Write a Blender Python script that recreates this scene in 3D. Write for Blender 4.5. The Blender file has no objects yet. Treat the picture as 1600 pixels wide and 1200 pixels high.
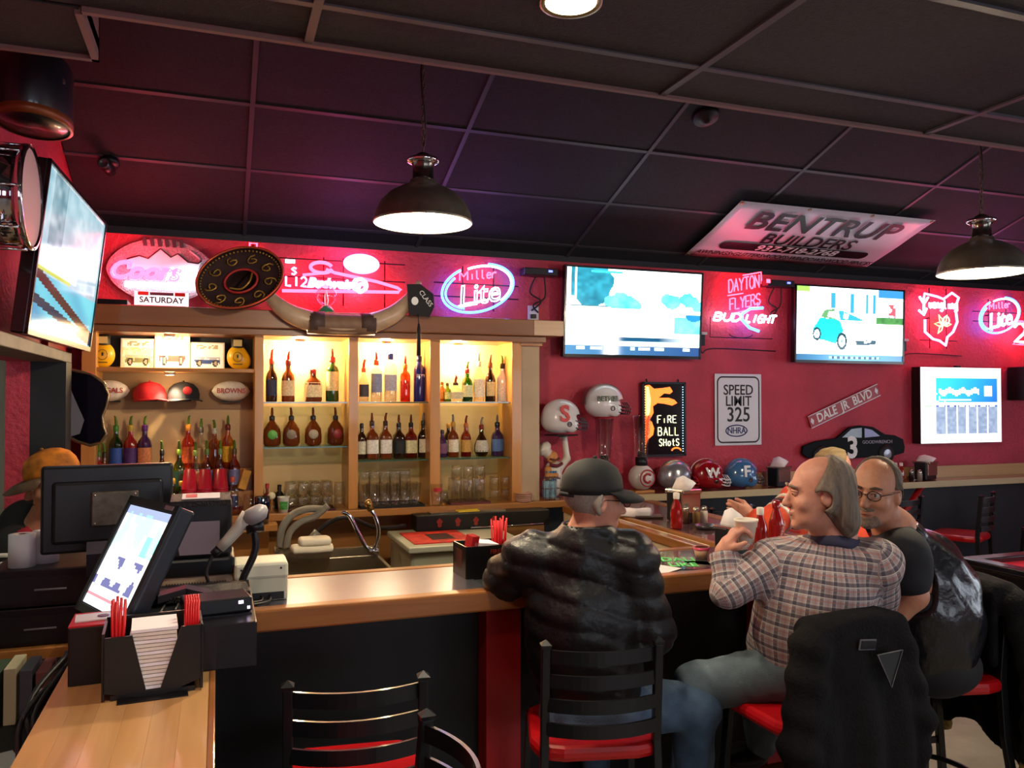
import bpy, bmesh, math, random
import numpy as np
from mathutils import Vector, Matrix, Euler
random.seed(7); np.random.seed(7)
SC = bpy.context.scene
COL = SC.collection
PI = math.pi
# ---------------------------------------------------------------- camera
cam_d = bpy.data.cameras.new('camera'); cam = bpy.data.objects.new('camera', cam_d); COL.objects.link(cam)
cam.location = (0, 0, 1.7585); cam.rotation_euler = (PI/2 + .0198, 0, -.3498)
cam_d.sensor_width = 36; cam_d.lens = 28.376; cam_d.clip_start = .02; cam_d.clip_end = 60
SC.camera = cam
# ---------------------------------------------------------------- world, exposure
w = bpy.data.worlds.new('world'); SC.world = w; w.use_nodes = True
w.node_tree.nodes['Background'].inputs[0].default_value = (.5, .55, .65, 1)
w.node_tree.nodes['Background'].inputs[1].default_value = .25
SC.view_settings.view_transform = 'Standard'
try: SC.view_settings.look = 'None'
except Exception: pass
SC.view_settings.exposure = 0.2; SC.view_settings.gamma = 1.0; SC.view_settings.use_curve_mapping = False
SC.cycles.transparent_max_bounces = 40
DAY = 5.0          # strength of the daylit window panes
# ---------------------------------------------------------------- helpers
def s2l(x): return x/12.92 if x <= .04045 else ((x+.055)/1.055)**2.4
def hx(s):
    s = s.lstrip('#'); return tuple(s2l(int(s[i:i+2], 16)/255) for i in (0, 2, 4))
MATS = {}
def M(name, col, rough=.5, metal=0, em=0, emcol=None, noise=None, bump=None, coat=0, trans=0, spec=.5, sheen=0, ior=1.45):
    """principled material; noise=(scale, amount) varies the colour, bump=(scale, strength)"""
    if name in MATS: return MATS[name]
    if isinstance(col, str): col = hx(col)
    m = bpy.data.materials.new(name); m.use_nodes = True; nt = m.node_tree; b = nt.nodes['Principled BSDF']
    b.inputs['Base Color'].default_value = (*col, 1); b.inputs['Roughness'].default_value = rough
    b.inputs['Metallic'].default_value = metal; b.inputs['IOR'].default_value = ior
    b.inputs['Specular IOR Level'].default_value = spec
    b.inputs['Coat Weight'].default_value = coat; b.inputs['Coat Roughness'].default_value = .08
    b.inputs['Transmission Weight'].default_value = trans; b.inputs['Sheen Weight'].default_value = sheen
    if em:
        ec = emcol or col
        if isinstance(ec, str): ec = hx(ec)
        b.inputs['Emission Color'].default_value = (*ec, 1); b.inputs['Emission Strength'].default_value = em
    if noise or bump:
        tc = nt.nodes.new('ShaderNodeTexCoord')
    if noise:
        n = nt.nodes.new('ShaderNodeTexNoise'); n.inputs['Scale'].default_value = noise[0]; n.inputs['Detail'].default_value = 5
        nt.links.new(tc.outputs['Object'], n.inputs['Vector'])
        mx = nt.nodes.new('ShaderNodeMix'); mx.data_type = 'RGBA'
        a = noise[1]
        mx.inputs['A'].default_value = (*[c*(1-a) for c in col], 1); mx.inputs['B'].default_value = (*[min(1, c*(1+a)) for c in col], 1)
        r = nt.nodes.new('ShaderNodeMapRange'); r.inputs[1].default_value = .3; r.inputs[2].default_value = .7
        nt.links.new(n.outputs['Fac'], r.inputs[0]); nt.links.new(r.outputs[0], mx.inputs['Factor']); nt.links.new(mx.outputs['Result'], b.inputs['Base Color'])
    if bump:
        n2 = nt.nodes.new('ShaderNodeTexNoise'); n2.inputs['Scale'].default_value = bump[0]; n2.inputs['Detail'].default_value = 6
        nt.links.new(tc.outputs['Object'], n2.inputs['Vector'])
        bp = nt.nodes.new('ShaderNodeBump'); bp.inputs['Strength'].default_value = bump[1]; bp.inputs['Distance'].default_value = .02
        nt.links.new(n2.outputs['Fac'], bp.inputs['Height']); nt.links.new(bp.outputs['Normal'], b.inputs['Normal'])
    MATS[name] = m; return m
def wood(name, c1, c2, axis='X', scale=6, rough=.35, coat=.3):
    if name in MATS: return MATS[name]
    m = M(name, c1, rough, coat=coat); nt = m.node_tree; b = nt.nodes['Principled BSDF']
    tc = nt.nodes.new('ShaderNodeTexCoord'); mp = nt.nodes.new('ShaderNodeMapping')
    s = {'X': (.12, 1.5, 1.5), 'Y': (1.5, .12, 1.5), 'Z': (1.5, 1.5, .12)}[axis]
    mp.inputs['Scale'].default_value = s
    n = nt.nodes.new('ShaderNodeTexNoise'); n.inputs['Scale'].default_value = scale*4; n.inputs['Detail'].default_value = 6; n.inputs['Distortion'].default_value = .6
    n2 = nt.nodes.new('ShaderNodeTexNoise'); n2.inputs['Scale'].default_value = scale*.8; n2.inputs['Detail'].default_value = 2
    r = nt.nodes.new('ShaderNodeValToRGB'); r.color_ramp.elements[0].position = .3; r.color_ramp.elements[1].position = .72
    c1 = hx(c1) if isinstance(c1, str) else c1; c2 = hx(c2) if isinstance(c2, str) else c2
    r.color_ramp.elements[0].color = (*c2, 1); r.color_ramp.elements[1].color = (*c1, 1)
    ad = nt.nodes.new('ShaderNodeMath'); ad.operation = 'MULTIPLY_ADD'; ad.inputs[1].default_value = .5
    nt.links.new(tc.outputs['Object'], mp.inputs['Vector']); nt.links.new(mp.outputs[0], n.inputs['Vector']); nt.links.new(mp.outputs[0], n2.inputs['Vector'])
    hm = nt.nodes.new('ShaderNodeMath'); hm.operation = 'MULTIPLY'; hm.inputs[1].default_value = .5
    nt.links.new(n2.outputs['Fac'], hm.inputs[0]); nt.links.new(n.outputs['Fac'], ad.inputs[0]); nt.links.new(hm.outputs[0], ad.inputs[2])
    nt.links.new(ad.outputs[0], r.inputs[0]); nt.links.new(r.outputs[0], b.inputs['Base Color'])
    return m
def thin_glass(name, tint, gloss=.12):
    """clear thin glass: tinted straight-through light plus a sharp reflection"""
    if name in MATS: return MATS[name]
    if isinstance(tint, str): tint = hx(tint)
    m = bpy.data.materials.new(name); m.use_nodes = True; nt = m.node_tree; nt.nodes.clear()
    o = nt.nodes.new('ShaderNodeOutputMaterial'); t = nt.nodes.new('ShaderNodeBsdfTransparent'); g = nt.nodes.new('ShaderNodeBsdfGlossy'); x = nt.nodes.new('ShaderNodeMixShader')
    lw = nt.nodes.new('ShaderNodeLayerWeight'); lw.inputs['Blend'].default_value = .35
    mp = nt.nodes.new('ShaderNodeMapRange'); mp.inputs[3].default_value = gloss; mp.inputs[4].default_value = .32
    t.inputs[0].default_value = (*tint, 1); g.inputs['Roughness'].default_value = .05
    nt.links.new(lw.outputs['Facing'], mp.inputs[0]); nt.links.new(mp.outputs[0], x.inputs[0])
    nt.links.new(t.outputs[0], x.inputs[1]); nt.links.new(g.outputs[0], x.inputs[2]); nt.links.new(x.outputs[0], o.inputs[0])
    MATS[name] = m; return m
def vcol_mat(name, em=0, rough=.4):
    """colour taken from the mesh's own printed / displayed picture"""
    if name in MATS: return MATS[name]
    m = bpy.data.materials.new(name); m.use_nodes = True; nt = m.node_tree; b = nt.nodes['Principled BSDF']
    a = nt.nodes.new('ShaderNodeAttribute'); a.attribute_name = 'pic'; b.inputs['Roughness'].default_value = rough
    if em:
        b.inputs['Base Color'].default_value = (.01, .01, .012, 1)
        nt.links.new(a.outputs['Color'], b.inputs['Emission Color']); b.inputs['Emission Strength'].default_value = em
    else: nt.links.new(a.outputs['Color'], b.inputs['Base Color'])
    MATS[name] = m; return m
class MB:
    """collects shapes that become ONE mesh object"""
    def __init__(s): s.v = []; s.f = []; s.sm = []
    def add(s, vs, fs, smooth=False, mx=None):
        o = len(s.v)
        if mx is not None: vs = [mx @ Vector(p) for p in vs]
        s.v += [tuple(p) for p in vs]; s.f += [tuple(i+o for i in f) for f in fs]; s.sm += [smooth]*len(fs); return s
    def box(s, c, d, rot=None, mx=None):
        x, y, z = [q/2 for q in d]
        vs = [Vector(p) for p in ((-x,-y,-z),(x,-y,-z),(x,y,-z),(-x,y,-z),(-x,-y,z),(x,-y,z),(x,y,z),(-x,y,z))]
        if rot: R = Euler(rot).to_matrix(); vs = [R @ p for p in vs]
        vs = [p + Vector(c) for p in vs]
        return s.add(vs, ((0,3,2,1),(4,5,6,7),(0,1,5,4),(1,2,6,5),(2,3,7,6),(3,0,4,7)), mx=mx)
    def b2(s, a, b): return s.box([(p+q)/2 for p, q in zip(a, b)], [abs(q-p) for p, q in zip(a, b)])
    def prism(s, poly, t, mx=None, smooth=False):
        """poly in the XZ plane (front at y=0), thickness t towards +y"""
        n = len(poly); vs = [(x, 0, z) for x, z in poly] + [(x, t, z) for x, z in poly]
        fs = [tuple(range(n)), tuple(range(2*n-1, n-1, -1))] + [(i, i+n, (i+1) % n+n, (i+1) % n) for i in range(n)]
        return s.add(vs, fs, smooth, mx)
    def lathe(s, prof, c=(0,0,0), n=16, mx=None, a0=0, a1=2*PI, sq=0):
        """prof = [(r, z)]; sq>0 squares the section off"""
        full = abs(a1-a0-2*PI) < 1e-6; m = n if full else n+1; vs = []
        for r, z in prof:
            for i in range(m):
                a = a0+(a1-a0)*i/n; ca, sa = math.cos(a), math.sin(a); k = 1
                if sq: k = 1/(abs(ca)**sq+abs(sa)**sq)**(1/sq)
                vs.append((c[0]+r*k*ca, c[1]+r*k*sa, c[2]+z))
        fs = []
        for j in range(len(prof)-1):
            for i in range(n):
                i2 = (i+1) % m if full else i+1
                fs.append((j*m+i, j*m+i2, (j+1)*m+i2, (j+1)*m+i))
        return s.add(vs, fs, True, mx)
    def disc(s, r, c=(0,0,0), n=24, mx=None, sx=1):
        return s.add([(c[0]+sx*r*math.cos(2*PI*i/n), c[1]+r*math.sin(2*PI*i/n), c[2]) for i in range(n)], [tuple(range(n))], False, mx)
    def tube(s, pts, r, n=8, closed=False, mx=None, flat=None):
        """tube along pts; r number or list; flat=(a,b) elliptical section factors"""
        P = [Vector(p) for p in pts]; m = len(P)
        if m < 2: return s
        R = r if isinstance(r, (list, tuple)) else [r]*m; vs = []; up = None
        for i in range(m):
            if closed: t = P[(i+1) % m]-P[i-1]
            else: t = P[min(i+1, m-1)]-P[max(i-1, 0)]
            if t.length < 1e-9: t = Vector((0, 0, 1))
            t.normalize()
            if up is None: up = Vector((0, 0, 1)) if abs(t.z) < .9 else Vector((0, 1, 0))
            a = t.cross(up)
            if a.length < 1e-6: a = t.cross(Vector((1, 0, 0)))
            a.normalize(); b = a.cross(t); b.normalize(); up = b
            for k in range(n):
                an = 2*PI*k/n; fa, fb = flat or (1, 1)
                vs.append(P[i]+a*(R[i]*fa*math.cos(an))+b*(R[i]*fb*math.sin(an)))
        fs = []
        for i in range(m if closed else m-1):
            j = (i+1) % m
            for k in range(n): fs.append((i*n+k, i*n+(k+1) % n, j*n+(k+1) % n, j*n+k))
        if not closed: fs += [tuple(range(n-1, -1, -1)), tuple(range((m-1)*n, m*n))]
        return s.add(vs, fs, True, mx)
    def ball(s, c, r, n=12, mx=None):
        rx, ry, rz = r if isinstance(r, (tuple, list)) else (r, r, r); vs = []; h = n//2
        for j in range(h+1):
            ph = -PI/2+PI*j/h
            for i in range(n): a = 2*PI*i/n; vs.append((c[0]+rx*math.cos(ph)*math.cos(a), c[1]+ry*math.cos(ph)*math.sin(a), c[2]+rz*math.sin(ph)))
        fs = [(j*n+i, j*n+(i+1) % n, (j+1)*n+(i+1) % n, (j+1)*n+i) for j in range(h) for i in range(n)]
        return s.add(vs, fs, True, mx)
    def strip(s, pts, wv, t, mx=None):
        """ribbon: pts swept with width vector wv and thickness vector t"""
        wv = Vector(wv)/2; t = Vector(t)/2; vs = []
        for p in pts:
            p = Vector(p); vs += [p-wv-t, p+wv-t, p+wv+t, p-wv+t]
        n = len(pts); fs = [(0,1,2,3), tuple(4*(n-1)+k for k in (3,2,1,0))]
        for i in range(n-1):
            for k in range(4): fs.append((4*i+k, 4*i+4+k, 4*i+4+(k+1) % 4, 4*i+(k+1) % 4))
        return s.add(vs, fs, False, mx)
    def mesh(s, name):
        me = bpy.data.meshes.new(name); me.from_pydata(s.v, [], s.f)
        me.polygons.foreach_set('use_smooth', s.sm); me.update(); return me
    def build(s, name, mat, parent=None, bevel=0, loc=None, rot=None):
        return link(name, s.mesh(name), mat, parent, bevel, loc, rot)
def link(name, me, mat, parent=None, bevel=0, loc=None, rot=None):
    o = bpy.data.objects.new(name, me); COL.objects.link(o)
    if mat is not None and not me.materials: me.materials.append(mat)
    if parent is not None: o.parent = parent
    if loc is not None: o.location = loc
    if rot is not None: o.rotation_euler = rot
    if bevel:
        b = o.modifiers.new('bevel', 'BEVEL'); b.width = bevel; b.segments = 2; b.limit_method = 'ANGLE'
    return o
def tag(o, label, cat, group=None):
    o['label'] = label; o['category'] = cat
    if group: o['group'] = group
    return o
def thing(name, label, cat, loc=(0,0,0), rotz=0, group=None, rot=None):
    o = bpy.data.objects.new(name, None); COL.objects.link(o); o.empty_display_size = .05
    o.location = loc; o.rotation_euler = rot or (0, 0, rotz); return tag(o, label, cat, group)
def struct(o): o['kind'] = 'structure'; return o
def dup(root, loc, rotz=None, label=None):
    r = root.copy(); COL.objects.link(r); r.location = loc
    if rotz is not None: r.rotation_euler = (0, 0, rotz)
    if label: r['label'] = label
    for ch in list(root.children):
        c = ch.copy(); COL.objects.link(c); c.parent = r
        for g in ch.children: d = g.copy(); COL.objects.link(d); d.parent = c
    return r
def lamp(name, kind, loc, energy, col, parent=None, size=.05, rot=None, spot=None, blend=.5):
    l = bpy.data.lights.new(name, kind); l.energy = energy; l.color = col
    if kind == 'AREA': l.size = size
    else: l.shadow_soft_size = size
    if spot: l.spot_size = spot; l.spot_blend = blend
    o = bpy.data.objects.new(name, l); COL.objects.link(o); o.location = loc
    if rot: o.rotation_euler = rot
    if parent is not None: o.parent = parent
    return o
def textmesh(s, size, ext=.001, shear=0, bev=0, outline=False, align='CENTER', space=1, res=3, bold=0):
    cu = bpy.data.curves.new('t', 'FONT'); cu.body = s; cu.size = size; cu.extrude = ext; cu.shear = shear
    cu.align_x = align; cu.align_y = 'CENTER'; cu.space_character = space; cu.resolution_u = res; cu.offset = bold*size
    if outline: cu.fill_mode = 'NONE'; cu.extrude = 0; cu.bevel_depth = bev; cu.bevel_resolution = 1
    ob = bpy.data.objects.new('t', cu); me = bpy.data.meshes.new_from_object(ob)
    bpy.data.objects.remove(ob); bpy.data.curves.remove(cu); me.materials.clear(); return me
def text(s, size, loc, mat, parent, rot=(PI/2, 0, 0), name='lettering', sx=1, **k):
    """flat lettering; the default rotation stands it up facing -y"""
    o = link(name, textmesh(s, size, **k), mat, parent, loc=loc, rot=rot); o.scale = (sx, 1, 1); return o
STROKE = {'A': [[(0,0),(.5,1),(1,0)],[(.2,.4),(.8,.4)]], 'B': [[(0,0),(0,1),(.7,1),(.9,.78),(.7,.54),(0,.54)],[(.7,.54),(1,.27),(.75,0),(0,0)]],
 'C': [[(1,.85),(.7,1),(.3,1),(0,.7),(0,.3),(.3,0),(.7,0),(1,.15)]], 'D': [[(0,0),(0,1),(.6,1),(1,.65),(1,.35),(.6,0),(0,0)]], 'E': [[(1,1),(0,1),(0,0),(1,0)],[(0,.52),(.75,.52)]],
 'F': [[(1,1),(0,1),(0,0)],[(0,.52),(.75,.52)]], 'G': [[(1,.85),(.7,1),(.3,1),(0,.7),(0,.3),(.3,0),(.8,0),(1,.2),(1,.48),(.6,.48)]], 'H': [[(0,0),(0,1)],[(1,0),(1,1)],[(0,.5),(1,.5)]],
 'I': [[(.5,0),(.5,1)]], 'L': [[(0,1),(0,0),(.9,0)]], 'M': [[(0,0),(0,1),(.5,.4),(1,1),(1,0)]], 'N': [[(0,0),(0,1),(1,0),(1,1)]], 'O': [[(.3,0),(0,.3),(0,.7),(.3,1),(.7,1),(1,.7),(1,.3),(.7,0),(.3,0)]],
 'R': [[(0,0),(0,1),(.7,1),(1,.77),(.7,.5),(0,.5)],[(.5,.5),(1,0)]], 'S': [[(1,.85),(.7,1),(.3,1),(0,.78),(.2,.55),(.8,.45),(1,.22),(.7,0),(.3,0),(0,.15)]],
 'T': [[(0,1),(1,1)],[(.5,1),(.5,0)]], 'U': [[(0,1),(0,.25),(.3,0),(.7,0),(1,.25),(1,1)]], 'Y': [[(0,1),(.5,.5),(1,1)],[(.5,.5),(.5,0)]], '2': [[(0,.8),(.3,1),(.7,1),(1,.75),(.9,.5),(0,0),(1,0)]],
 'i': [[(.5,0),(.5,.62)]], 'l': [[(.3,1),(.3,.1),(.7,0)]], 'e': [[(.1,.35),(.9,.35),(.8,.62),(.4,.66),(.1,.4),(.2,.08),(.6,0),(.95,.12)]], 'r': [[(.1,0),(.1,.62)],[(.1,.4),(.5,.64),(.9,.58)]],
 'o': [[(.3,0),(.05,.2),(.05,.45),(.3,.65),(.7,.65),(.95,.45),(.95,.2),(.7,0),(.3,0)]], 's': [[(.9,.55),(.5,.65),(.15,.5),(.5,.35),(.85,.18),(.5,0),(.1,.08)]], 't': [[(.45,1),(.45,.1),(.8,0)],[(.1,.66),(.85,.66)]],
 'u': [[(.1,.65),(.1,.15),(.4,0),(.9,.2)],[(.9,.65),(.9,0)]], 'n': [[(.1,0),(.1,.65)],[(.1,.45),(.5,.66),(.9,.5),(.9,0)]], 'g': [[(.9,.6),(.4,.66),(.1,.35),(.4,.05),(.9,.3)],[(.9,.62),(.9,-.2),(.5,-.35),(.1,-.22)]]}
def strokes(mb, s, x, z, w, h, r, gap=.3, slope=0, shear=0, y=0, n=6):
    """single-stroke tube lettering in the XZ plane, starting at x,z"""
    for ch in s:
        for pl in STROKE.get(ch, []):
            pts = []
            for i in range(len(pl)-1):
                for t in (0, .5): pts.append((pl[i][0]*(1-t)+pl[i+1][0]*t, pl[i][1]*(1-t)+pl[i+1][1]*t))
            pts.append(pl[-1])
            mb.tube([(x+a*w+b*h*shear, y, z+b*h+slope*(a*w)) for a, b in pts], r, n)
        d = w*(1+gap); x += d; z += slope*d
    return x
def ell(cx, cz, rx, rz, a0=0, a1=2*PI, n=32, y=0, tilt=0):
    out = []
    for i in range(n+1):
        a = a0+(a1-a0)*i/n; x, z = rx*math.cos(a), rz*math.sin(a)
        out.append((cx+x*math.cos(tilt)-z*math.sin(tilt), y, cz+x*math.sin(tilt)+z*math.cos(tilt)))
    return out
def catmull(P, n=6):
    P = [Vector(p) for p in P]; out = []
    for i in range(len(P)-1):
        a, b, c, d = P[max(i-1, 0)], P[i], P[i+1], P[min(i+2, len(P)-1)]
        for k in range(n):
            t = k/n; out.append(.5*((2*b)+(c-a)*t+(2*a-5*b+4*c-d)*t*t+(3*b-a-3*c+d)*t**3))
    return out+[P[-1]]
def picture(name, W, H, nx, ny, fn, mat, parent, loc=(0,0,0), rot=None):
    """a flat printed / lit picture: fn(u, v) -> sRGB-linear colour, on a fine grid standing in XZ facing -y"""
    vs = [((i/nx-.5)*W, 0, (j/ny-.5)*H) for j in range(ny+1) for i in range(nx+1)]
    fs = [(j*(nx+1)+i, j*(nx+1)+i+1, (j+1)*(nx+1)+i+1, (j+1)*(nx+1)+i) for j in range(ny) for i in range(nx)]
    me = bpy.data.meshes.new(name); me.from_pydata(vs, [], fs)
    ca = me.attributes.new('pic', 'FLOAT_COLOR', 'FACE'); d = []
    for j in range(ny):
        for i in range(nx): d += [*fn((i+.5)/nx, (j+.5)/ny)[:3], 1]
    ca.data.foreach_set('color', d)
    return link(name, me, mat, parent, loc=loc, rot=rot)
# ---- organic shapes: smooth signed-distance fields meshed with surface nets
def sd_cone(P, a, b, ra, rb):
    a = np.array(a, float); b = np.array(b, float); ba = b-a; L = ba@ba+1e-12
    t = np.clip(((P-a)@ba)/L, 0, 1)
    return np.linalg.norm(P-a-t[..., None]*ba, axis=-1)-(ra+(rb-ra)*t)
def sd_ell(P, c, r, R=None):
    q = P-np.array(c, float)
    if R is not None: q = q@np.array(R)
    r = np.array(r, float); k0 = np.linalg.norm(q/r, axis=-1); k1 = np.linalg.norm(q/(r*r), axis=-1)+1e-9
    return k0*(k0-1)/k1
def sd_box(P, c, h, rd=0, R=None):
    q = P-np.array(c, float)
    if R is not None: q = q@np.array(R)
    q = np.abs(q)-np.array(h, float)+rd
    return np.linalg.norm(np.maximum(q, 0), axis=-1)+np.minimum(q.max(-1), 0)-rd
def smin(a, b, k): h = np.clip(.5+.5*(b-a)/k, 0, 1); return b*(1-h)+a*h-k*h*(1-h)
def smax(a, b, k): return -smin(-a, -b, k)
def nets(fn, lo, hi, vox):
    lo = np.array(lo, float); hi = np.array(hi, float); n = np.ceil((hi-lo)/vox).astype(int)+1
    g = np.stack(np.meshgrid(*[lo[i]+np.arange(n[i])*vox for i in range(3)], indexing='ij'), -1)
    B = 8; nb = -(-n//B)                    # coarse blocks first, full detail only near the surface
    cen = np.stack(np.meshgrid(*[lo[i]+(np.arange(nb[i])*B+(B-1)/2)*vox for i in range(3)], indexing='ij'), -1)
    cd = fn(cen); s = np.repeat(np.repeat(np.repeat(np.sign(cd), B, 0), B, 1), B, 2)
    sel = np.argwhere(np.abs(cd) < vox*B*1.25)
    off = np.stack(np.meshgrid(*[np.arange(B)]*3, indexing='ij'), -1).reshape(-1, 3)
    for q in range(0, len(sel), 400):
        ii = (sel[q:q+400, None, :]*B+off[None]).reshape(-1, 3)
        s[ii[:, 0], ii[:, 1], ii[:, 2]] = fn(lo+ii*vox)
    s = s[:n[0], :n[1], :n[2]]
    ins = s < 0
    acc = np.zeros((*(n-1), 3)); cnt = np.zeros(n-1)
    for ax in range(3):
        a = [slice(None)]*3; b = [slice(None)]*3; a[ax] = slice(0, -1); b[ax] = slice(1, None)
        s0, s1 = s[tuple(a)], s[tuple(b)]; cr = ins[tuple(a)] != ins[tuple(b)]
        t = np.where(cr, s0/np.where(cr, s0-s1, 1), 0)
        pos = g[tuple(a)].copy(); pos[..., ax] += t*vox
        o = [q for q in range(3) if q != ax]
        for d1 in (0, 1):
            for d2 in (0, 1):
                sl = [slice(None)]*3
                sl[o[0]] = slice(d1, d1+n[o[0]]-1); sl[o[1]] = slice(d2, d2+n[o[1]]-1)
                c = cr[tuple(sl)]; acc += np.where(c[..., None], pos[tuple(sl)], 0); cnt += c
    act = cnt > 0; idx = -np.ones(n-1, int); idx[act] = np.arange(act.sum()); V = acc[act]/cnt[act][:, None]; F = []
    for ax in range(3):
        a = [slice(None)]*3; b = [slice(None)]*3; a[ax] = slice(0, -1); b[ax] = slice(1, None)
        cr = ins[tuple(a)] != ins[tuple(b)]; o = [q for q in range(3) if q != ax]
        w_ = np.argwhere(cr); ok = (w_[:, o[0]] > 0) & (w_[:, o[1]] > 0) & (w_[:, o[0]] < n[o[0]]-1) & (w_[:, o[1]] < n[o[1]]-1); w_ = w_[ok]
        def at_(d1, d2): q = w_.copy(); q[:, o[0]] -= d1; q[:, o[1]] -= d2; return idx[q[:, 0], q[:, 1], q[:, 2]]
        q = np.stack([at_(1, 1), at_(0, 1), at_(0, 0), at_(1, 0)], 1)
        fl = ins[w_[:, 0], w_[:, 1], w_[:, 2]]; 
        if ax == 1: fl = ~fl
        q[~fl] = q[~fl][:, ::-1]; F.append(q)
    return V, np.concatenate(F)
def organic(name, fn, lo, hi, vox, mat, parent, attr=None, cut=None):
    V, F = nets(fn, lo, hi, vox)
    if cut is not None:                       # drop faces outside the wanted region
        keep = cut(V); F = F[keep[F].all(1)]
    me = bpy.data.meshes.new(name); me.from_pydata(V.tolist(), [], F.tolist()); me.polygons.foreach_set('use_smooth', [True]*len(me.polygons))
    if attr is not None:
        a = me.attributes.new('cloth', 'FLOAT_VECTOR', 'POINT'); a.data.foreach_set('vector', attr(V).astype(float).ravel())
    me.update(); return link(name, me, mat, parent)

# ================================================================ the room
def wall_red(name, tint):
    m = M(name, tint, .55, noise=(3.5, .16), bump=(38, .5)); nt = m.node_tree
    return m
RED = wall_red('red plaster', '#b8374b')
BLACKP = M('black paint', '#0c0c10', .6)
CEILP = M('black ceiling tile', '#2b2a2e', .85, noise=(60, .2), bump=(220, .25))
BARP = M('dark grid bar', '#47434b', .5)
FLOORM = M('worn concrete', '#8f8778', .6, noise=(4, .2), bump=(30, .1))
LW, RW, BW, FW = -.83, 9.0, 5.51, -4.5; UW = 5.9      # UW: the wall set back above the red ledge
struct(MB().b2((LW-1.6, FW, -.05), (RW, UW+.1, 0)).build('floor', FLOORM))
struct(MB().b2((LW-.1, BW, 0), (RW+.1, UW+.1, 2.79)).build('wall_back', RED))
wl = MB().b2((LW-.1, FW, 0), (LW, 2.6, 4.3)).b2((LW-.1, 2.6, 1.94), (LW, 4.35, 4.3)).b2((LW-.1, 4.35, 0), (LW, UW, 4.3))
struct(wl.build('wall_left', RED))
struct(MB().b2((RW, FW, 0), (RW+.1, BW, .9)).b2((RW, FW, 2.4), (RW+.1, UW, 4.3)).b2((RW, FW, .9), (RW+.1, -2.6, 2.4)).b2((RW, -.4, .9), (RW+.1, .4, 2.4)).b2((RW, 2.6, .9), (RW+.1, UW, 2.4)).build('wall_right', RED))
struct(MB().b2((LW, FW-.1, 0), (RW, FW, .9)).b2((LW, FW-.1, 2.4), (RW, FW, 3)).b2((LW, FW-.1, .9), (.6, FW, 2.4)).b2((3, FW-.1, .9), (4, FW, 2.4)).b2((6.4, FW-.1, .9), (RW, FW, 2.4)).build('wall_front', RED))
# kitchen seen through the opening on the left
KIT = M('pale kitchen wall', '#cfd2c4', .6, noise=(2, .06))
struct(MB().b2((-2.4, 2.0, 0), (-2.3, 5.5, 2.9)).b2((-2.3, 5.4, 0), (LW-.1, 5.5, 2.9)).b2((-2.3, 1.9, 0), (LW-.1, 2.0, 2.9)).build('wall_kitchen', KIT))
struct(MB().b2((-2.4, 1.9, 2.6), (LW-.1, 5.5, 2.7)).build('ceiling', KIT))
kl = thing('ceiling_light', 'pale strip light on the kitchen ceiling beyond the opening', 'light', (-1.6, 3.4, 2.6))
MB().box((0, 0, -.03), (.2, 1.2, .06)).build('diffuser', M('kitchen tube', '#ffffff', em=3, emcol='#eafff0'), kl)
# opening frame in the left wall
dr = struct(MB().b2((LW-.1, 2.55, 1.94), (-.68, 4.5, 1.99)).build('trim_1', M('greyed header', '#6d6459', .6, noise=(9, .2)), bevel=.004))
struct(MB().b2((LW, 4.35, 0), (-.68, 4.5, 1.94)).build('trim_2', M('charcoal post', '#1b1c24', .6)))
# windows (daylight)
PANE = M('daylit pane', '#dfe9ff', em=DAY, emcol=(.80, .89, 1.0))
FRM = M('window frame', '#2a2a2c', .5)
def window(n, a, b, axis):
    o = MB()
    if axis == 'X':
        p = MB().b2((RW+.06, a, .9), (RW+.07, b, 2.4)).build(f'window_{n}', PANE)
        f = MB().b2((RW+.02, a, .9), (RW+.06, a+.06, 2.4)).b2((RW+.02, b-.06, .9), (RW+.06, b, 2.4)).b2((RW+.02, a, 2.34), (RW+.06, b, 2.4)).b2((RW+.02, a, .9), (RW+.06, b, .96)).b2((RW+.02, (a+b)/2-.03, .9), (RW+.06, (a+b)/2+.03, 2.4))
    else:
        p = MB().b2((a, FW-.07, .9), (b, FW-.06, 2.4)).build(f'window_{n}', PANE)
        f = MB().b2((a, FW-.06, .9), (a+.06, FW-.02, 2.4)).b2((b-.06, FW-.06, .9), (b, FW-.02, 2.4)).b2((a, FW-.06, 2.34), (b, FW-.02, 2.4)).b2((a, FW-.06, .9), (b, FW-.02, .96)).b2(((a+b)/2-.03, FW-.06, .9), ((a+b)/2+.03, FW-.02, 2.4))
    struct(p); f.build('window_frame', FRM, p)
window(1, -2.6, -.4, 'X'); window(2, .4, 2.6, 'X'); window(3, .6, 3.0, 'Y'); window(4, 4.0, 6.4, 'Y')
# black band above the red wall, dark wainscot below the drink rail
struct(MB().b2((LW, UW-.02, 2.79), (RW, UW+.1, 3.2)).build('trim_3', M('black band', '#2a2a31', .5)))
struct(MB().b2((2.2, BW-.03, 0), (RW, BW, 1.0)).build('trim_4', M('blue black wainscot', '#10161d', .5, noise=(8, .2))))
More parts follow.
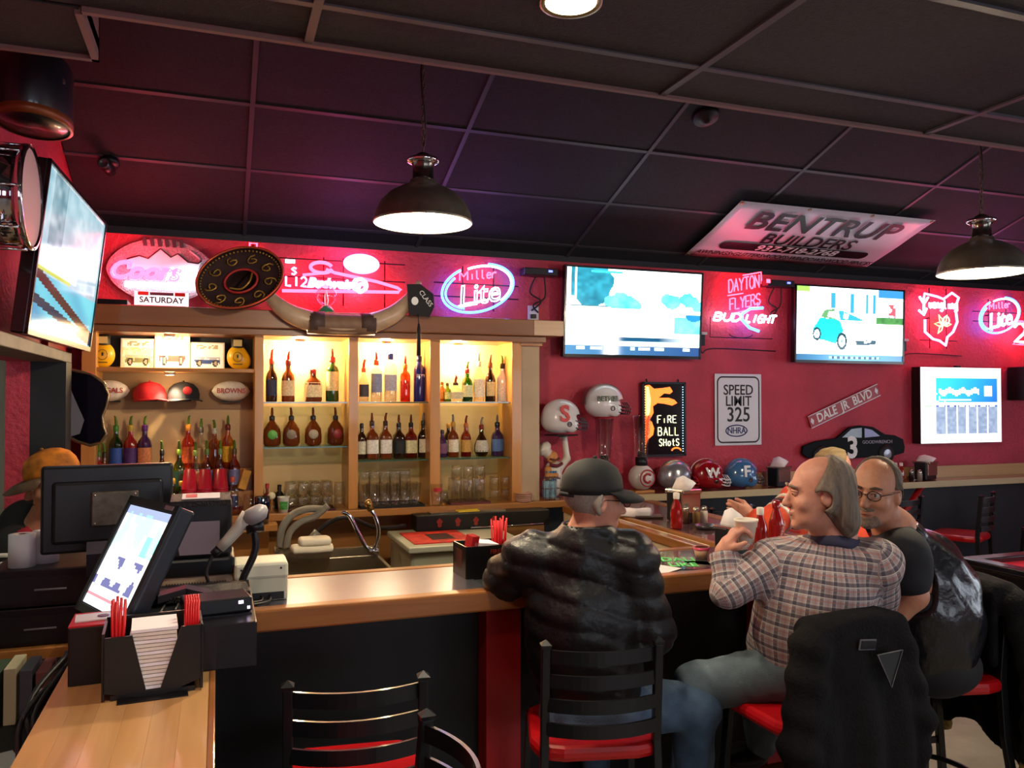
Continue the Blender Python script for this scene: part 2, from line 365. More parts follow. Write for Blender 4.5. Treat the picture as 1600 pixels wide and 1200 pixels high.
# sloped ceiling with its tiles
SA, SB = 4.9564, .3497; ang = -math.atan(SB); cs = math.cos(ang)
def zs(y): return SA-SB*y
Yc = 4.0
ce = struct(MB().box((0, 0, 0), (RW-LW+.2, 3.8/cs, .03)).build('ceiling', M('plenum black', '#0a0a0b', .9), loc=((RW+LW)/2, 4.25, zs(4.25)+.055), rot=(ang, 0, 0)))
inv = (Matrix.Translation(ce.location) @ Euler(ce.rotation_euler).to_matrix().to_4x4()).inverted()
def on_slope(x, y, dz=0): return inv @ Vector((x, y, zs(y)+dz))
xs = [LW]+[.168+1.22*k for k in range(0, 8)]+[RW]; ys = [2.5]+[4.5693+.5758*k for k in range(-3, 3)]+[UW]
shared = {}
for i in range(len(xs)-1):
    for j in range(len(ys)-1):
        wx, wy = xs[i+1]-xs[i]-.012, (ys[j+1]-ys[j])/cs-.012
        key = (round(wx, 3), round(wy, 3))
        if key not in shared: shared[key] = MB().box((0, 0, 0), (wx, wy, .014)).mesh('tile')
        link('tile', shared[key], CEILP, ce, loc=on_slope((xs[i]+xs[i+1])/2, (ys[j]+ys[j+1])/2, .014+random.uniform(-.002, .002)), rot=(random.uniform(-.003, .003), random.uniform(-.002, .002), 0))
for x in xs[1:-1]: MB().box((0, 0, 0), (.026, 3.4/cs, .012)).build('grid_bar', BARP, ce, loc=on_slope(x, 4.2, .003))
for y in ys[1:-1]: MB().box((0, 0, 0), (RW-LW, .026, .011)).build('grid_bar', BARP, ce, loc=on_slope((RW+LW)/2, y, .004))
# flat lower ceiling in front, with a short return on the left
cn = struct(MB().b2((LW, FW, 2.862), (RW, 2.5, 2.9)).b2((LW, 2.5, 2.862), (-.36, 2.84, 2.9)).build('ceiling', M('plenum black', '#0a0a0b'), None))
struct(MB().b2((-.36, 2.48, 2.83), (RW, 2.5, 4.2)).b2((-.38, 2.5, 2.83), (-.36, 2.84, 4.0)).b2((LW, 2.82, 2.83), (-.36, 2.84, 4.0)).build('trim_5', M('neon tinted soffit', '#7a5a58', .6)))  # reddish tint puts the neon's light on the soffit into its colour
xs2 = [LW]+[.2501+1.22*k for k in range(0, 8)]+[RW]; ys2 = [2.2356-.61*k for k in range(11, -1, -1)]+[2.48]; ys2[0] = FW
shared = {}
for i in range(len(xs2)-1):
    for j in range(len(ys2)-1):
        wx, wy = xs2[i+1]-xs2[i]-.012, ys2[j+1]-ys2[j]-.012; key = (round(wx, 3), round(wy, 3))
        if key not in shared: shared[key] = MB().box((0, 0, 0), (wx, wy, .014)).mesh('tile')
        link('tile', shared[key], CEILP, cn, loc=((xs2[i]+xs2[i+1])/2, (ys2[j]+ys2[j+1])/2, 2.85+random.uniform(-.002, .002)), rot=(random.uniform(-.003, .003), random.uniform(-.002, .002), 0))
link('tile', MB().box((0, 0, 0), (.46, .34, .014)).mesh('tile'), CEILP, cn, loc=(-.6, 2.66, 2.85))
for x in xs2[1:-1]: MB().b2((x-.013, FW, 2.834), (x+.013, 2.48, 2.846)).build('grid_bar', BARP, cn)
for y in ys2[1:-1]: MB().b2((LW, y-.013, 2.835), (RW, y+.013, 2.847)).build('grid_bar', BARP, cn)
# ---------------------------------------------------------------- ceiling things
WARM = (1.0, .78, .5)
def can_light(x, y, label, e=22):
    t = thing('recessed_light', label, 'light', (x, y, 2.832))
    MB().lathe([(.062, .012), (.075, 0), (.085, 0), (.086, .008), (.062, .012)], n=28).build('trim_ring', M('brass ring', '#8d7a55', .35, .8), t)
    MB().disc(.07, (0, 0, .004), 28).build('lens', M('warm lens', '#ffe9c0', em=9, emcol=(1, .83, .55)), t)
    lamp('can_lamp', 'SPOT', (0, 0, -.03), e, (1, .85, .64), t, .06, spot=2.3, blend=.8)
can_light(.894, 1.984, 'round recessed ceiling light with a warm lens at the top of the picture', 60)
for k, (x, y) in enumerate(((-.25, .9), (2.6, .6), (4.6, 1.6), (1.0, -.8))):  # further recessed lights added out of view to brighten the room
    can_light(x, y, ('added unseen recessed light above the near end of the wooden bar', 'added unseen recessed light over the middle of the room behind the stools', 'added unseen recessed light over the pool table', 'added unseen recessed light behind the photographer')[k], (50, 45, 26, 26)[k])
def cctv(loc, rot, label):
    t = thing('security_camera', label, 'camera', loc, rot=rot)
    MB().lathe([(0, .0), (.05, 0), (.055, -.02), (.05, -.035), (.0, -.036)], n=20).build('mount', M('camera black', '#101014', .4), t)
    MB().tube([(0, 0, -.02), (0, -.02, -.06)], .018).tube([(0, .03, -.06), (0, -.085, -.085)], .03, 14).build('body', M('camera black', '#101014'), t)
    MB().lathe([(.03, 0), (.032, .006), (.02, .008), (.019, .002), (0, .002)], n=16, mx=Matrix.Translation((0, -.085, -.085)) @ Euler((PI/2+.2, 0, 0)).to_matrix().to_4x4()).build('lens', M('lens grey', '#5a5a60', .15, .5), t)
cctv((-0.594, 5.168, 3.149), (ang, 0, -.2), 'black bullet security camera on the ceiling above the football neon')
t = thing('smoke_detector', 'dark round detector on the sloped ceiling above the left wall screen', 'detector', (2.780, 4.185, 3.493), rot=(ang, 0, 0))
MB().lathe([(0, -.05), (.03, -.05), (.036, -.035), (.075, -.03), (.085, 0), (.0, 0)], n=22).build('cover', M('dark plastic', '#221d22', .5), t)
MB().lathe([(0, -.062), (.02, -.06), (.024, -.05)], n=14).build('sensor', M('camera black', '#101014'), t)
def pendant(loc, ztop, label):
    """industrial dome pendant on a chain"""
    t = thing('pendant_lamp', label, 'lamp', loc)     # loc = centre of the rim
    R = .192
    dome = [(R, 0), (R+.004, .004), (R, .012), (.186, .045), (.165, .085), (.132, .118), (.09, .142), (.056, .155), (.052, .17)]
    MB().lathe(dome, n=40).build('shade', M('aged steel', '#8d8576', .38, .8, noise=(14, .25)), t)
    MB().lathe([(r-.004, z-.002) for r, z in dome[1:]], n=40).build('shade_lining', M('glowing enamel', '#fff6e6', .35, em=1.3, emcol=(1, .88, .66)), t)  # lining emits too: the bulb's light on the enamel is put into it
    MB().lathe([(.052, .17), (.042, .178), (.04, .235), (.044, .24), (.046, .248), (.03, .262)], n=24).build('neck', M('polished steel', '#6f6a62', .2, .95), t)
    MB().lathe([(.046, .236), (.06, .242), (.066, .25), (.06, .258), (.05, .262), (.046, .262)], n=24).build('collar', M('chrome', '#cfcfd4', .08, 1), t)
    MB().lathe([(.0, .285), (.012, .283), (.03, .272), (.03, .258)], n=18).build('cap', M('polished steel', '#6f6a62'), t)
    MB().ball((0, 0, .045), (.045, .045, .055), 16).build('bulb', M('hot bulb', '#fff2d5', em=40, emcol=(1, .87, .62)), t)
    ch = MB(); z = .285; k = 0
    while z < ztop-loc[2]:
        d = .0075
        ch.tube([(d*math.cos(a)*(1 if k % 2 else 0), d*math.cos(a)*(0 if k % 2 else 1), z+.014+.015*math.sin(a)) for a in [2*PI*q/10 for q in range(10)]], .0022, 5, closed=True); z += .023; k += 1
    ch.build('chain', M('chain brown', '#6b5a50', .4, .7), t)
    MB().tube([(.012*math.sin(q*1.3), .012*math.cos(q*1.1), .28+q*(ztop-loc[2]-.28)/14) for q in range(15)], .004, 6).build('cord', M('cord brown', '#2a1f1c', .6), t)
    lamp('pendant_bulb', 'POINT', (0, 0, -.03), 55, (1, .83, .58), t, .05)
pendant((.757, 3.1, 2.453), zs(3.1)-.0, 'dome pendant lamp on a chain over the bar, before the liquor cabinet')
pendant((3.4, 2.82, 2.357), zs(2.82), 'dome pendant lamp on a chain at the right edge above the lit signs')
# the banner hung under the slope
bn = thing('banner', 'white vinyl builders banner hung just beneath the sloped ceiling', 'banner', (4.476, 5.27, 3.065), rot=(-.336, 0, 0))
W2, H2 = .925, .402
gr = MB(); nx, ny = 24, 8
vs = [((i/nx*2-1)*W2, (j/ny*2-1)*H2, .006*math.sin(i*.9)*math.sin(j*.7)-.008*(1-abs(j/ny*2-1))) for j in range(ny+1) for i in range(nx+1)]
gr.add(vs, [(j*(nx+1)+i, (j+1)*(nx+1)+i, (j+1)*(nx+1)+i+1, j*(nx+1)+i+1) for j in range(ny) for i in range(nx)], True)
sh = gr.build('sheet', M('white vinyl', '#d8d5de', .35, spec=.4), bn); sh.modifiers.new('s', 'SOLIDIFY').thickness = .002
BLK = M('print black', '#1a1216', .5); WHT = M('print white', '#eeeeee', .5)
DN = (PI, 0, 0)
text('BENTRUP', .34, (.0, -.19, -.02), BLK, bn, DN, sx=.98, bold=.012)
text('BUILDERS', .21, (.02, .04, -.02), BLK, bn, DN, sx=1.0, bold=.01)
pill = [(.68*1+.055*math.cos(a), .055*math.sin(a)) for a in [-PI/2+PI*q/8 for q in range(9)]]+[(-.68+.055*math.cos(a), .055*math.sin(a)) for a in [PI/2+PI*q/8 for q in range(9)]]
MB().add([(x, .175+y, -.0195) for x, y in pill], [tuple(range(len(pill)))]).build('phone_bar', BLK, bn)
text('937-718-2768', .115, (.0, .175, -.0215), WHT, bn, DN, shear=.2, sx=1.25, bold=.015)
text('AWNINGS\u2022GUTTERS\u2022ROOFS\u2022WINDOWS\u2022WOOD FENCES', .078, (0, .30, -.017), BLK, bn, DN, shear=.25, sx=.88)
for x, y in [(a, b) for b in (-H2+.02, H2-.02) for a in (-W2+.02, -.3, .3, W2-.02)]:
    MB().lathe([(.006, -.004), (.014, -.006), (.016, 0)], (x, y, 0), 12).build('grommet', M('brass ring', '#8d7a55'), bn)
for x in (-W2+.02, W2-.02):
    for y in (-H2+.02, H2-.02): MB().tube([(x, y, 0), (x, y, .05)], .0015, 5).build('hanging_cord', M('chain brown', '#6b5a50'), bn)

# ================================================================ liquor cabinet on the back wall
MAPLE = wood('maple', '#d79a52', '#b87a3a', 'Z', 3); MAPLEX = wood('maple rail', '#c98c4b', '#a56a33', 'X', 3); PLY = M('pale plywood', '#b9a183', .6, noise=(3, .12))
BACKP = wood('maple back', '#d9b88a', '#c6a26e', 'X', 1.5, .5, 0)
cb = thing('liquor_cabinet', 'tall maple back bar cabinet with four lit bays on the red wall', 'cabinet', (0, 0, 0))
for a, b in ((-.731, -.656), (.213, .265), (.783, .843), (1.313, 1.382), (1.886, 1.956)):
    MB().b2((a, 5.17, 1.066), (b, 5.49, 2.16)).build('upright', MAPLE, cb, .003)
MB().b2((1.956, 5.2, 1.066), (2.1, 5.5, 2.18)).build('end_panel', PLY, cb, .002)
MB().b2((1.945, 5.165, 2.13), (2.11, 5.49, 2.19)).build('end_cap', MAPLEX, cb, .003)
MB().b2((-.656, 5.47, 1.066), (1.9, 5.5, 2.16)).build('back_panel', BACKP, cb)
MB().b2((-.656, 5.462, 1.965), (.213, 5.47, 2.15)).build('dark_back', M('dark blue back', '#14161f', .6), cb)
MB().b2((-.656, 5.458, 1.70), (.213, 5.47, 1.93)).build('back_board', M('tan board', '#9a7750', .6, noise=(3, .1)), cb)
CRW = wood('shaded crown wood', '#9c673f', '#7a4a2a', 'X', 3)  # maple darkened here: the weaker light on the crown is in its colour
MB().b2((-.74, 5.1, 2.15), (2.11, 5.5, 2.19)).build('lower_rail', CRW, cb, .004)
MB().b2((-.76, 5.05, 2.19), (2.21, 5.5, 2.30)).build('crown', CRW, cb, .006)
MB().b2((2.0, 5.045, 2.195), (2.215, 5.05, 2.295)).build('crown_end', wood('pale maple', '#d9b99a', '#c79f7c', 'X'), cb)
MB().b2((-.656, 5.18, 1.925), (.213, 5.46, 1.948)).build('wood_shelf', MAPLEX, cb, .003)
for zt, y0, y1 in ((1.33, 5.33, 5.46), (1.20, 5.24, 5.33)):
    MB().b2((-.65, y0, 1.066), (.21, y1, zt)).build('step', MAPLEX, cb)
SHG = thin_glass('shelf glass', (.72, .86, .78), .1); SHE = M('glass edge', '#2e5a4a', .1, coat=1)
for a, b, zz in ((.267, .781, (1.746, 1.465)), (.845, 1.311, (1.746, 1.369)), (1.384, 1.884, (1.746, 1.369))):
    for z in zz:
        g = MB().b2((a, 5.205, z-.008), (b, 5.462, z)).build('glass_shelf', SHG, cb)
        MB().b2((a, 5.2, z-.008), (b, 5.205, z)).build('shelf_edge', SHE, g)
def puck(x, z, y, e, parent):
    MB().lathe([(0, 0), (.03, 0), (.032, .018), (0, .018)], (x, y, z-.018), 18).build('puck_light', M('puck steel', '#c9c4b8', .3, .8), parent)
    MB().disc(.024, (x, y, z-.0185), 16).build('puck_lens', M('puck lens', '#fff1cf', em=25, emcol=(1, .8, .42)), parent)
    lamp('puck_bulb', 'POINT', (x, y, z-.05), e, (1, .76, .42), parent, .025)
puck(.50, 2.15, 5.36, 24, cb); puck(1.06, 2.15, 5.36, 17, cb); puck(1.56, 2.15, 5.36, 24, cb); puck(-.27, 1.925, 5.24, 2, cb); lamp('puck_spot', 'SPOT', (-.27, 5.235, 1.895), 45, (1, .78, .45), cb, .02, rot=(.36, 0, 0), spot=1.2, blend=.6); puck(-.27, 2.15, 5.20, 5, cb)
# counter below the cabinet
ct = thing('back_counter', 'long wooden counter under the liquor cabinet', 'counter', (0, 0, 0))
MB().b2((-.82, 5.12, 1.02), (2.28, 5.5, 1.066)).build('counter_top', wood('counter wood', '#c98d4c', '#9c6430', 'X', 4), ct, .005)
MB().b2((-.82, 5.36, 0), (2.2, 5.5, 1.02)).build('counter_back', wood('counter panel', '#a3713c', '#8a5a2c', 'X', 2), ct)
for x0, x1 in ((-.1, .02), (.04, .30)):
    d = MB().b2((x0, 5.15, .55), (x1, 5.37, .98)).build('cupboard', wood('cupboard', '#bd8142', '#a06a33', 'X', 3), ct, .003)
    MB().tube([(x1-.08, 5.14, .86), (x1-.08, 5.12, .85), (x1-.08, 5.12, .80), (x1-.08, 5.14, .79)], .005).build('handle', M('chrome', '#cfcfd4', .08, 1), d)
MB().b2((-.1, 4.98, .985), (.34, 5.36, 1.02)).build('ledge', MAPLEX, ct)
# ---------------------------------------------------------------- bottles
def gl(n, c, t=True):
    return thin_glass('gl '+n, c, .1) if t else M('gl '+n, c, .08, coat=1)
LIQ = {'amber': ('#c9701e', 1), 'dkamber': ('#6a2c0c', 0), 'clear': ('#f4f4ee', 1), 'green': ('#4f9a2a', 1), 'dkgreen': ('#1d4a1c', 0), 'blue': ('#101f73', 0), 'brown': ('#2a1206', 0), 'black': ('#0d0a0a', 0),
       'orange': ('#f0842a', 1), 'yellow': ('#e8b43a', 1), 'red': ('#8d1616', 0), 'purple': ('#3a1c4a', 0), 'white': ('#efe9de', 0), 'gold': ('#d9a24a', 1), 'lime': ('#9fc23a', 1)}
def profile(kind, r, h):
    if kind == 'squat': return [(0, 0), (r*.8, 0), (r*.98, h*.08), (r, h*.25), (r*.93, h*.45), (r*.6, h*.58), (r*.3, h*.66), (r*.27, h*.78)]
    if kind == 'round': return [(0, 0), (r*.7, 0), (r, h*.14), (r*.98, h*.28), (r*.7, h*.44), (r*.32, h*.58), (r*.27, h*.8)]
    if kind == 'long': return [(0, 0), (r*.95, 0), (r, h*.03), (r, h*.62), (r*.8, h*.69), (r*.42, h*.73), (r*.38, h*.88)]
    if kind == 'cone': return [(0, 0), (r*.95, 0), (r, h*.03), (r*.98, h*.3), (r*.6, h*.5), (r*.36, h*.66), (r*.3, h*.86)]
    return [(0, 0), (r*.95, 0), (r, h*.03), (r, h*.46), (r*.86, h*.54), (r*.42, h*.62), (r*.36, h*.68), (r*.36, h*.82)]
LBL = {}
def bottle(x, y, z, h, r, kind, liq, lab, cap, desc, cat='bottle', pour=True, band=(.12, .42), grp=None, txt=None, half=None):
    t = thing('bottle', desc, cat, (x, y, z), random.uniform(-.15, .15), grp)
    sq = 6 if kind == 'square' else 0; p = profile(kind, r, h); c, tr = LIQ[liq]
    n = 20 if sq else 16
    MB().lathe(p, n=n, sq=sq).build('glass', gl(liq, c, tr), t)
    if tr:                     # the drink inside
        lv = .40 if half is None else half
        q = [(a*.9, b) for a, b in p if b < h*lv]; q = [(0, .004)]+[(a, max(b, .004)) for a, b in q[1:]]+[(q[-1][0], h*lv), (0, h*lv)]
        MB().lathe(q, n=12, sq=sq).build('drink', M('drink '+liq, c, .15, trans=.55 if liq != 'clear' else .9), t)
    tz = p[-1][1]; tr_ = p[-1][0]
    MB().lathe([(tr_*1.08, tz-.10*h), (tr_*1.18, tz-.09*h), (tr_*1.18, tz), (tr_*.8, tz+.006), (0, tz+.006)], n=12).build('cap', M('cap '+cap, cap, .35), t)
    if lab:
        k = 1.012; a0, a1 = -PI/2-1.15, -PI/2+1.15; prof = []
        b0, b1 = band
        zz = [b0*h+(b1-b0)*h*i/4 for i in range(5)]
        def rad(zq):
            for (r0, z0), (r1, z1) in zip(p, p[1:]):
                if z0 <= zq <= z1 and z1 > z0: return r0+(r1-r0)*(zq-z0)/(z1-z0)
            return r
        MB().lathe([(rad(q)*k+.0006, q) for q in zz], n=10, a0=a0, a1=a1, sq=sq).build('paper_label', M('label '+lab, lab, .6, noise=(90, .22)), t)
    if pour:
        a = random.uniform(-.25, .25)
        MB().tube([(0, 0, tz), (0, 0, tz+.025), (math.sin(a)*.02, -.01, tz+.055), (math.sin(a)*.05, -.02, h*1.0)], [.008, .009, .006, .004], 8).build('pourer', M('pourer '+('red' if pour == 'r' else 'brown' if pour == 'b' else 'green' if pour == 'g' else 'steel'), {'r': '#c0281c', 'b': '#7a3a22', 'g': '#5d7a2c'}.get(pour, '#8b8378'), .4), t)
    if txt: text(txt, .028, (0, -r-.003, h*.50), M('print white', '#eeeeee'), t, sx=.9)
    return t
T1 = 1.747
# top glass shelf, bay by bay (left to right)
bottle(*(0.321, 5.330), T1, .33, .036, 'std', 'brown', '#1d2a4a', '#b03020', 'brown whisky bottle with a slanted dark label, leftmost on the top glass shelf', pour='r')
bottle(*(0.423, 5.330), T1, .32, .042, 'std', 'dkamber', '#d9c8a0', '#7a2018', 'amber whisky bottle with a big cream label on the top glass shelf', pour='r')
bottle(*(0.578, 5.330), T1, .25, .05, 'square', 'dkamber', '#e6d7a8', '#c21818', 'squat bourbon bottle with dripping red wax neck on the top glass shelf', pour=None, band=(.12, .5))
bottle(*(0.700, 5.330), T1, .325, .043, 'long', 'dkgreen', '#d9cf9a', '#a01c1c', 'tall dark green whiskey bottle with red capsule on the top glass shelf', band=(.22, .6), pour='b')
bottle(*(0.904, 5.330), T1, .27, .034, 'std', 'clear', '#3b3b46', '#d0502a', 'clear bottle with a black crossed label beside the maple divider', pour='r')
bottle(*(0.988, 5.330), T1, .31, .038, 'long', 'clear', '#7d8fb5', '#e04a20', 'clear vodka bottle with blue label and orange pourer on the top shelf', pour='r', band=(.2, .6))
bottle(*(1.082, 5.330), T1, .36, .043, 'long', 'clear', '#aeb6c9', '#1d3f9a', 'tall frosted clear bottle with a blue cap on the top shelf', band=(.2, .5), pour=None)
bottle(*(1.182, 5.330), T1, .28, .034, 'long', 'orange', None, '#e07820', 'clear bottle half full of orange liqueur on the top shelf', half=.5, pour='r')
bottle(*(1.278, 5.330), T1, .345, .04, 'long', 'blue', None, '#0d1850', 'cobalt blue vodka bottle with white lettering under the hanging tassel', pour='r', txt='SKYY')
bottle(*(1.438, 5.330), T1, .16, .026, 'std', 'gold', '#b98530', '#7a4a1c', 'tiny golden bottle against the divider in the right bay', pour=None)
bottle(*(1.464, 5.290), T1, .15, .026, 'std', 'lime', '#c9d38a', '#4a3a28', 'tiny pale green bottle on the top shelf of the right bay', pour=None)
bottle(*(1.525, 5.300), T1, .155, .045, 'square', 'clear', '#cfc9a8', '#3a3028', 'short wide clear tequila bottle with cream label', pour='b')
bottle(*(1.616, 5.330), T1, .27, .038, 'std', 'green', '#d5dcae', '#b51c1c', 'bright green gin bottle with a red seal', pour='g')
bottle(*(1.699, 5.330), T1, .335, .041, 'std', 'clear', '#e2e2d0', '#e9e2c4', 'clear rum bottle with white label and steel pourer', pour='s', band=(.1, .46))
bottle(*(1.783, 5.330), T1, .325, .038, 'std', 'brown', '#d6c690', '#8a4a1a', 'dark brown spiced rum bottle with a tan figure label', pour='b')
bottle(*(1.873, 5.330), T1, .32, .042, 'std', 'white', '#f0e3d2', '#2a1c14', 'opaque white coconut rum bottle at the right end of the top shelf', pour='g')
# second glass shelves
for u_, lab, d in ((0.326, '#5ea84a', 'squat purple brown whisky decanter with a green medallion'), (0.444, '#8c7a68', 'squat whisky decanter with a grey medallion, second on the middle shelf'), (0.580, '#b9a98e', 'broad whisky decanter with a cream arched medallion'), (0.722, '#9a3238', 'squat whisky decanter with a maroon medallion')):
    bottle(u_, 5.33, 1.466, .24, .055, 'squat', 'dkamber', None, '#2a2a30', d, pour='b')
    MB().lathe([(.0, .004), (.026, .004), (.03, .0)], (0, 0, 0), 20, mx=Matrix.Translation((0, -.0555, .075)) @ Euler((PI/2, 0, 0)).to_matrix().to_4x4()).build('medallion', M('label '+lab, lab, .4), COL.objects[-1] if False else [o for o in COL.objects if o.type == 'EMPTY' and o.name.startswith('bottle')][-1])
for u_, h, r, k, lq, lab, cap, pr, d in (
    (0.892, .28, .03, 'std', 'brown', '#d8d2b8', '#1a1a1a', None, 'slim dark bottle half hidden by the divider on the lower glass shelf'),
    (0.960, .30, .038, 'square', 'dkamber', '#efe6da', '#17130f', 'b', 'square bourbon bottle with white label and red seal, left of its twin'),
    (1.049, .30, .038, 'square', 'dkamber', '#ece4d8', '#17130f', 'b', 'square bourbon bottle with white label and red seal, right of its twin'),
    (1.139, .285, .038, 'square', 'brown', '#16161a', '#101010', 'b', 'square whiskey bottle with a black label'),
    (1.222, .285, .038, 'square', 'amber', '#e2d9a6', '#14110c', 'b', 'square honey whiskey bottle with a cream label'),
    (1.305, .30, .036, 'std', 'brown', '#d9cdb4', '#1a1512', 's', 'dark round liqueur bottle with wide pale label beside the divider'),
    (1.439, .22, .032, 'std', 'purple', '#7a4a6a', '#2a1a2a', None, 'purple bottle peeking past the divider on the lower glass shelf'),
    (1.495, .27, .03, 'std', 'brown', '#e0d8c4', '#c98a3a', None, 'slim brandy bottle with gold neck behind its neighbour'),
    (1.516, .285, .038, 'std', 'dkamber', '#e9dfc6', '#b8862e', 's', 'amber brandy bottle with a tall cream label'),
    (1.607, .275, .036, 'std', 'amber', '#c99a4a', '#b4622c', 'b', 'light amber cognac bottle with a tan label'),
    (1.718, .265, .052, 'round', 'brown', '#c9c4b6', '#7a1c1c', 's', 'round bellied dark liqueur bottle with red ribbon neck'),
    (1.835, .28, .045, 'std', 'purple', '#5a78b0', '#17151c', 's', 'blue violet bottle at the right end of the lower glass shelf')):
    bottle(u_, 5.33 if 'behind' not in d else 5.38, 1.466-.096, h, r, k, lq, lab, cap, d, pour=pr)
# left bay: three tiers
for u_, y_, z_, h, r, lq, lab, cap, d in (
    (-0.573, 5.39, 1.331, .33, .038, 'green', '#2c50a0', '#3a7a2c', 'pale green bottle with a blue neck label on the top step'),
    (-0.493, 5.39, 1.331, .33, .04, 'red', '#4a2a6a', '#c0a040', 'red and violet bottle on the top step'),
    (-0.415, 5.39, 1.331, .33, .042, 'purple', '#d88a5a', '#6a2a7a', 'round violet bottle with peach label on the top step'),
    (-0.169, 5.39, 1.331, .33, .038, 'orange', '#e06a38', '#e08a2c', 'orange schnapps bottle on the top step under the small spotlight'),
    (-0.095, 5.39, 1.331, .31, .036, 'clear', '#cfae74', '#4a4038', 'clear bottle with a tilted dark pourer on the top step'),
    (-0.016, 5.39, 1.331, .30, .036, 'gold', None, '#c9c2b0', 'golden tequila bottle with a silver cap on the top step'),
    (0.063, 5.39, 1.331, .33, .036, 'yellow', '#e4b02c', '#6a1c1c', 'red topped yellow bottle at the right of the top step'),
    (-0.652, 5.28, 1.201, .31, .034, 'red', '#b8623a', '#4a6a2a', 'dark red bottle at the left of the middle step'),
    (-0.624, 5.30, 1.201, .30, .03, 'dkamber', '#a04028', '#3a2a1a', 'dark amber bottle behind the red one on the middle step'),
    (-0.311, 5.28, 1.201, .31, .03, 'brown', '#7a5a3a', '#1a1a14', 'slim brown bottle in the middle of the middle step'),
    (-0.215, 5.28, 1.201, .31, .034, 'lime', '#3a6a5a', '#7a9a2a', 'lime green bottle with a teal label on the middle step'),
    (-0.125, 5.28, 1.201, .30, .032, 'clear', '#d8c08a', '#8a9a4a', 'clear bottle with a straw label between the orange and amber ones'),
    (-0.059, 5.28, 1.201, .31, .032, 'gold', '#5a7ab0', '#5a7a3a', 'pale gold bottle with a blue label on the middle step'),
    (0.018, 5.28, 1.201, .31, .032, 'yellow', '#7a9ac0', '#6a8a4a', 'yellow bottle with a sky blue label on the middle step'),
    (0.100, 5.28, 1.201, .31, .034, 'amber', '#6a6a90', '#5a4a2a', 'amber bottle with a violet grey label at the right of the middle step'),
    (-0.245, 5.19, 1.067, .27, .034, 'green', '#3c6cc0', '#c9a03a', 'short green bottle with a bright blue label beside the red cups'),
    (-0.200, 5.19, 1.067, .25, .03, 'lime', '#c9c05a', '#c9a03a', 'short yellow green bottle tucked against the red cups'),
    (0.088, 5.19, 1.067, .27, .036, 'clear', '#28305a', '#c04a3a', 'bottle with a dark blue and red label right of the cups')):
    bottle(u_, y_, z_, h, r, 'std', lq, lab, cap, d, pour='g' if z_ > 1.15 else None)
tag(MB().box((0, 0, .06), (.05, .05, .12), (0, .3, .2)).build('drink_carton', M('carton yellow', '#c98a2c', .6, noise=(20, .2)), None, .004, loc=(0.156, 5.240, 1.259)[:2]+(1.21,)), 'tilted yellow drink carton at the right of the left bay', 'carton')
# red plastic cups, three stacks
for k, u_ in enumerate((-0.152, -0.067, 0.019)):
    t = thing('cup_stack', ('stack of upturned red plastic cups, left of three', 'stack of upturned red plastic cups, middle of three', 'stack of upturned red plastic cups, right of three')[k], 'cups', (u_, 5.17, 1.067), 0, 'red cup stacks on the back counter')
    for q in range(11):
        MB().lathe([(.047, 0), (.048, .004), (.045, .006), (.031, .118), (0, .118)], (0, 0, q*.016), 20).build('cup', M('red plastic', '#a3122c', .3, coat=.3), t)
# counter glassware
GL = thin_glass('tumbler glass', (.97, .97, .96), .1)
def tumbler(h, r0, r1, n=12):
    return MB().lathe([(0, .008), (r0*.9, .008), (r0, 0), (r0*1.02, .012), (r1, h), (r1*.94, h), (r0*.9, .012)], n=n)
gmesh = {'pint': tumbler(.145, .030, .043).mesh('glass'), 'rocks': tumbler(.085, .034, .04).mesh('glass'), 'tall': tumbler(.16, .033, .04).mesh('glass')}
def glass(kind, x, y, z, label, grp, up=True):
    o = link('drinking_glass', gmesh[kind], GL, None, loc=(x, y, z))
    if not up: o.rotation_euler = (PI, 0, 0); o.location.z = z+{'pint': .145, 'rocks': .085, 'tall': .16}[kind]
    return tag(o, label, 'glass', grp)
CZ = 1.0665
def tray(x0, x1, y0, y1, col, lab):
    t = thing('bar_tray', lab, 'tray', ((x0+x1)/2, (y0+y1)/2, CZ)); w_, d_ = x1-x0, y1-y0
    MB().box((0, 0, .003), (w_, d_, .006)).build('base', M('tray '+col, col, .5), t, .002)
    MB().box((0, -d_/2, .007), (w_, .006, .014)).box((0, d_/2, .007), (w_, .006, .014)).box((-w_/2, 0, .007), (.006, d_, .014)).box((w_/2, 0, .007), (.006, d_, .014)).build('rim', M('tray '+col, col, .5), t)
tray(.39, .70, 5.15, 5.34, '#4a1420', 'dark red bar tray under the left cluster of tumblers')
for i in range(4):
    for j in range(2):
        for q in range(2): glass('rocks', .435+i*.073, 5.20+j*.09, CZ+.007+q*.086, 'upturned short tumbler stacked on the dark red tray', 'tumblers on the left tray', False)
for q in range(2): glass('rocks', .735, 5.22, CZ+q*.086, 'short tumbler in the pair beside the left divider', 'tumbler pair by the left divider', False)
tray(.86, 1.27, 5.14, 5.40, '#141418', 'black rubber bar mat under the middle glasses')
for i in range(6):
    for j in range(2):
        glass('pint', .885+i*.066, 5.18+j*.09, CZ+.007, 'tall pint glass standing in rows on the black mat', 'pint glasses in the middle bay')
        if j == 0 and i < 5: glass('rocks', .885+i*.066, 5.18+j*.09, CZ+.155, 'short tumbler stacked on the middle pint glasses', 'tumblers on the pints', False)
tray(1.45, 1.72, 5.14, 5.34, '#5a1c22', 'dark red bar tray under the tall glasses in the right bay')
for i in range(3):
    for j in range(2): glass('tall', 1.50+i*.082, 5.19+j*.09, CZ+.007, 'tall upturned glass on the right tray', 'tall glasses on the right tray', False)
for i in range(3): glass('rocks', 1.50+i*.082, 5.19, CZ+.168, 'short tumbler stacked on the tall glasses of the right tray', 'upper glasses on the right tray', False)
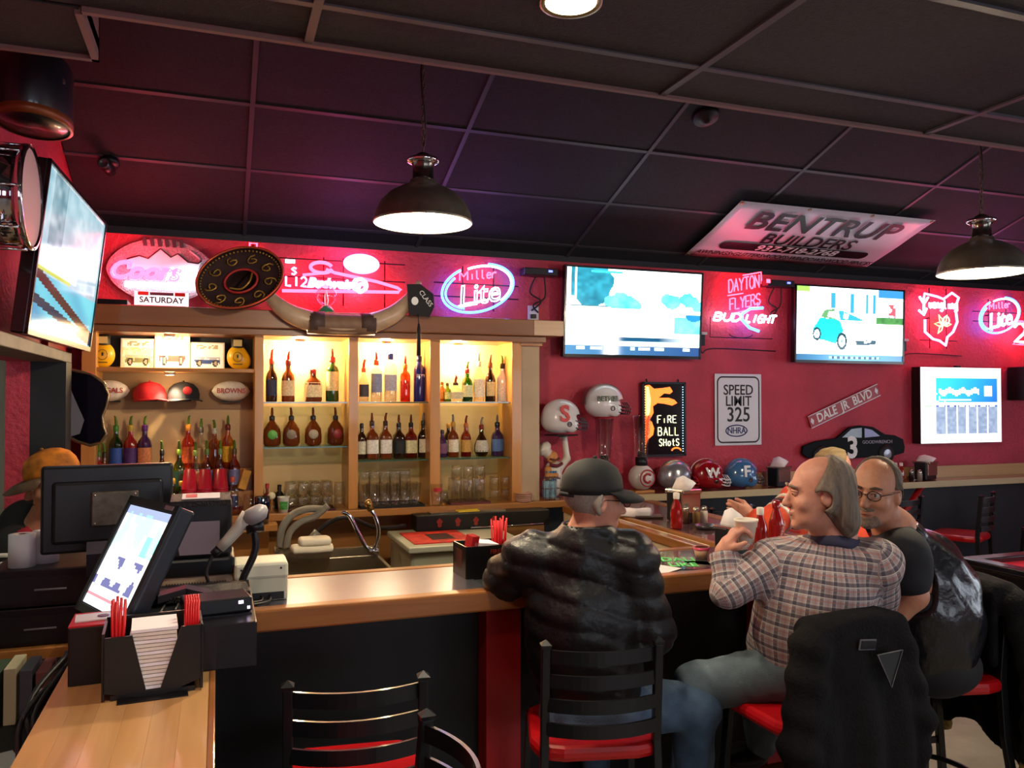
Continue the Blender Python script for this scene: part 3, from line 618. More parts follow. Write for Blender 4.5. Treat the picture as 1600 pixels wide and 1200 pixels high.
for i, x in enumerate((1.405, 1.43)): glass('rocks', x, 5.19+i*.08, CZ, 'short tumbler left of the right tray', 'tumblers left of the right tray', False)
for i in range(2):
    for q in range(2): glass('rocks', 1.775+i*.078, 5.22, CZ+q*.086, 'short tumbler stacked at the right end of the cabinet', 'tumblers right of the right tray', False)
t = thing('printed_glass', 'clear glass with a small red and blue logo before the divider', 'glass', (1.35, 5.145, CZ)); link('cup', gmesh['pint'], GL, t)
MB().lathe([(.0405, .095), (.042, .12)], n=8, a0=-PI/2-.7, a1=-PI/2+.7).build('logo', M('logo red', '#b02a3a', .4), t)
for k in range(5):
    tag(MB().lathe([(0, 0), (.05, 0), (.062, .012), (.058, .012), (.05, .004), (0, .004)], n=20).build('saucer', M('pink crockery', '#c99a84', .4), None, loc=(1.965, 5.16, CZ+k*.0125)), 'pinkish saucer stacked at the right end of the counter', 'saucer', 'saucer stack')
# small bar things at the left of the counter
t = thing('sauce_bottle', 'small red sauce bottle against the left divider', 'bottle', (.30, 5.36, CZ))
MB().lathe(profile('std', .022, .17), n=12).build('glass', M('sauce red', '#7a1418', .2, coat=1), t); MB().lathe([(.011, .13), (.012, .16), (0, .162)], n=10).build('cap', M('cap red', '#a8202a', .4), t)
t = thing('bitters_bottle', 'small black bitters bottle behind the white cup', 'bottle', (.375, 5.36, CZ))
MB().lathe(profile('squat', .038, .17), n=14).build('glass', M('gl black', '#0d0a0a'), t); MB().lathe([(.013, .12), (.014, .15), (0, .152)], n=10).build('cap', M('camera black', '#101014'), t)
t = thing('muddler', 'bar muddler with a cream ball knob in a clear holder', 'bar tool', (.315, 5.16, CZ))
MB().lathe([(0, 0), (.02, 0), (.02, .07), (.017, .07), (.017, .004)], n=14).build('holder', GL, t); MB().lathe([(.006, .01), (.006, .08), (.01, .085)], n=10).build('shaft', MAPLEX, t); MB().ball((0, 0, .105), .024, 16).build('knob', M('cream knob', '#e6d8b8', .4), t)
t = thing('paper_cup', 'white cup with a green leafy print on the counter', 'cup', (.385, 5.16, CZ))
MB().lathe([(0, 0), (.028, 0), (.035, .095), (.038, .098), (.033, .096)], n=18).build('cup', M('white cup', '#e9e6dc', .5), t); MB().lathe([(.0302, .02), (.0338, .07)], n=10, a0=-PI/2-.8, a1=-PI/2+.8).build('print', M('leaf green', '#4c9a4a', .5, noise=(80, .4)), t)
t = thing('shaker_tin', 'tall shiny blue and chrome shaker at the left end of the counter', 'shaker', (.255, 5.05, 1.021))
MB().lathe([(0, 0), (.036, 0), (.045, .16), (.042, .162), (.034, .004)], n=20).build('cup', M('shaker chrome', '#6a7488', .12, .95), t); MB().lathe([(.0385, .03), (.0445, .13)], n=20).build('wrap', M('shaker blue', '#14213f', .15, .6), t)
t = thing('glass_jug', 'round clear jug with a dark red drink near the shaker', 'jug', (.105, 5.155, CZ))
MB().lathe([(0, .002), (.04, .002), (.05, .05), (.035, .1), (.02, .12), (.02, .16)], n=18).build('glass', GL, t); MB().lathe([(0, .006), (.037, .006), (.046, .05), (0, .05)], n=16).build('drink', M('drink red', '#5a0c10', .1), t)
t = thing('glass_jug', 'round clear empty jug upside down beside the left divider', 'jug', (.19, 5.165, CZ)); MB().lathe([(.04, 0), (.045, .07), (.035, .12), (.0, .135)], n=18).build('glass', GL, t)
# ================================================================ the bar
OAK = wood('bar oak', '#a46a35', '#794822', 'X', 5, .3, .5); OAKY = wood('bar oak wing', '#a46a35', '#794822', 'Y', 5, .3, .5)
STEEL = M('brushed steel', '#8a8a98', .3, .9, noise=(3, .1)); DARKL = M('dark laminate', '#35393a', .18, coat=.6, noise=(6, .2)); BARB = M('bar front black', '#0b0a0c', .55); REDP = M('red painted wood', '#a3141a', .45, noise=(6, .15))
b = thing('bar_counter', 'main bar with a thick oak edge and dark front before the cabinet', 'bar', (0, 0, 0))
MB().b2((.0, 2.76, 1.0), (2.82, 2.82, 1.074)).build('oak_edge', OAK, b, .008)
MB().b2((-.36, 2.82, 1.035), (2.82, 3.25, 1.066)).build('bar_top', DARKL, b)
MB().b2((.13, 2.83, 1.0655), (.93, 3.24, 1.0685)).build('steel_inlay', STEEL, b)
MB().b2((-.36, 3.25, 1.0), (2.14, 3.30, 1.07)).build('back_edge', OAK, b, .005)
MB().b2((.0, 3.0, 0), (2.5, 3.05, 1.035)).build('front_panel', BARB, b)
MB().b2((.955, 2.9, 0), (1.095, 3.0, 1.03)).build('post', REDP, b, .004); MB().b2((2.19, 2.86, 0), (2.33, 3.0, 1.03)).build('post', REDP, b, .004)
MB().tube([(.05, 2.86, .2), (2.5, 2.86, .2)], .022).build('foot_rail', M('dull brass', '#5f4a2a', .35, .9), b)
lw = thing('bar_wing', 'light butcher block wing of the bar running towards the viewer', 'bar', (0, 0, 0))
BLOCK = [wood('block %d' % k, c1, c2, 'Y', 4, .35, .3) for k, (c1, c2) in enumerate((('#cfa06a', '#a97c4a'), ('#caa06e', '#a47646'), ('#d2a673', '#ae8250')))]
for k in range(6):
    MB().b2((-.36+k*.0575, -1.2, 1.03), (-.36+(k+1)*.0575-.0003, 2.82, 1.07)).build('plank', BLOCK[k % 3], lw)
MB().b2((-.015, -1.2, .995), (.0, 2.76, 1.071)).build('edge_strip', OAKY, lw, .003)
MB().b2((-.06, -1.2, 0), (-.02, 3.0, 1.03)).build('side_panel', BARB, lw)
MB().b2((-.36, -1.2, .25), (-.06, 2.8, .27)).b2((-.36, -1.2, .62), (-.06, 2.8, .64)).build('shelf', M('shelf black', '#0d0d0f', .6), lw)
rw = thing('bar_wing', 'far right wing of the bar with beige inner panel and napkin boxes', 'bar', (0, 0, 0))
MAUVE = M('mauve laminate', '#5d4348', .16, coat=.5, noise=(5, .15))
MB().b2((2.29, 3.25, 1.035), (2.74, 4.9, 1.066)).build('bar_top', MAUVE, rw)
MB().b2((2.74, 3.0, 1.0), (2.82, 4.9, 1.072)).build('outer_edge', OAKY, rw, .008)
MB().b2((2.14, 3.3, 1.02), (2.20, 4.9, 1.066)).build('inner_edge', OAKY, rw, .005); MB().b2((2.20, 3.3, 1.02), (2.26, 4.9, 1.045)).build('drip_channel', M('camera black', '#101014'), rw)
MB().b2((2.222, 3.35, 1.045), (2.238, 4.85, 1.056)).build('channel_strip', M('cream strip', '#d9c9a0', .5), rw); MB().b2((2.26, 3.3, 1.02), (2.29, 4.9, 1.068)).build('ridge', OAKY, rw)
MB().b2((2.15, 3.3, .1), (2.19, 4.9, 1.02)).build('inner_panel', M('beige panel', '#b1a283', .6, noise=(3, .12)), rw)
MB().b2((2.5, 3.05, 0), (2.54, 4.9, 1.035)).build('outer_panel', BARB, rw)
# drink rail along the back wall
dr_ = thing('drink_rail', 'long wooden drink rail shelf along the red back wall', 'shelf', (0, 0, 0))
MB().b2((2.28, 5.2, 1.025), (RW-.02, 5.48, 1.07)).build('rail_top', M('rail top', '#7a4030', .25, coat=.5, noise=(6, .2)), dr_, .004)
MB().b2((2.28, 5.19, 1.022), (RW-.02, 5.205, 1.072)).build('rail_edge', wood('rail edge', '#c7b48c', '#b09a70', 'X', 4), dr_)
MB().b2((4.0, 5.465, 1.07), (RW-.02, 5.48, 1.17)).build('backsplash', wood('rail splash', '#d0a878', '#b88c58', 'X', 4), dr_)
for x in (3.0, 5.33, 7.6):
    MB().b2((x-.05, 5.24, 0), (x+.05, 5.34, 1.022)).build('post', REDP, dr_, .004)
    MB().tube([(x+.04, 5.29, .70), (x+.32, 5.29, 1.02)], .035, 4).build('brace', REDP, dr_)

# ================================================================ screens
def hsh(a, b=0.0): v = math.sin(a*127.1+b*311.7)*43758.5453; return v-math.floor(v)
def vn(x, y):
    i, j = math.floor(x), math.floor(y); fx, fy = x-i, y-j; fx = fx*fx*(3-2*fx); fy = fy*fy*(3-2*fy)
    return (hsh(i, j)*(1-fx)+hsh(i+1, j)*fx)*(1-fy)+(hsh(i, j+1)*(1-fx)+hsh(i+1, j+1)*fx)*fy
def mixc(a, b, t): t = max(0, min(1, t)); return tuple(p*(1-t)+q*t for p, q in zip(a, b))
WHITE = (1, 1, 1)
def pic_street(u, v):
    c = (.93, 1, 1)
    n = vn(u*14, v*10)*.6+vn(u*34, v*26)*.4
    if v > .5:
        d = ((u-.17)/.17)**2+((v-.83)/.27)**2
        if d < 1.15-.7*n+.2 and u > .03: c = mixc(hx('#0a4256'), hx('#2c8ca0'), n)
        if abs(u-.065) < .007: c = (1, 1, 1)
        for cx, cy, r in ((.42, .60, .12), (.33, .62, .07), (.77, .66, .09), (.9, .68, .09), (1.0, .6, .07), (.5, .58, .05)):
            if (u-cx)**2+((v-cy)*.9)**2 < (r*(.55+.6*n))**2 and v > .55: c = mixc(hx('#1a93a8'), hx('#6fd6e0'), n)
        if abs(v-.565) < .006 and u < .3: c = hx('#37626a')
        if abs(v-.965) < .012 and .17 < u < .4: c = hx('#35c3c0')
    else:
        if u > .80 and .27 < v < .46: c = mixc(hx('#35a2a8'), hx('#77d8dc'), n)
        if (u-.95)**2/.004+(v-.49)**2/.005 < 1: c = hx('#1a6f9c')
        if .62 < u < .80 and .28 < v < .55 and n > .55: c = hx('#bfeff2')
        if .16 < v < .215: c = mixc(hx('#0f3f5c'), (.85, .97, 1), abs(u-.55)*2.2-.3)
        if .13 < v < .16: c = (.55, .9, .98)
        if v < .105: c = mixc(hx('#3a6a8c'), hx('#1c3a66'), u)
        if .055 < v < .095 and (.08 < u < .14 or .18 < u < .27 or .47 < u < .51 or .53 < u < .62 or .65 < u < .73 or .87 < u < .93): c = hx('#0e2036') if v < .06 or v > .09 else hx('#dff2ff')
    g = math.exp(-((u-.33)/.045)**2)*(v < .22)
    return mixc(c, (1, 1, 1), g)
def inpoly(x, y, P):
    r = False; n = len(P); j = n-1
    for i in range(n):
        (xi, yi), (xj, yj) = P[i], P[j]
        if (yi > y) != (yj > y) and x < (xj-xi)*(y-yi)/(yj-yi)+xi: r = not r
        j = i
    return r
CARP = (([(205, 540), (200, 470), (225, 425), (245, 385), (272, 330), (330, 316), (385, 332), (470, 370), (560, 405), (610, 450), (622, 530), (605, 590), (520, 606), (415, 596), (360, 570)], (.9, .99, 1)),
        ([(205, 540), (200, 470), (225, 425), (245, 390), (350, 400), (372, 410), (395, 480), (360, 520), (350, 572), (260, 545)], hx('#17b0ba')),
        ([(250, 385), (272, 335), (335, 325), (350, 402)], hx('#4f7d52')), ([(290, 380), (300, 345), (338, 345), (345, 395)], hx('#d6efe6')),
        ([(360, 335), (390, 338), (470, 372), (540, 405), (375, 402)], hx('#2a8a9c')), ([(395, 350), (430, 360), (420, 395), (392, 392)], (.9, 1, 1)),
        ([(475, 548), (610, 538), (606, 572), (480, 576)], hx('#23404c')), ([(530, 545), (575, 542), (574, 560), (532, 562)], (.9, .97, 1)), ([(205, 555), (350, 600), (560, 612), (620, 600), (560, 640), (350, 630)], hx('#a9d3e4')))
def pic_car(u, v):
    n = vn(u*16, v*12)*.6+vn(u*36, v*30)*.4; c = mixc((.9, .97, 1), (1, 1, 1), n)
    if v > .52:
        if u > .78: c = mixc(hx('#9fb9c9'), hx('#e9f3f6'), n)
        for a, b in ((.335, .02), (.51, .015), (.65, .012), (.72, .012)):
            if abs(u-a) < b and .66 < v < .93: c = hx('#2f7f9c')
        if .86 < u < .93 and .6 < v < .8 and n > .4: c = hx('#9a4650')
        if u > .76 and v > .9: c = hx('#2c6fae')
        if u > .74 and .52 < v < .62: c = mixc(hx('#1c4a28'), hx('#4f8a4a'), n)
        if u < .12 and v > .93: c = hx('#7fae4a')
    if v < .16: c = mixc((.62, .85, .97), (.9, .97, 1), n)
    if v < .085: c = mixc(hx('#4f8fb4'), hx('#123a5e'), abs(u-.55)*1.5); 
    if .02 < v < .055 and .3 < u < .78: c = hx('#1d3850') if int(u*40) % 2 else hx('#7fa6bd')
    # small turquoise car in three-quarter view
    X_, Y_ = 95+u*695, 175+(1-v)*515
    for poly, col in CARP:
        if inpoly(X_, Y_, poly): c = col
    for cx, cy, rx, ry in ((225, 505, 26, 46), (385, 552, 33, 62)):
        d = math.hypot((X_-cx)/rx, (Y_-cy)/ry)
        if d < 1: c = hx('#12343e') if d > .66 else ((.85, .95, 1) if d > .2 else hx('#5f8c98'))
    return c
def pic_track(u, v):
    n = vn(u*8, v*9)*.6+vn(u*22, v*20)*.4; c = mixc(hx('#6fa3b4'), hx('#c7dde4'), n)
    if v > .55 and .1 < u < .3: c = mixc(hx('#2f5f70'), c, n)
    if v < .36: c = mixc(hx('#1f6fae'), hx('#6fd0dc'), vn(u*5+v*6, v*3))
    if abs(v-(.36-.28*u)) < .035: c = hx('#4a2420')
    if abs(v-(.2-.16*u)) < .03: c = hx('#1a2a44')
    if .37 < v < .40 and u < .5: c = hx('#b9c43a')
    if .40 < v < .47 and u < .6: c = (.95, .95, .95)
    return c
BEZ = M('screen bezel', '#08080a', .25, coat=.3)
def television(label, W, H, loc, rot, fn, em, nx=150, ny=86):
    t = thing('television', label, 'television', loc, rot=rot)
    MB().box((0, .03, 0), (W, .05, H)).build('housing', BEZ, t, .006)
    f = .014
    MB().box((0, .002, H/2-f/2), (W, .012, f)).box((0, .002, -H/2+f*.8), (W, .012, f*1.6)).box((-W/2+f/2, .002, 0), (f, .012, H)).box((W/2-f/2, .002, 0), (f, .012, H)).build('bezel', BEZ, t)
    picture('screen', W-2*f, H-2.6*f, nx, ny, fn, vcol_mat('lit screen %.1f' % em, em, .12), t, (0, .0035, .004))
    MB().box((0, .09, 0), (.3, .08, .3)).build('wall_mount', M('mount black', '#0b0b0c', .5), t)
    return t
television('large lit wall television showing a tree lined street', 1.165, .67, (2.945, 5.37, 2.408), (.07, 0, 0), pic_street, 2.6)
television('lit wall television showing a small turquoise car', 1.15, .64, (4.985, 5.37, 2.385), (.03, 0, 0), pic_car, 2.6)
television('slanted television on the left wall seen nearly edge on', 1.17, .66, (-.60, 3.98, 2.33), (.11, 0, PI/2-.045), pic_track, 1.1)
# ================================================================ neon
def neon(n, col, s): return M('neon '+n, col, .3, em=s, emcol=col)
NR = neon('red', (1, .03, .06), 13); NP = neon('pink', (1, .10, .28), 11); NB = neon('blue', (.03, .12, 1), 14); NW = neon('white', (.80, .88, 1), 7); NT = neon('turquoise', (.25, .62, 1), 9); NG = neon('green', (.45, 1, .35), 2.0); NO = neon('orange', (1, .35, .12), 2.5)
WIRE = M('support wire', '#120d10', .5)
NY = 5.44
def sign(label, x, z, y=NY): return thing('neon_sign', label, 'neon sign', (x, y, z))
def wires(t, xs, zs_, w_, h_):
    mb = MB()
    for z in zs_: mb.tube([(-w_, .03, z), (w_, .03, z)], .004, 5)
    for x in xs: mb.tube([(x, .035, -h_), (x, .035, h_)], .004, 5)
    for x in xs[:2]: mb.tube([(x, .03, 0), (x, .07, 0)], .006, 5)
    mb.build('support_frame', WIRE, t)
# football beer sign
t = sign('football shaped beer neon above the left bay', -.33, 2.545)
fb = [(.315*math.cos(a), .20*math.copysign(abs(math.sin(a))**1.15, math.sin(a))) for a in [2*PI*q/48 for q in range(48)]]
MB().prism(fb, .012, Matrix.Translation((0, .03, .02))).build('football_panel', M('pebbled silver', '#a99aa0', .4, .3, noise=(120, .35), bump=(150, .6)), t)
MB().tube([(-.25*math.cos(a)*1.0, .026, .02+.172*math.sin(a)) for a in [PI*.72+q*PI*.12/6 for q in range(7)]][::-1], .006, 6).build('stripe', M('print white', '#eeeeee'), t)
lc = MB()
for k in range(6): lc.box((-.10+k*.042, .026, .195), (.022, .012, .05), (0, -.15, 0))
lc.build('laces', M('lace grey', '#3c3038', .5), t)
mt = [(-.2, .06), (-.13, .085), (-.08, .07), (-.01, .135), (.05, .085), (.09, .11), (.15, .06), (.21, .055), (.23, .075)]
MB().prism([(-.2, .0)]+mt+[(.2, .0)], .006, Matrix.Translation((0, .022, .02))).build('mountains', M('print white', '#eeeeee'), t)
MB().tube([(x, .016, z+.02) for x, z in mt], .0045, 6).build('mountain_outline', M('print black', '#1a1216'), t)
link('script_neon', textmesh('Coors', .155, shear=.35, outline=True, bev=.0075), NR, t, loc=(-.105, 0, .005), rot=(PI/2, 0, 0))
link('script_core', textmesh('Coors', .155, ext=.002, shear=.35), NP, t, loc=(-.105, .008, .005), rot=(PI/2, 0, 0))
link('word_neon', textmesh('LIGHT', .095, shear=.35, outline=True, bev=.006), NW, t, loc=(.155, 0, -.005), rot=(PI/2, 0, 0)); MB().box((.0, .012, -.075), (.42, .008, .035)).build('lit_bar', NW, t)
MB().prism([(-.155, -.20), (.155, -.20), (.155, -.115), (-.155, -.115)], .012, Matrix.Translation((0, .01, 0))).build('plaque', M('plaque lit', '#f4f0ee', .4, em=.9, emcol=(1, .96, .96)), t)
text('SATURDAY', .05, (0, .006, -.168), M('print black', '#1a1216'), t, sx=1.0, bold=.02)
[MB().box((x_, .006, -.128), (.06, .006, .022)).build('plaque_flash', M('flash red', '#a3281c', .5), t) for x_ in (-.105, .105)]; MB().box((0, .006, -.128), (.135, .006, .018)).build('plaque_slot', M('slot grey', '#4a4a55', .4), t)
MB().prism([(-.14, -.20), (.14, -.20), (.06, -.235), (-.06, -.235)], .01, Matrix.Translation((0, .012, 0))).build('plaque_tip', M('flash red', '#a3281c'), t)
lamp('added_glow', 'POINT', (-.1, -.14, .08), 7, (1, .06, .10), t, .1)
# small square letter
t = sign('small square red neon letter above the sombrero', .21, 2.742); MB().tube([(-.022, 0, -.026), (.022, 0, -.026), (.022, 0, .026), (-.022, 0, .026)], .0075, 6, closed=True).build('tube', NR, t); wires(t, [0], [0], .02, .03)
# race car neon
t = sign('red dragster shaped neon with a pink oval above the middle bays', .79, 2.55)
cr = MB().tube([(-.40, 0, -.08), (.20, 0, -.06), (.37, 0, -.055), (.385, 0, -.04), (.36, 0, -.025), (.22, 0, .01), (-.06, 0, .055), (-.12, 0, .075)], .011, 8)
cr.tube(ell(-.15, .085, .07, .035, .3, 2*PI-.2, 20), .012, 8).tube([(-.27, 0, .03), (-.1, 0, .055)], .009, 8); cr.build('body_tube', NR, t)
link('script_neon', textmesh('Budweiser', .085, shear=.3, outline=True, bev=.007), NP, t, loc=(-.06, .0, -.02), rot=(PI/2, 0, 0))
MB().prism([(.105*math.cos(a), .052*math.sin(a)) for a in [2*PI*q/32 for q in range(32)]], .012, Matrix.Translation((.115, 0, .125))).build('oval_plate', neon('oval', (1, .35, .62), 7), t); MB().tube(ell(.115, .125, .112, .058, n=36), .01, 8, ).build('oval_tube', NP, t)
MB().tube(ell(.105, -.02, .042, .042, n=24), .014, 8).build('wheel_tube', NT, t)
lt = MB(); strokes(lt, 's', -.345, .03, .04, .07, .007); strokes(lt, 'LI2', -.375, -.045, .035, .06, .007, .35); lt.build('letter_tubes', NP, t); MB().box((-.35, 0, .115), (.06, .012, .022)).build('bar_tube', NW, t)
wires(t, [-.13, .0, .28], [.14, .02], .42, .16); lamp('added_glow', 'POINT', (.0, -.12, .0), 2.6, (1, .07, .14), t, .1); lamp('added_glow', 'POINT', (.02, -.16, .24), 2.2, (.35, .25, 1), t, .08)  # last lamp is added: violet cast on the ceiling, no such tube here
# oval beer neon, left
def lite(label, x, z, s, word):
    t = sign(label, x, z)
    a = MB().tube(ell(0, 0, .26*s, .155*s, 1.9, 2*PI+1.1, 48, tilt=.3), .0085*s, 8).tube(ell(.0, 0, .235*s, .13*s, 2.2, 4.1, 24, tilt=.3), .0075*s, 8); a.build('ring_tube', NB, t)
    MB().tube(ell(0, 0, .245*s, .143*s, -1.0, 1.7, 30, tilt=.3), .0075*s, 8).build('inner_ring_tube', NT, t)
    m1 = MB(); strokes(m1, 'M', -.13*s, .045*s, .055*s, .06*s, .006*s, slope=.12); strokes(m1, 'iller', -.06*s, .055*s, .034*s, .06*s, .0055*s, slope=.12, gap=.15); m1.build('script_neon', NR, t)
    link('word_neon', textmesh('Lite', .20*s, shear=.25, outline=True, bev=.0045*s), neon('ice', (.55, .75, 1), 4.5), t, loc=(0, 0, -.045*s), rot=(PI/2, -.2, 0))
    MB().tube([(-.14*s, 0, -.13*s), (-.02*s, 0, -.10*s), (.05*s, 0, -.075*s)], .0075*s, 8).build('tail_tube', NW, t)
    wires(t, [-.1*s, .12*s], [.03*s, -.06*s], .3*s, .15*s)
    lamp('added_glow', 'POINT', (0, -.13, 0), 1.8, (.12, .2, 1), t, .1); lamp('added_glow', 'POINT', (0, -.12, .08), .6, (1, .1, .12), t, .08)
lite('blue oval beer neon with red script, beside the left large screen', 1.73, 2.55, 1.05, True)
lite('round blue beer neon near the right edge of the back wall', 6.775, 2.54, 1.0, True)
# college and beer neon between the screens
t = sign('red college neon above white and blue beer lettering, between the screens', 3.98, 2.56)
m1 = MB(); strokes(m1, 'DAYTON', -.155, .055, .04, .10, .006, .25, slope=.2); strokes(m1, 'FLYERS', -.145, -.085, .04, .09, .006, .25, slope=.2)
m1.tube([(-.02, 0, .20), (.155, 0, .235), (.16, 0, .14)], .006, 6).tube([(-.165, 0, .03), (-.02, 0, .055)], .006, 6).tube([(-.09, 0, -.105), (.12, 0, -.05), (.12, 0, -.01)], .006, 6); m1.build('college_tubes', NR, t)
m2 = MB(); strokes(m2, 'BUD', -.30, -.17, .068, .06, .0085, .28, shear=.4); strokes(m2, 'LIGHT', .0, -.175, .045, .06, .0085, .3, shear=.4); m2.build('beer_tubes', NW, t)
MB().tube([(.17, 0, -.055), (.05, 0, -.065), (-.03, 0, -.11), (-.03, 0, -.16), (.04, 0, -.22), (.13, 0, -.245)], .012, 8).build('swoosh_tube', NB, t)
MB().tube(ell(-.02, -.27, .11, .03, PI, 2*PI, 14, y=.03), .004, 5).tube([(-.3, .04, -.14), (-.3, .05, -.30), (.3, .05, -.30)], .004, 5).build('cable', WIRE, t)
lamp('added_glow', 'POINT', (0, -.12, .05), 1.8, (1, .06, .08), t, .1); lamp('added_glow', 'POINT', (.05, -.12, -.15), .9, (.25, .3, 1), t, .08)
# state outline neon
t = sign('pink state outline neon with a green leaf inside', 6.06, 2.49)
st = [(-.19, -.02), (-.19, -.13), (-.10, -.19), (-.02, -.205), (.05, -.245), (.07, -.17), (.14, -.12), (.19, -.03), (.17, .10), (.21, .19), (.13, .23), (.03, .17), (-.05, .19), (-.19, .21), (-.21, .13)]
MB().tube([(x, 0, z) for x, z in st], .011, 8).build('outline_tube', NP, t)
m1 = MB(); strokes(m1, 'Y', -.25, .05, .10, .13, .010); strokes(m1, 'uengling', -.14, .085, .037, .075, .0075, .15); m1.tube([(-.26, 0, .06), (-.2, 0, .02), (-.17, 0, .08)], .01, 6); m1.build('script_neon', neon('pale pink', (1, .35, .55), 8), t)
lf = MB()
for k in range(5):
    a = PI/2+.5+(k-2)*1.0; lf.tube([(.02+.0*1, 0, -.06)]+[(.02+r*math.cos(a+s), 0, -.06+r*math.sin(a+s)) for r, s in ((.05, .35), (.10, .0), (.05, -.35))]+[(.02, 0, -.06)], .005, 6)
lf.build('leaf_tube', NG, t); MB().tube(ell(.06, -.02, .035, .035, n=16), .005, 6).build('nut_tube', neon('tan', (1, .75, .45), 5), t)
wires(t, [-.1, .1], [.14, -.2], .22, .27); lamp('added_glow', 'POINT', (0, -.16, 0), 8, (1, .05, .14), t, .1)
t = sign('white neon numeral with red rim at the right edge', 7.03, 2.385); m1 = MB(); strokes(m1, '2', -.07, -.085, .14, .17, .012); m1.build('numeral_tube', neon('pale pink', (1, .35, .55), 8), t)
m1 = MB(); strokes(m1, '2', -.095, -.11, .19, .22, .007); m1.build('rim_tube', NR, t); lamp('added_glow', 'POINT', (0, -.16, 0), 7, (1, .05, .07), t, .1)
# power boxes, cables, outlet
PB = M('power box', '#1a1820', .35)
for x, z, l in ((2.177, 2.68, 'small black power box with a blue light left of the street screen'), (4.265, 2.70, 'small black power box with a blue light left of the car screen')):
    t = thing('power_box', l, 'power box', (x, 5.40, z))
    MB().box((0, 0, 0), (.26, .1, .05)).build('case', PB, t, .005); MB().box((.07, -.052, .005), (.03, .004, .014)).build('indicator', M('blue led', '#2a30ff', em=6, emcol=(.08, .1, 1)), t); MB().box((0, .08, 0), (.05, .1, .04)).build('bracket', WIRE, t)
    if x > 3.5: MB().box((-.13, -.052, .01), (.035, .004, .03)).build('red_indicator', neon('red', (1, .03, .06), 13), t)
    MB().tube(catmull([(-.02, .02, -.03), (-.05, .05, -.14), (.04, .06, -.2), (-.03, .07, -.27)]), .006, 6).tube(catmull([(.05, .02, -.03), (.07, .06, -.17), (-.02, .06, -.23), (.03, .09, -.28)]), .006, 6).build('cable', WIRE, t)
t = thing('wall_outlet', 'white outlet with a plug below the left power box', 'outlet', (2.171, 5.5, 2.39)); MB().box((0, 0, 0), (.085, .012, .12)).build('plate', M('outlet white', '#c9c6cf', .4), t, .003); MB().box((-.005, -.02, -.02), (.035, .03, .03)).build('plug', WIRE, t)
for u, l in ((3.568, 'street screen'), (5.618, 'car screen')):
    t = thing('cable_plug', 'plug and dangling leads right of the '+l, 'plug', (u, 5.45, 2.23)); MB().box((0, 0, 0), (.05, .05, .09)).build('plug', PB, t, .004); MB().box((.01, -.03, .05), (.05, .02, .02)).build('tag', M('outlet white', '#c9c6cf'), t)
    MB().tube(catmull([(0, 0, -.04), (.03, .02, -.1), (.15, .04, -.06), (.75, .05, -.07)]), .005, 5).build('lead', WIRE, t); MB().tube([(0, .02, 0), (0, .08, 0)], .02).build('socket', PB, t)
# ================================================================ things on top of the cabinet
SOM = M('dark red felt', '#2a0d10', .8, noise=(12, .4)); GOLD = M('gold thread', '#b58a3a', .35, .7); COPPER = M('copper thread', '#b0482a', .4, .5)
t = thing('sombrero', 'dark maroon embroidered sombrero propped with its opening outward on the cabinet', 'hat', (0.094, 4.92, 2.285), rot=(0, 0, 0))
mx = Matrix.Translation((.03, .02, .165)) @ Euler((PI/2-.22, -.38, 0)).to_matrix().to_4x4() @ Matrix.Scale(.84, 4)       # opening faces the room
br = [(.29, .075), (.295, .06), (.28, .03), (.23, .0), (.16, -.01), (.125, -.005), (.12, -.03), (.10, -.12), (.06, -.18), (0, -.19)]
sm = Matrix.Diagonal((1, .72, 1, 1))
o = MB().lathe(br, n=48, mx=mx @ sm).build('brim', SOM, t); o.modifiers.new('s', 'SOLIDIFY').thickness = .006
MB().tube([mx @ Vector((.29*math.cos(a), .29*.72*math.sin(a), .078)) for a in [2*PI*q/60 for q in range(60)]], .007, 6, closed=True).build('edge_braid', COPPER, t)
bd = MB()
for q in range(64): a = 2*PI*q/64; bd.ball(mx @ Vector((.27*math.cos(a), .27*.72*math.sin(a), .045)), .006, 6)
bd.build('edge_beads', GOLD, t)
for k in range(9):
    a = 2*PI*k/9+.2; R_ = .2
    MB().tube([mx @ Vector(((R_+.05*math.cos(s*.75)*(1-s/12))*math.cos(a+.16*math.sin(s*.75)), .72*(R_+.05*math.cos(s*.75)*(1-s/12))*math.sin(a+.16*math.sin(s*.75)), .014)) for s in range(10)], .0045, 5).build('embroidery', GOLD, t)
MB().tube([mx @ Vector((.112*math.cos(a), .081*math.sin(a), .004)) for a in [2*PI*q/40 for q in range(40)]], .008, 6, closed=True).build('inner_band', M('band red', '#9a1c1c', .5), t)
MB().tube(catmull([mx @ Vector(p) for p in ((-.09, -.02, .0), (-.02, -.06, .02), (.05, -.03, .03), (.09, .03, .0))]), .006, 6).build('chin_cord', GOLD, t)
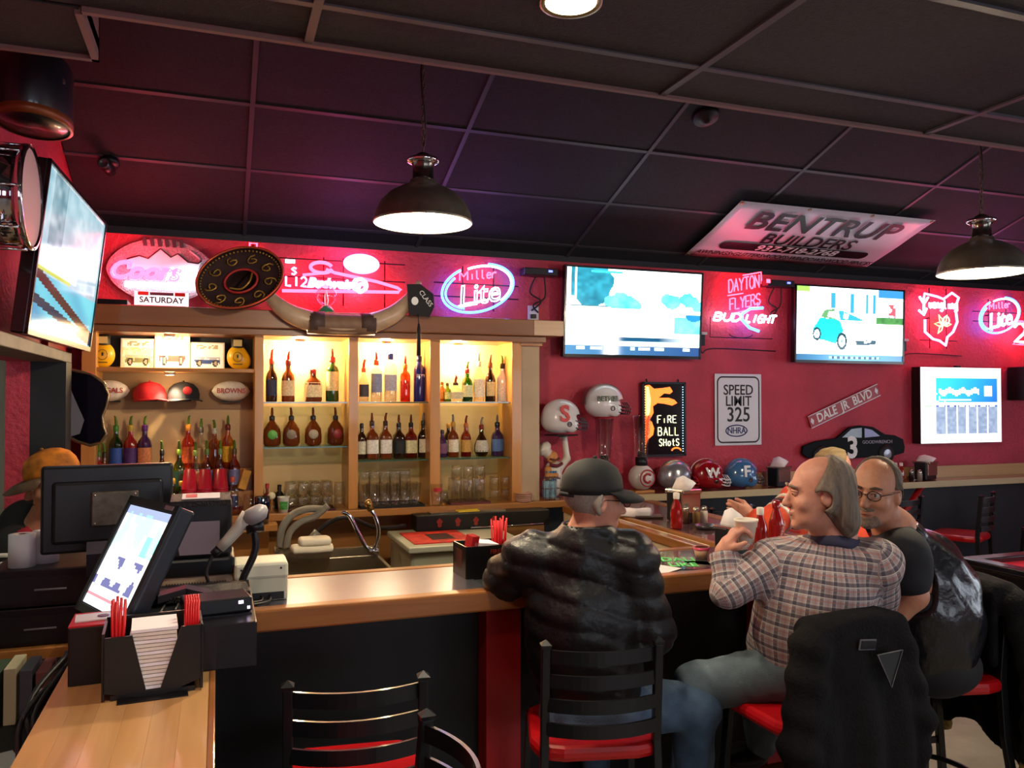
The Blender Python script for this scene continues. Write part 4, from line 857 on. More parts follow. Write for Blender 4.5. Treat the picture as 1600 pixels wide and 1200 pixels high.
# steer horns
HORN = M('pale horn', '#b59a80', .3, coat=.5, noise=(9, .25)); LEA = M('horn leather', '#4a3630', .6, noise=(20, .2))
t = thing('steer_horns', 'wide mounted steer horns wrapped in leather above the middle bays', 'horns', (.71, 5.0, 2.22))
arc = [(-.46, 0, .22), (-.40, -.0, .13), (-.31, 0, .06), (-.2, 0, .02), (-.1, 0, .0), (.1, 0, .0), (.2, 0, .02), (.32, 0, .075), (.42, 0, .17), (.49, 0, .29)]
ap = catmull(arc, 5); rr = [.014+.05*(1-abs(i/(len(ap)-1)*2-1)**3.2) for i in range(len(ap))]
MB().tube(ap, rr, 14).build('horns', HORN, t)
for x in (-.15, .16): MB().tube([(x-.045, 0, .008), (x+.045, 0, .008)], .0685, 16).build('leather_band', LEA, t)
MB().tube([(-.2, 0, .004), (-.1, 0, 0), (.1, 0, 0), (.2, 0, .004)], .065, 16).build('leather_wrap', M('tan leather', '#7a5c48', .6, noise=(16, .15)), t)
MB().box((0, .03, .01), (.12, .04, .06)).build('mount_block', LEA, t)
# graduation cap on the right tip
t = thing('graduation_cap', 'black graduation cap with a tassel hung on the right horn tip', 'cap', (1.189, 4.935, 2.365))
CAPB = M('cap black', '#120f14', .7)
MB().prism([(-.085, .115), (.0, .12), (.085, .06), (.09, -.02), (.06, -.085), (-.07, -.075)], .012).build('board', CAPB, t); MB().lathe([(.07, 0), (.075, .06), (.05, .075)], (0, 0, 0), 18, mx=Matrix.Translation((0, .01, 0)) @ Euler((-PI/2, 0, 0)).to_matrix().to_4x4()).build('skull_cap', CAPB, t)
text('CLASS', .042, (.035, -.002, .03), M('print white', '#eeeeee'), t, rot=(PI/2, .9, 0)); MB().prism(ell2 := [(-.035+.022*math.cos(a), .012+.026*math.sin(a)) for a in [2*PI*q/14 for q in range(14)]], .003, Matrix.Translation((0, -.003, 0))).build('skull_print', M('print white', '#eeeeee'), t)
MB().tube([(-.015, -.005, -.07), (-.012, -.01, -.13)], .003, 5).tube([(-.012, -.01, -.13), (-.012, -.012, -.17), (-.012, -.012, -.33)], [.006, .012, .014], 8).build('tassel', CAPB, t)
MB().tube([(-.03, .03, .0), (-.10, .04, -.02)], .006, 6).build('hook', WIRE, t)
# glass globe with a green base
t = thing('globe_lamp', 'clear glass globe on a green base standing behind the horns', 'globe', (.65, 5.25, 2.30))
MB().ball((0, 0, .125), .068, 24).build('globe', thin_glass('globe glass', (.95, .9, .92), .12), t); MB().lathe([(0, 0), (.055, 0), (.06, .02), (.04, .045), (.03, .06), (0, .06)], n=22).build('base', M('green base', '#3d8a64', .25, coat=.5), t); MB().tube([(-.006, 0, .06), (-.01, 0, .12), (.0, 0, .16), (.012, 0, .1), (.006, 0, .06)], .004, 6).build('filament', M('frost white', '#f0e4ea', .4, em=.5), t)
tag(MB().b2((-.70, 5.1, 2.301), (-.49, 5.3, 2.335)).build('cable_box', M('cable box black', '#0a0a0c', .3), None, .004), 'flat black set top box on the left end of the cabinet', 'electronics')
# ================================================================ wall signs
t = thing('led_board', 'black lit menu board with orange flames and handwritten letters', 'sign', (3.245, 5.470, 1.610))
MB().box((0, .01, 0), (.385, .03, .57)).build('panel', M('board black', '#0b0d12', .15, coat=.6), t, .003)
f = .016; MB().box((0, -.006, .28), (.385, .014, f)).box((0, -.006, -.28), (.385, .014, f)).box((-.185, -.006, 0), (f, .014, .57)).box((.185, -.006, 0), (f, .014, .57)).build('frame', M('frame black', '#14141a', .3), t)
fl = lambda pts, d: MB().prism(pts, .004, Matrix.Translation((0, d, 0)))
fl([(-.165, .26), (-.13, .265), (-.09, .235), (-.02, .24), (.05, .25), (.075, .215), (.05, .195), (.0, .2), (-.05, .165), (.04, .165), (.09, .15), (.115, .125), (.07, .105), (.0, .12), (-.06, .125), (-.1, .10), (-.095, .05), (-.12, .01), (-.165, -.03)], -.011).build('flame', neon('ember', (1, .16, .02), 2.2), t)
fl([(-.165, .02), (-.11, -.02), (-.09, -.07), (-.1, -.12), (-.14, -.15), (-.165, -.20)], -.011).build('flame', neon('ember', (1, .16, .02), 2.2), t)
fl([(-.16, .25), (-.14, .25), (-.12, .15), (-.13, .05), (-.16, .0)], -.0125).build('flame_core', neon('flame core', (1, .55, .15), 3), t)
m1 = MB(); strokes(m1, 'F', -.06, -.03, .03, .058, .0028, y=-.012); strokes(m1, 'iRE', -.015, -.028, .03, .055, .0028, .5, y=-.012); strokes(m1, 'BALL', -.055, -.125, .033, .062, .0028, .5, y=-.012); strokes(m1, 'SHotS', -.045, -.205, .024, .052, .0028, .55, y=-.012); m1.build('handwriting', neon('chalk', (1, .98, .55), 2.2), t)
ld = MB()
for k in range(26): ld.ball((.165, -.012, -.25+k*.02), .0035, 6)
ld.build('blue_led', neon('led', (.35, .7, 1), 5), t)
ld = MB()
for k in range(26): ld.ball((-.168, -.012, -.25+k*.02), .0035, 6)
ld.build('orange_led', neon('led o', (1, .5, .1), 5), t); MB().tube(ell(.105, -.245, .04, .022, 0, PI, 12, y=-.012), .006, 6).build('logo_arc', neon('ember', (1, .16, .02), 2.2), t)
MB().tube([(-.14, .01, .28), (-.14, .02, .31)], .006).tube([(.14, .01, .28), (.14, .02, .31)], .006).build('hanger', WIRE, t)
t = thing('speed_sign', 'white speed limit sign with black rounded border', 'sign', (3.947, 5.490, 1.681))
MB().box((0, .004, 0), (.445, .006, .575)).build('plate', M('sign white', '#d5d2da', .3, spec=.6), t, .012)
def rrect(w_, h_, r): return [(sx*(w_/2-r)+r*math.cos(a), sz*(h_/2-r)+r*math.sin(a)) for sx, sz, a0 in ((1, 1, 0), (-1, 1, PI/2), (-1, -1, PI), (1, -1, 1.5*PI)) for a in [a0+PI/2*q/5 for q in range(6)]]
MB().tube([(x, 0, z) for x, z in rrect(.395, .525, .045)], .006, 6, closed=True, flat=(1, .3)).build('border', M('print black', '#1a1216'), t)
for s_, z, sz in (('SPEED', .155, .115), ('LIMIT', .065, .115), ('325', -.045, .165)): text(s_, sz, (0, -.0005, z), M('print black', '#1a1216'), t, sx=.92, bold=.01)
MB().tube(ell(-.02, -.17, .10, .045, n=30), .005, 6).build('oval', M('oval blue', '#2a2f6a', .4), t); text('NHRA', .07, (-.02, -.0005, -.17), M('oval blue', '#2a2f6a'), t, sx=.9, bold=.02)
t = thing('street_sign', 'tilted red street sign with white letters above the black race car', 'sign', (5.016, 5.485, 1.709), rot=(0, -.36, 0))
MB().box((0, .003, 0), (.79, .005, .115)).build('plate', M('sign red', '#a3202c', .4), t, .004); MB().box((.0, .0, .052), (.79, .006, .006)).box((0, 0, -.052), (.79, .006, .006)).build('edge_line', M('sign white', '#d5d2da'), t)
text('DALE  JR  BLVD', .105, (0, -.001, 0), M('print white', '#eeeeee'), t, sx=.88, bold=.02)
for x in (-.365, .365): MB().prism([(x-.018, 0), (x, -.03), (x+.018, 0), (x, .03)], .003, Matrix.Translation((0, -.002, 0))).build('diamond', M('sign white', '#d5d2da'), t)
t = thing('car_cutout', 'black die cut race car plaque with a white number on the wall', 'plaque', (5.099, 5.460, 1.377))
prof = [(-.55, -.06), (-.54, .0), (-.42, .035), (-.3, .05), (-.2, .06), (-.06, .15), (.06, .165), (.2, .15), (.33, .085), (.44, .075), (.53, .04), (.55, -.03), (.54, -.08), (.44, -.10), (.40, -.08), (.2, -.11), (-.3, -.12), (-.5, -.10)]
MB().prism(prof, .02).build('body', M('race black', '#08080b', .5, spec=.12), t, .004)
MB().prism([(-.14, .065), (-.04, .135), (.07, .145), (.07, .06)], .003, Matrix.Translation((0, -.004, 0))).build('side_window', M('window smoke', '#39394a', .1), t); MB().prism([(.10, .14), (.18, .125), (.27, .07), (.10, .06)], .003, Matrix.Translation((0, -.004, 0))).build('rear_window', M('window violet', '#4a2a8a', .15), t)
text('3', .25, (-.03, -.004, -.03), M('print white', '#eeeeee'), t, bold=.03); text('GOODWRENCH', .04, (.24, -.004, .02), M('print silver', '#a8a8b8'), t, sx=1.1)
for x in (-.36, .335):
    o = MB().lathe([(0, -.02), (.045, -.02), (.075, -.018), (.085, .0), (.085, .02), (0, .02)], n=26, mx=Matrix.Translation((x, 0, -.085)) @ Euler((PI/2, 0, 0)).to_matrix().to_4x4() @ Matrix.Diagonal((1, 1, -1, 1))).build('wheel', M('tyre black', '#0d0d0f', .6), t); MB().lathe([(0, .004), (.03, .002), (.042, 0)], n=18, mx=Matrix.Translation((x, -.021, -.085)) @ Euler((PI/2, 0, 0)).to_matrix().to_4x4()).build('hub', M('hub grey', '#8f8f96', .3, .6), o)
MB().tube([(0, .02, .05), (0, .05, .05)], .02).build('standoff', WIRE, t)
def pic_sched(u, v):
    c = (1, 1, 1)
    if .19 < u < .95 and .53 < v < .86:
        c = mixc(hx('#10b8d8'), hx('#1464d2'), (u-.2)*1.4-.6*(v-.5))
        if abs(v-.68-.02*math.sin(u*40)) < .035 and .22 < u < .72: c = (1, 1, 1)
        if .24 < u < .62 and abs(v-.575) < .01: c = (.95, 1, 1)
        if abs(u-.84) < .05 and abs(v-.69) < .075-.3*max(0, abs(u-.84)-.03): c = (.95, 1, 1)
        if u < .30 and vn(u*40, v*20) > .6 and v < .66: c = (.95, 1, 1)
    elif .19 < u < .96 and .12 < v < .51:
        k = (u-.19)/.77*6; f_ = k-int(k)
        if f_ < .86: c = hx('#2a4f9c') if v > .47 else (mixc(hx('#6f7f9c'), hx('#92a0b6'), vn(u*30, v*30)))
        if v > .485 and .2 < f_ < .7: c = (1, 1, 1)
    elif .05 < u < .15 and abs(v-.485) < .012: c = hx('#9fc29a')
    return c
t = thing('schedule_board', 'bright backlit schedule board with a blue header and six columns', 'sign', (6.255, 5.40, 1.712))
MB().box((0, .055, 0), (.965, .09, .675)).build('light_box', M('box dark', '#1a1014', .4), t, .004); picture('lit_face', .96, .67, 60, 50, pic_sched, vcol_mat('lit screen 1.6', 1.6, .3), t, (0, .005, 0)); MB().box((.0, .05, .345), (.05, .03, .02)).build('hook', WIRE, t)
t = thing('wall_speaker', 'black loudspeaker at the right edge of the back wall', 'speaker', (7.08, 5.40, 1.91)); MB().box((0, 0, 0), (.30, .2, .31)).build('cabinet', M('speaker black', '#0d0b0d', .5), t, .01); MB().box((0, -.104, -.03), (.26, .01, .23)).build('grille', M('grille black', '#141316', .8, bump=(300, .5)), t)
MB().box((0, .105, 0), (.06, .02, .1)).build('bracket', WIRE, t)
# ceiling speaker, drum and ornaments on the left wall
t = thing('ceiling_speaker', 'large dark drum shaped speaker hanging from the ceiling at upper left', 'speaker', (-.645, 3.40, 2.775))
MB().lathe([(0, .0), (.17, 0), (.18, .02), (.18, .21), (.165, .235), (0, .235)], n=36, mx=Matrix.Translation((.0, 0, 0)) @ Matrix.Diagonal((.7, 1, 1, 1))).build('drum', M('drum black', '#15131c', .35, coat=.4), t)
MB().lathe([(.165, -.004), (.182, -.002), (.183, .02), (.18, .03)], n=36, mx=Matrix.Diagonal((.7, 1, 1, 1))).build('rim', M('amber lit rim', '#7a3a18', .4, .3), t); MB().lathe([(0, .006), (.02, .004), (.03, -.002)], n=16, mx=Matrix.Translation((.095, -.10, .15)) @ Euler((PI/2, 0, .8)).to_matrix().to_4x4()).build('lock', M('chrome', '#cfcfd4'), t)  # amber light on the rim painted as its colour
MB().tube([(0, 0, .22), (0, 0, .95)], .02, 8).build('hanger', WIRE, t)
t = thing('chrome_drum', 'chrome snare drum mounted on the left red wall beside the television', 'drum', (-.66, 3.1, 2.44), rot=(0, PI/2, .0))
MB().lathe([(0, -.09), (.165, -.09), (.165, .06), (0, .06)], n=40).build('shell', M('mirror chrome', '#b9b4bc', .06, 1), t)
for z in (-.09, .06): MB().lathe([(.165, -.012), (.176, -.01), (.176, .01), (.165, .012)], (0, 0, z), 40).build('hoop', M('chrome', '#cfcfd4'), t)
MB().disc(.163, (0, 0, .064), 36).build('head', M('drum head', '#a88a92', .4), t)
for k in range(8): a = 2*PI*k/8; MB().tube([(.176*math.cos(a), .176*math.sin(a), -.08), (.176*math.cos(a), .176*math.sin(a), .055)], .005, 6).build('lug', M('chrome', '#cfcfd4'), t)
t = thing('wavy_mirror', 'wavy edged dark bar mirror with a grey patch beside the left post', 'mirror', (-0.638, 4.620, 1.726), rotz=-.15)
wv = [(-.16, .19), (-.06, .185), (.03, .165), (.09, .12), (.115, .06), (.105, .0), (.085, -.05), (.09, -.1), (.105, -.14), (.08, -.185), (.03, -.20), (-.03, -.18), (-.1, -.14), (-.16, -.12)]
MB().prism(wv, .02).build('plate', M('dark mirror', '#231d30', .12, .7), t, .006); MB().tube([(x, 0, z) for x, z in wv], .008, 8, closed=True).build('bevel_edge', M('gold edge', '#a8906a', .25, .8), t)
MB().prism([(-.16, .15), (-.11, .15), (-.07, .1), (-.03, .0), (.0, -.07), (-.02, -.14), (-.07, -.155), (-.16, -.12)], .004, Matrix.Translation((0, -.005, 0))).build('grey_patch', M('patch grey', '#77747f', .4), t)
MB().tube([(-.1, .02, .1), (-.17, .02, .1)], .01, 6).build('bracket', WIRE, t)
struct(MB().b2((LW, 4.6, 1.0), (LW+.03, 5.1, 2.1)).build('trim_6', REDP))
t = thing('photo_frame', 'small dark framed plaque on the left wall below the drum', 'plaque', (LW+.012, 3.17, 2.06), rotz=PI/2)
MB().box((0, 0, 0), (.10, .02, .16)).build('frame', WIRE, t, .03); MB().box((0, -.011, 0), (.06, .004, .11)).build('print', M('patch grey', '#77747f'), t)
# ================================================================ top compartment of the left bay
YEL = M('glove yellow', '#d9a512', .35, noise=(8, .1)); BKC = M('cuff black', '#17140f', .5)
def glove(label, x, flip):
    t = thing('boxing_glove', label, 'boxing glove', (x, 5.30, 1.949))
    def fn(P):
        d = sd_ell(P, (0, 0, .075), (.062, .05, .075)); d = smin(d, sd_ell(P, (flip*.03, 0, .05), (.05, .045, .055)), .02)
        return np.maximum(smin(d, sd_ell(P, (flip*.045, -.01, .055), (.022, .02, .04)), .012), -P[..., 2])
    organic('mitt', fn, (-.11, -.08, -.01), (.11, .08, .165), .006, YEL, t)
    MB().lathe([(.034, .13), (.036, .135), (.038, .19), (.03, .195), (0, .195)], n=18).build('cuff', BKC, t); MB().box((0, -.037, .162), (.05, .004, .04)).build('cuff_patch', M('cuff tan', '#c9b070', .6), t)
    MB().tube(ell(0, .075, .026, .03, n=16, y=-.051), .0015, 4).box((0, -.0515, .03), (.055, .002, .005)).ball((0, -.051, .078), (.006, .002, .012), 8).build('emblem', BKC, t)
glove('yellow boxing glove with black cuff at the left of the upper shelf', -0.634, -1); glove('yellow boxing glove with black cuff at the right of the upper shelf', 0.115, 1)
def carpic(k):
    def f(u, v):
        n = vn(u*18+k, v*14); c = mixc((.95, .93, .85), (1, 1, 1), n)
        if k == 0 and v < .75: c = mixc(hx('#e8d68a'), (1, .98, .9), n); 
        body = hx(('#8a8a5a', '#c04a3a', '#2f4a8a')[k])
        if .18 < v < .42 and .1 < u < .9 and n > .28: c = body if v < .36 else mixc(body, (1, 1, 1), .4)
        for cx in (.26, .76):
            d = math.hypot((u-cx)*(1.0 if k != 1 else 1.2), (v-.2)*.6)
            if d < .09: c = hx('#2a2420') if d > .05 else hx('#b9a890')
        if k == 1 and .5 < v < .72 and n > .5: c = mixc(hx('#6a2a2a'), (1, 1, 1), n*.6)
        if .8 < v < .92 and .15 < u < .85 and n > .45: c = hx('#b0a27a')
        return c
    return f
for k, (x, W, H, l) in enumerate(((-0.456, 0.189, 0.184, 'small framed car print on the upper shelf, left of three'), (-0.262, 0.201, 0.236, 'tall framed hot rod print standing in the middle of the upper shelf'), (-0.062, 0.204, 0.17, 'small framed print of a blue car on the upper shelf'))):
    t = thing('framed_print', l, 'picture', (x, 5.36-.012*(k == 1), 1.949), rot=(-.1, 0, 0))
    MB().box((0, .006, H/2), (W, .01, H)).build('frame', M('frame cream', '#e6dcc2', .5), t, .002); picture('print', W-.016, H-.016, 30, 18, carpic(k), vcol_mat('printed card', 0, .5), t, (0, -.0005, H/2))
# caps and footballs leaning on the board below
def football(label, x, txt_, col):
    t = thing('football', label, 'football', (x, 5.40, 1.815))
    MB().lathe([(.064*math.sqrt(max(0, 1-(q/8)**2))**1.25+.0005, .115*q/8) for q in range(-8, 9)], n=24, mx=Euler((0, PI/2, 0)).to_matrix().to_4x4()).build('ball', M('football white', '#d9d0c2', .5, noise=(60, .1)), t)
    text(txt_, .042, (0, -.066, 0), M('football print', '#a8302a', .5), t, sx=.95, bold=.025); MB().box((0, .05, -.065), (.12, .09, .01)).build('bracket', WIRE, t); return t
football('white football printed in red at the left of the cap row', -0.616, 'BENGALS', 0); football('white football lettered in red and grey at the right of the cap row', 0.080, 'BROWNS', 0)
def ballcap(label, x, col, col2, front, rot):
    t = thing('ball_cap', label, 'cap', (x, 5.38, 1.765), rot)
    MB().lathe([(.088, 0), (.09, .03), (.08, .065), (.055, .092), (.02, .104), (0, .105)], n=24, mx=Matrix.Diagonal((1.05, .95, 1, 1))).build('crown', M('cap cloth '+col, col, .8), t)
    pts = [(.088*math.cos(a)*1.05, .088*math.sin(a), 0) for a in [-PI+PI*q/12 for q in range(13)]]
    out = [(.10*math.cos(a)*1.0, -.02+.15*math.sin(a), -.012*abs(math.cos(a))) for a in [-PI+PI*q/12 for q in range(13)]]
    MB().add([p for p in pts]+[p for p in out]+[(x_, y_, z_-.006) for x_, y_, z_ in pts]+[(x_, y_, z_-.006) for x_, y_, z_ in out], [(i, i+1, 14+i, 13+i) for i in range(12)]+[(27+i, 26+i, 39+i, 40+i) for i in range(12)]+[(13+i, 14+i, 40+i, 39+i) for i in range(12)], True).build('bill', M('cap cloth '+col2, col2, .7), t)
    if front: MB().ball((0, -.083, .05), (.028, .01, .026), 12).build('emblem', M('cap emblem '+front, front, .6), t)
    MB().ball((0, 0, .106), .008, 8).build('button', M('cap cloth '+col, col), t)
    MB().box((0, .06, -.01), (.10, .08, .008)).build('peg', WIRE, t)
ballcap('red ball cap hung beside the small spotlight', -0.388, '#b0141e', '#a01420', None, .35); ballcap('black and white ball cap with a red emblem', -0.197, '#16141a', '#1a181e', '#c02a2a', .3)
# ================================================================ helmets and ornaments on the drink rail
def helm_fn(P):
    d = sd_ell(P, (0, 0, .13), (.142, .113, .125)); d = smin(d, sd_ell(P, (-.01, 0, .09), (.132, .112, .085)), .03)
    d = smin(d, sd_ell(P, (.055, .085, .07), (.05, .028, .055)), .02); d = smin(d, sd_ell(P, (.055, -.085, .07), (.05, .028, .055)), .02)
    sh = np.maximum(d, -(d+.014))
    sh = np.maximum(sh, -(P[..., 2]-.012))
    face = sd_box(P, (.155, 0, .075), (.085, .085, .068), .02); face2 = sd_box(P, (.13, 0, .0), (.10, .075, .05), .02)
    sh = np.maximum(sh, -face); sh = np.maximum(sh, -face2)
    for s in (-1, 1): sh = np.maximum(sh, -sd_cone(P, (.03, s*.08, .075), (.03, s*.14, .075), .014, .014))
    return sh
HV, HF = nets(helm_fn, (-.17, -.14, -.005), (.18, .14, .27), .0065)
def helmet(label, loc, rz, shell, mask, stripe=None, logo=None, lcol='#ffffff', lsize=.1, ls=None):
    t = thing('football_helmet', label, 'helmet', loc, rz)
    me = bpy.data.meshes.new('shell'); me.from_pydata(HV.tolist(), [], HF.tolist()); me.polygons.foreach_set('use_smooth', [True]*len(me.polygons)); link('shell', me, shell, t)
    mk = MB()
    for z, x in ((.035, .185), (.06, .195), (.085, .19)): mk.tube(catmull([(.075, -.105, z+.015), (.13, -.09, z), (x, -.04, z-.004), (x, .04, z-.004), (.13, .09, z), (.075, .105, z+.015)], 5), .0045, 6)
    for y in (-.045, 0, .045): mk.tube([(.175, y, .03), (.19, y, .06), (.178, y, .09), (.155, y*.9, .12)], .004, 6)
    mk.build('face_mask', mask, t)
    if stripe:
        for y, c in stripe: MB().strip([(-.01+.1445*math.cos(a), y, .13+.1275*math.sin(a)) for a in [.75+q*(PI-.55)/16 for q in range(17)]], (0, .022, 0), (.001, 0, .001)).build('stripe', M('stripe '+c, c, .3), t)
    if logo: text(logo, lsize, (-.005, -.1185, .145), M('logo '+lcol, lcol, .35), t, rot=(PI/2-.12, 0, 0), ext=.004, bold=.03)
    MB().lathe([(.013, 0), (.018, .002), (.018, -.002)], n=12, mx=Matrix.Translation((.03, -.115, .075)) @ Euler((PI/2, 0, 0)).to_matrix().to_4x4()).build('ear_hole', WIRE, t)
    return t
HW = M('helmet white', '#dcd9dd', .15, coat=1); GM = M('mask grey', '#4a4a52', .3)
helmet('silver football helmet first in the row on the drink rail', (3.260, 5.33, 1.072), -.15, M('helmet silver', '#9a9aa4', .22, .6, coat=.6), M('mask red', '#a01420', .3), None).scale = (.92, .92, .92)
helmet('crimson football helmet with a white letter and white mask', (3.543, 5.33, 1.072), -.15, M('helmet red', '#8d0a18', .15, coat=1), M('mask white', '#e6e4e6', .3), ((0, '#e8e6e2'),), 'W', '#e8e8ea', .11).scale = (.92, .92, .92)
helmet('blue football helmet with a white letter beside a napkin holder', (3.852, 5.33, 1.072), -.15, M('helmet blue', '#3a6a9c', .15, coat=1), GM, None, 'F', '#e8e8ea', .13).scale = (.92, .92, .92)
helmet('white football helmet with a red letter on the chef statue tray', (2.316, 5.33, 1.512), -.1, HW, GM, None, 'S', '#c01826', .16)
helmet('white football helmet with dark lettering and green back stripes on a glass jar', (2.673, 5.35, 1.622), -.15, HW, M('mask black', '#17171b', .3), ((-.03, '#3a5a52'), (.03, '#3a5a52')), 'BETHEL', '#16302a', .05)
t = thing('chef_statue', 'painted chef statue raising one arm under a tray on the counter end', 'statue', (2.261, 5.33, 1.067))
CW = M('statue white', '#d8d2c6', .3, coat=.5)
organic('body', lambda P: smin(smin(sd_ell(P, (.0, 0, .10), (.075, .06, .10)), sd_ell(P, (0, 0, .2), (.06, .05, .06)), .03), smin(sd_cone(P, (.05, 0, .21), (.105, 0, .27), .03, .024), sd_cone(P, (.105, 0, .27), (.085, 0, .425), .024, .02), .015), .02), (-.1, -.08, -.01), (.15, .08, .46), .007, CW, t)
organic('head', lambda P: smin(smin(sd_ell(P, (-.02, -.02, .285), (.042, .042, .045)), sd_ell(P, (-.015, -.06, .28), (.014, .016, .013)), .01), sd_ell(P, (-.045, -.045, .265), (.02, .02, .018)), .01), (-.09, -.1, .22), (.05, .05, .35), .006, M('statue skin', '#c98a52', .4), t)
MB().lathe([(.036, 0), (.04, .03), (.06, .05), (.058, .08), (.03, .095), (0, .095)], n=18, mx=Matrix.Translation((-.04, -.01, .30)) @ Euler((0, -.75, 0)).to_matrix().to_4x4()).build('chef_hat', CW, t)
MB().tube(catmull([(-.055, -.06, .275), (-.02, -.068, .268), (.02, -.06, .278)]), .008, 6).build('moustache', M('statue brown', '#5a2a16', .5), t); MB().tube(catmull([(-.05, -.05, .235), (0, -.065, .225), (.045, -.045, .24)]), .012, 8).build('scarf', M('scarf maroon', '#6a1c2a', .5), t)
for k in range(5): MB().box((-.075+k*.017, -.052-.006*math.cos(k-2), .15), (.009, .03, .08)).build('apron_stripe', M('apron blue', '#5a86a8', .5), t)
organic('arm', lambda P: smin(sd_cone(P, (-.05, -.02, .2), (-.07, -.06, .15), .026, .022), sd_cone(P, (-.07, -.06, .15), (-.01, -.075, .16), .022, .018), .01), (-.12, -.12, .1), (.03, .02, .25), .006, M('statue skin', '#c98a52'), t)
MB().lathe([(0, 0), (.03, 0), (.12, .006), (.125, .012), (.0, .012)], (.06, 0, .431), 28).build('tray', M('tray black', '#141216', .35), t); MB().lathe([(.035, 0), (.03, .012), (0, .012)], (.075, 0, .42), 14).build('hand', CW, t)
t = thing('wire_rack', 'thin wire caddy holding menus beside the chef statue', 'rack', (2.17, 5.19, 1.067)); mb = MB()
for z in (.02, .08, .15): mb.tube([(-.05, -.05, z), (.06, -.05, z), (.06, .05, z), (-.05, .05, z)], .003, 5, closed=True)
for x in (-.05, -.02, .02, .06): mb.tube([(x, -.05, 0), (x, -.05, .17)], .0025, 5)
mb.build('wire', M('rack wire', '#8a7f86', .3, .8), t); MB().box((.0, 0, .07), (.09, .04, .12)).build('menu_cards', M('rack blue', '#7aa0b0', .4, noise=(30, .4)), t)
JAR = thin_glass('jar glass', (.90, .84, .88), .14)
def blender(label, x, base):
    t = thing('glass_jar', label, 'blender', (x, 5.36, 1.071)); zb = .21 if base == 'ball' else .19
    MB().lathe([(.04, zb+.04), (.045, zb+.06), (.07, zb+.36), (.073, zb+.362), (.066, zb+.355), (.042, zb+.07)], n=24).build('jar', JAR, t); MB().lathe([(.0, zb-.02), (.045, zb-.02), (.045, zb+.05), (.0, zb+.05)], n=20).build('collar', M('camera black', '#101014'), t)
    for s in (-1, 1): MB().tube([(s*.043, -.02, zb+.07), (s*.069, -.02, zb+.35)], .003, 5).build('rib', JAR, t)
    MB().lathe([(0, 0), (.012, .03), (.028, .035), (.03, 0)], (0, 0, zb+.055), 12).build('blade', M('collar black', '#17151a', .3), t)
    if base == 'ball':
        MB().ball((0, 0, .11), .098, 28).build('ball_base', M('ball white', '#d8d2ce', .3, coat=.4), t)
        MB().tube([(x_*1, -.097+.35*(x_**2+z_**2), .11+z_) for x_, _, z_ in ell(0, 0, .06, .06, n=28)], .005, 6).build('red_ring', M('reds red', '#a8242a', .4), t); MB().tube([(x_, -.099+.35*(x_**2+z_**2), .11+z_) for x_, _, z_ in ell(0, 0, .03, .032, .7, 2*PI-.7, 20)], .008, 6).build('red_letter', M('reds red', '#a8242a'), t); MB().box((0, 0, .008), (.16, .12, .016)).build('wood_block', MAPLEX, t)
    else:
        MB().lathe([(0, 0), (.075, 0), (.078, .02), (.066, .14), (.05, .17), (0, .17)], n=24).build('motor_base', M('blender red', '#8d1018', .2, coat=.8), t); text('OSU', .05, (0, -.073, .11), M('print white', '#eeeeee'), t); MB().lathe([(.074, zb+.362), (.08, zb+.365), (.06, zb+.372), (0, zb+.372)], n=20).build('lid', M('lid red', '#a3141a', .3), t)
blender('red based blender with a tall flared glass jar under a helmet', 2.677, 'red'); blender('blender jar on a white baseball shaped base with a red ring', 2.986, 'ball')

# ================================================================ bar chairs
CHB = M('chair black', '#15171b', .38, .3, coat=.2); SEATR = M('red vinyl', '#b50d16', .32, coat=.3, bump=(40, .05))
def make_chair(label, loc, rz, group=None):
    """counter-height ladder-back metal chair; faces +y, loc = floor point under the seat"""
    t = thing('bar_chair', label, 'chair', (loc[0], loc[1], 0), rz, group)
    MB().prism([(x, y) for x, y in ((-.15, -.185), (.15, -.185), (.19, -.15), (.215, .1), (.195, .18), (.12, .205), (-.12, .205), (-.195, .18), (-.215, .1), (-.19, -.15))], .05, Matrix.Translation((0, 0, .672)) @ Euler((-PI/2, 0, 0)).to_matrix().to_4x4() @ Matrix.Diagonal((1, 1, -1, 1))).build('seat', SEATR, t, .018)
    MB().box((0, 0, .655), (.36, .35, .02)).build('seat_frame', CHB, t)
    for s in (-1, 1):
        MB().strip([(s*.215, -.25, 0), (s*.185, -.195, .45), (s*.18, -.185, .68), (s*.18, -.215, .99)], (.026, 0, 0), (0, .03, 0)).build('post', CHB, t, .003)
        MB().add([(s*.18+a, -.216+b, .99) for a, b in ((-.015, -.017), (.015, -.017), (.015, .017), (-.015, .017))]+[(s*.18+a, -.216+b, 1.0) for a, b in ((-.017, -.019), (.017, -.019), (.017, .019), (-.017, .019))]+[(s*.18, -.216, 1.015)], ((0,1,5,4),(1,2,6,5),(2,3,7,6),(3,0,4,7),(4,5,8),(5,6,8),(6,7,8),(7,4,8))).build('finial', CHB, t)
        MB().strip([(s*.21, .2, 0), (s*.18, .155, .655)], (.026, 0, 0), (0, .03, 0)).build('leg', CHB, t, .003)
        MB().strip([(s*.2, -.225, .28), (s*.197, .18, .28)], (0, 0, .026), (.012, 0, 0)).build('side_rail', CHB, t)
    for k, z in enumerate((.96, .885, .81, .735)):
        y0 = -.207+.0*k
        MB().strip([(.175*c_, y0-.045*(1-c_*c_), z) for c_ in [q/7-1 for q in range(15)]], (0, 0, .042), (0, .01, 0)).build('slat', CHB, t)
    MB().tube([(.185*math.cos(a), .17*math.sin(a)-.01, .24) for a in [2*PI*q/28 for q in range(28)]], .011, 6, closed=True).build('foot_ring', CHB, t)
    return t
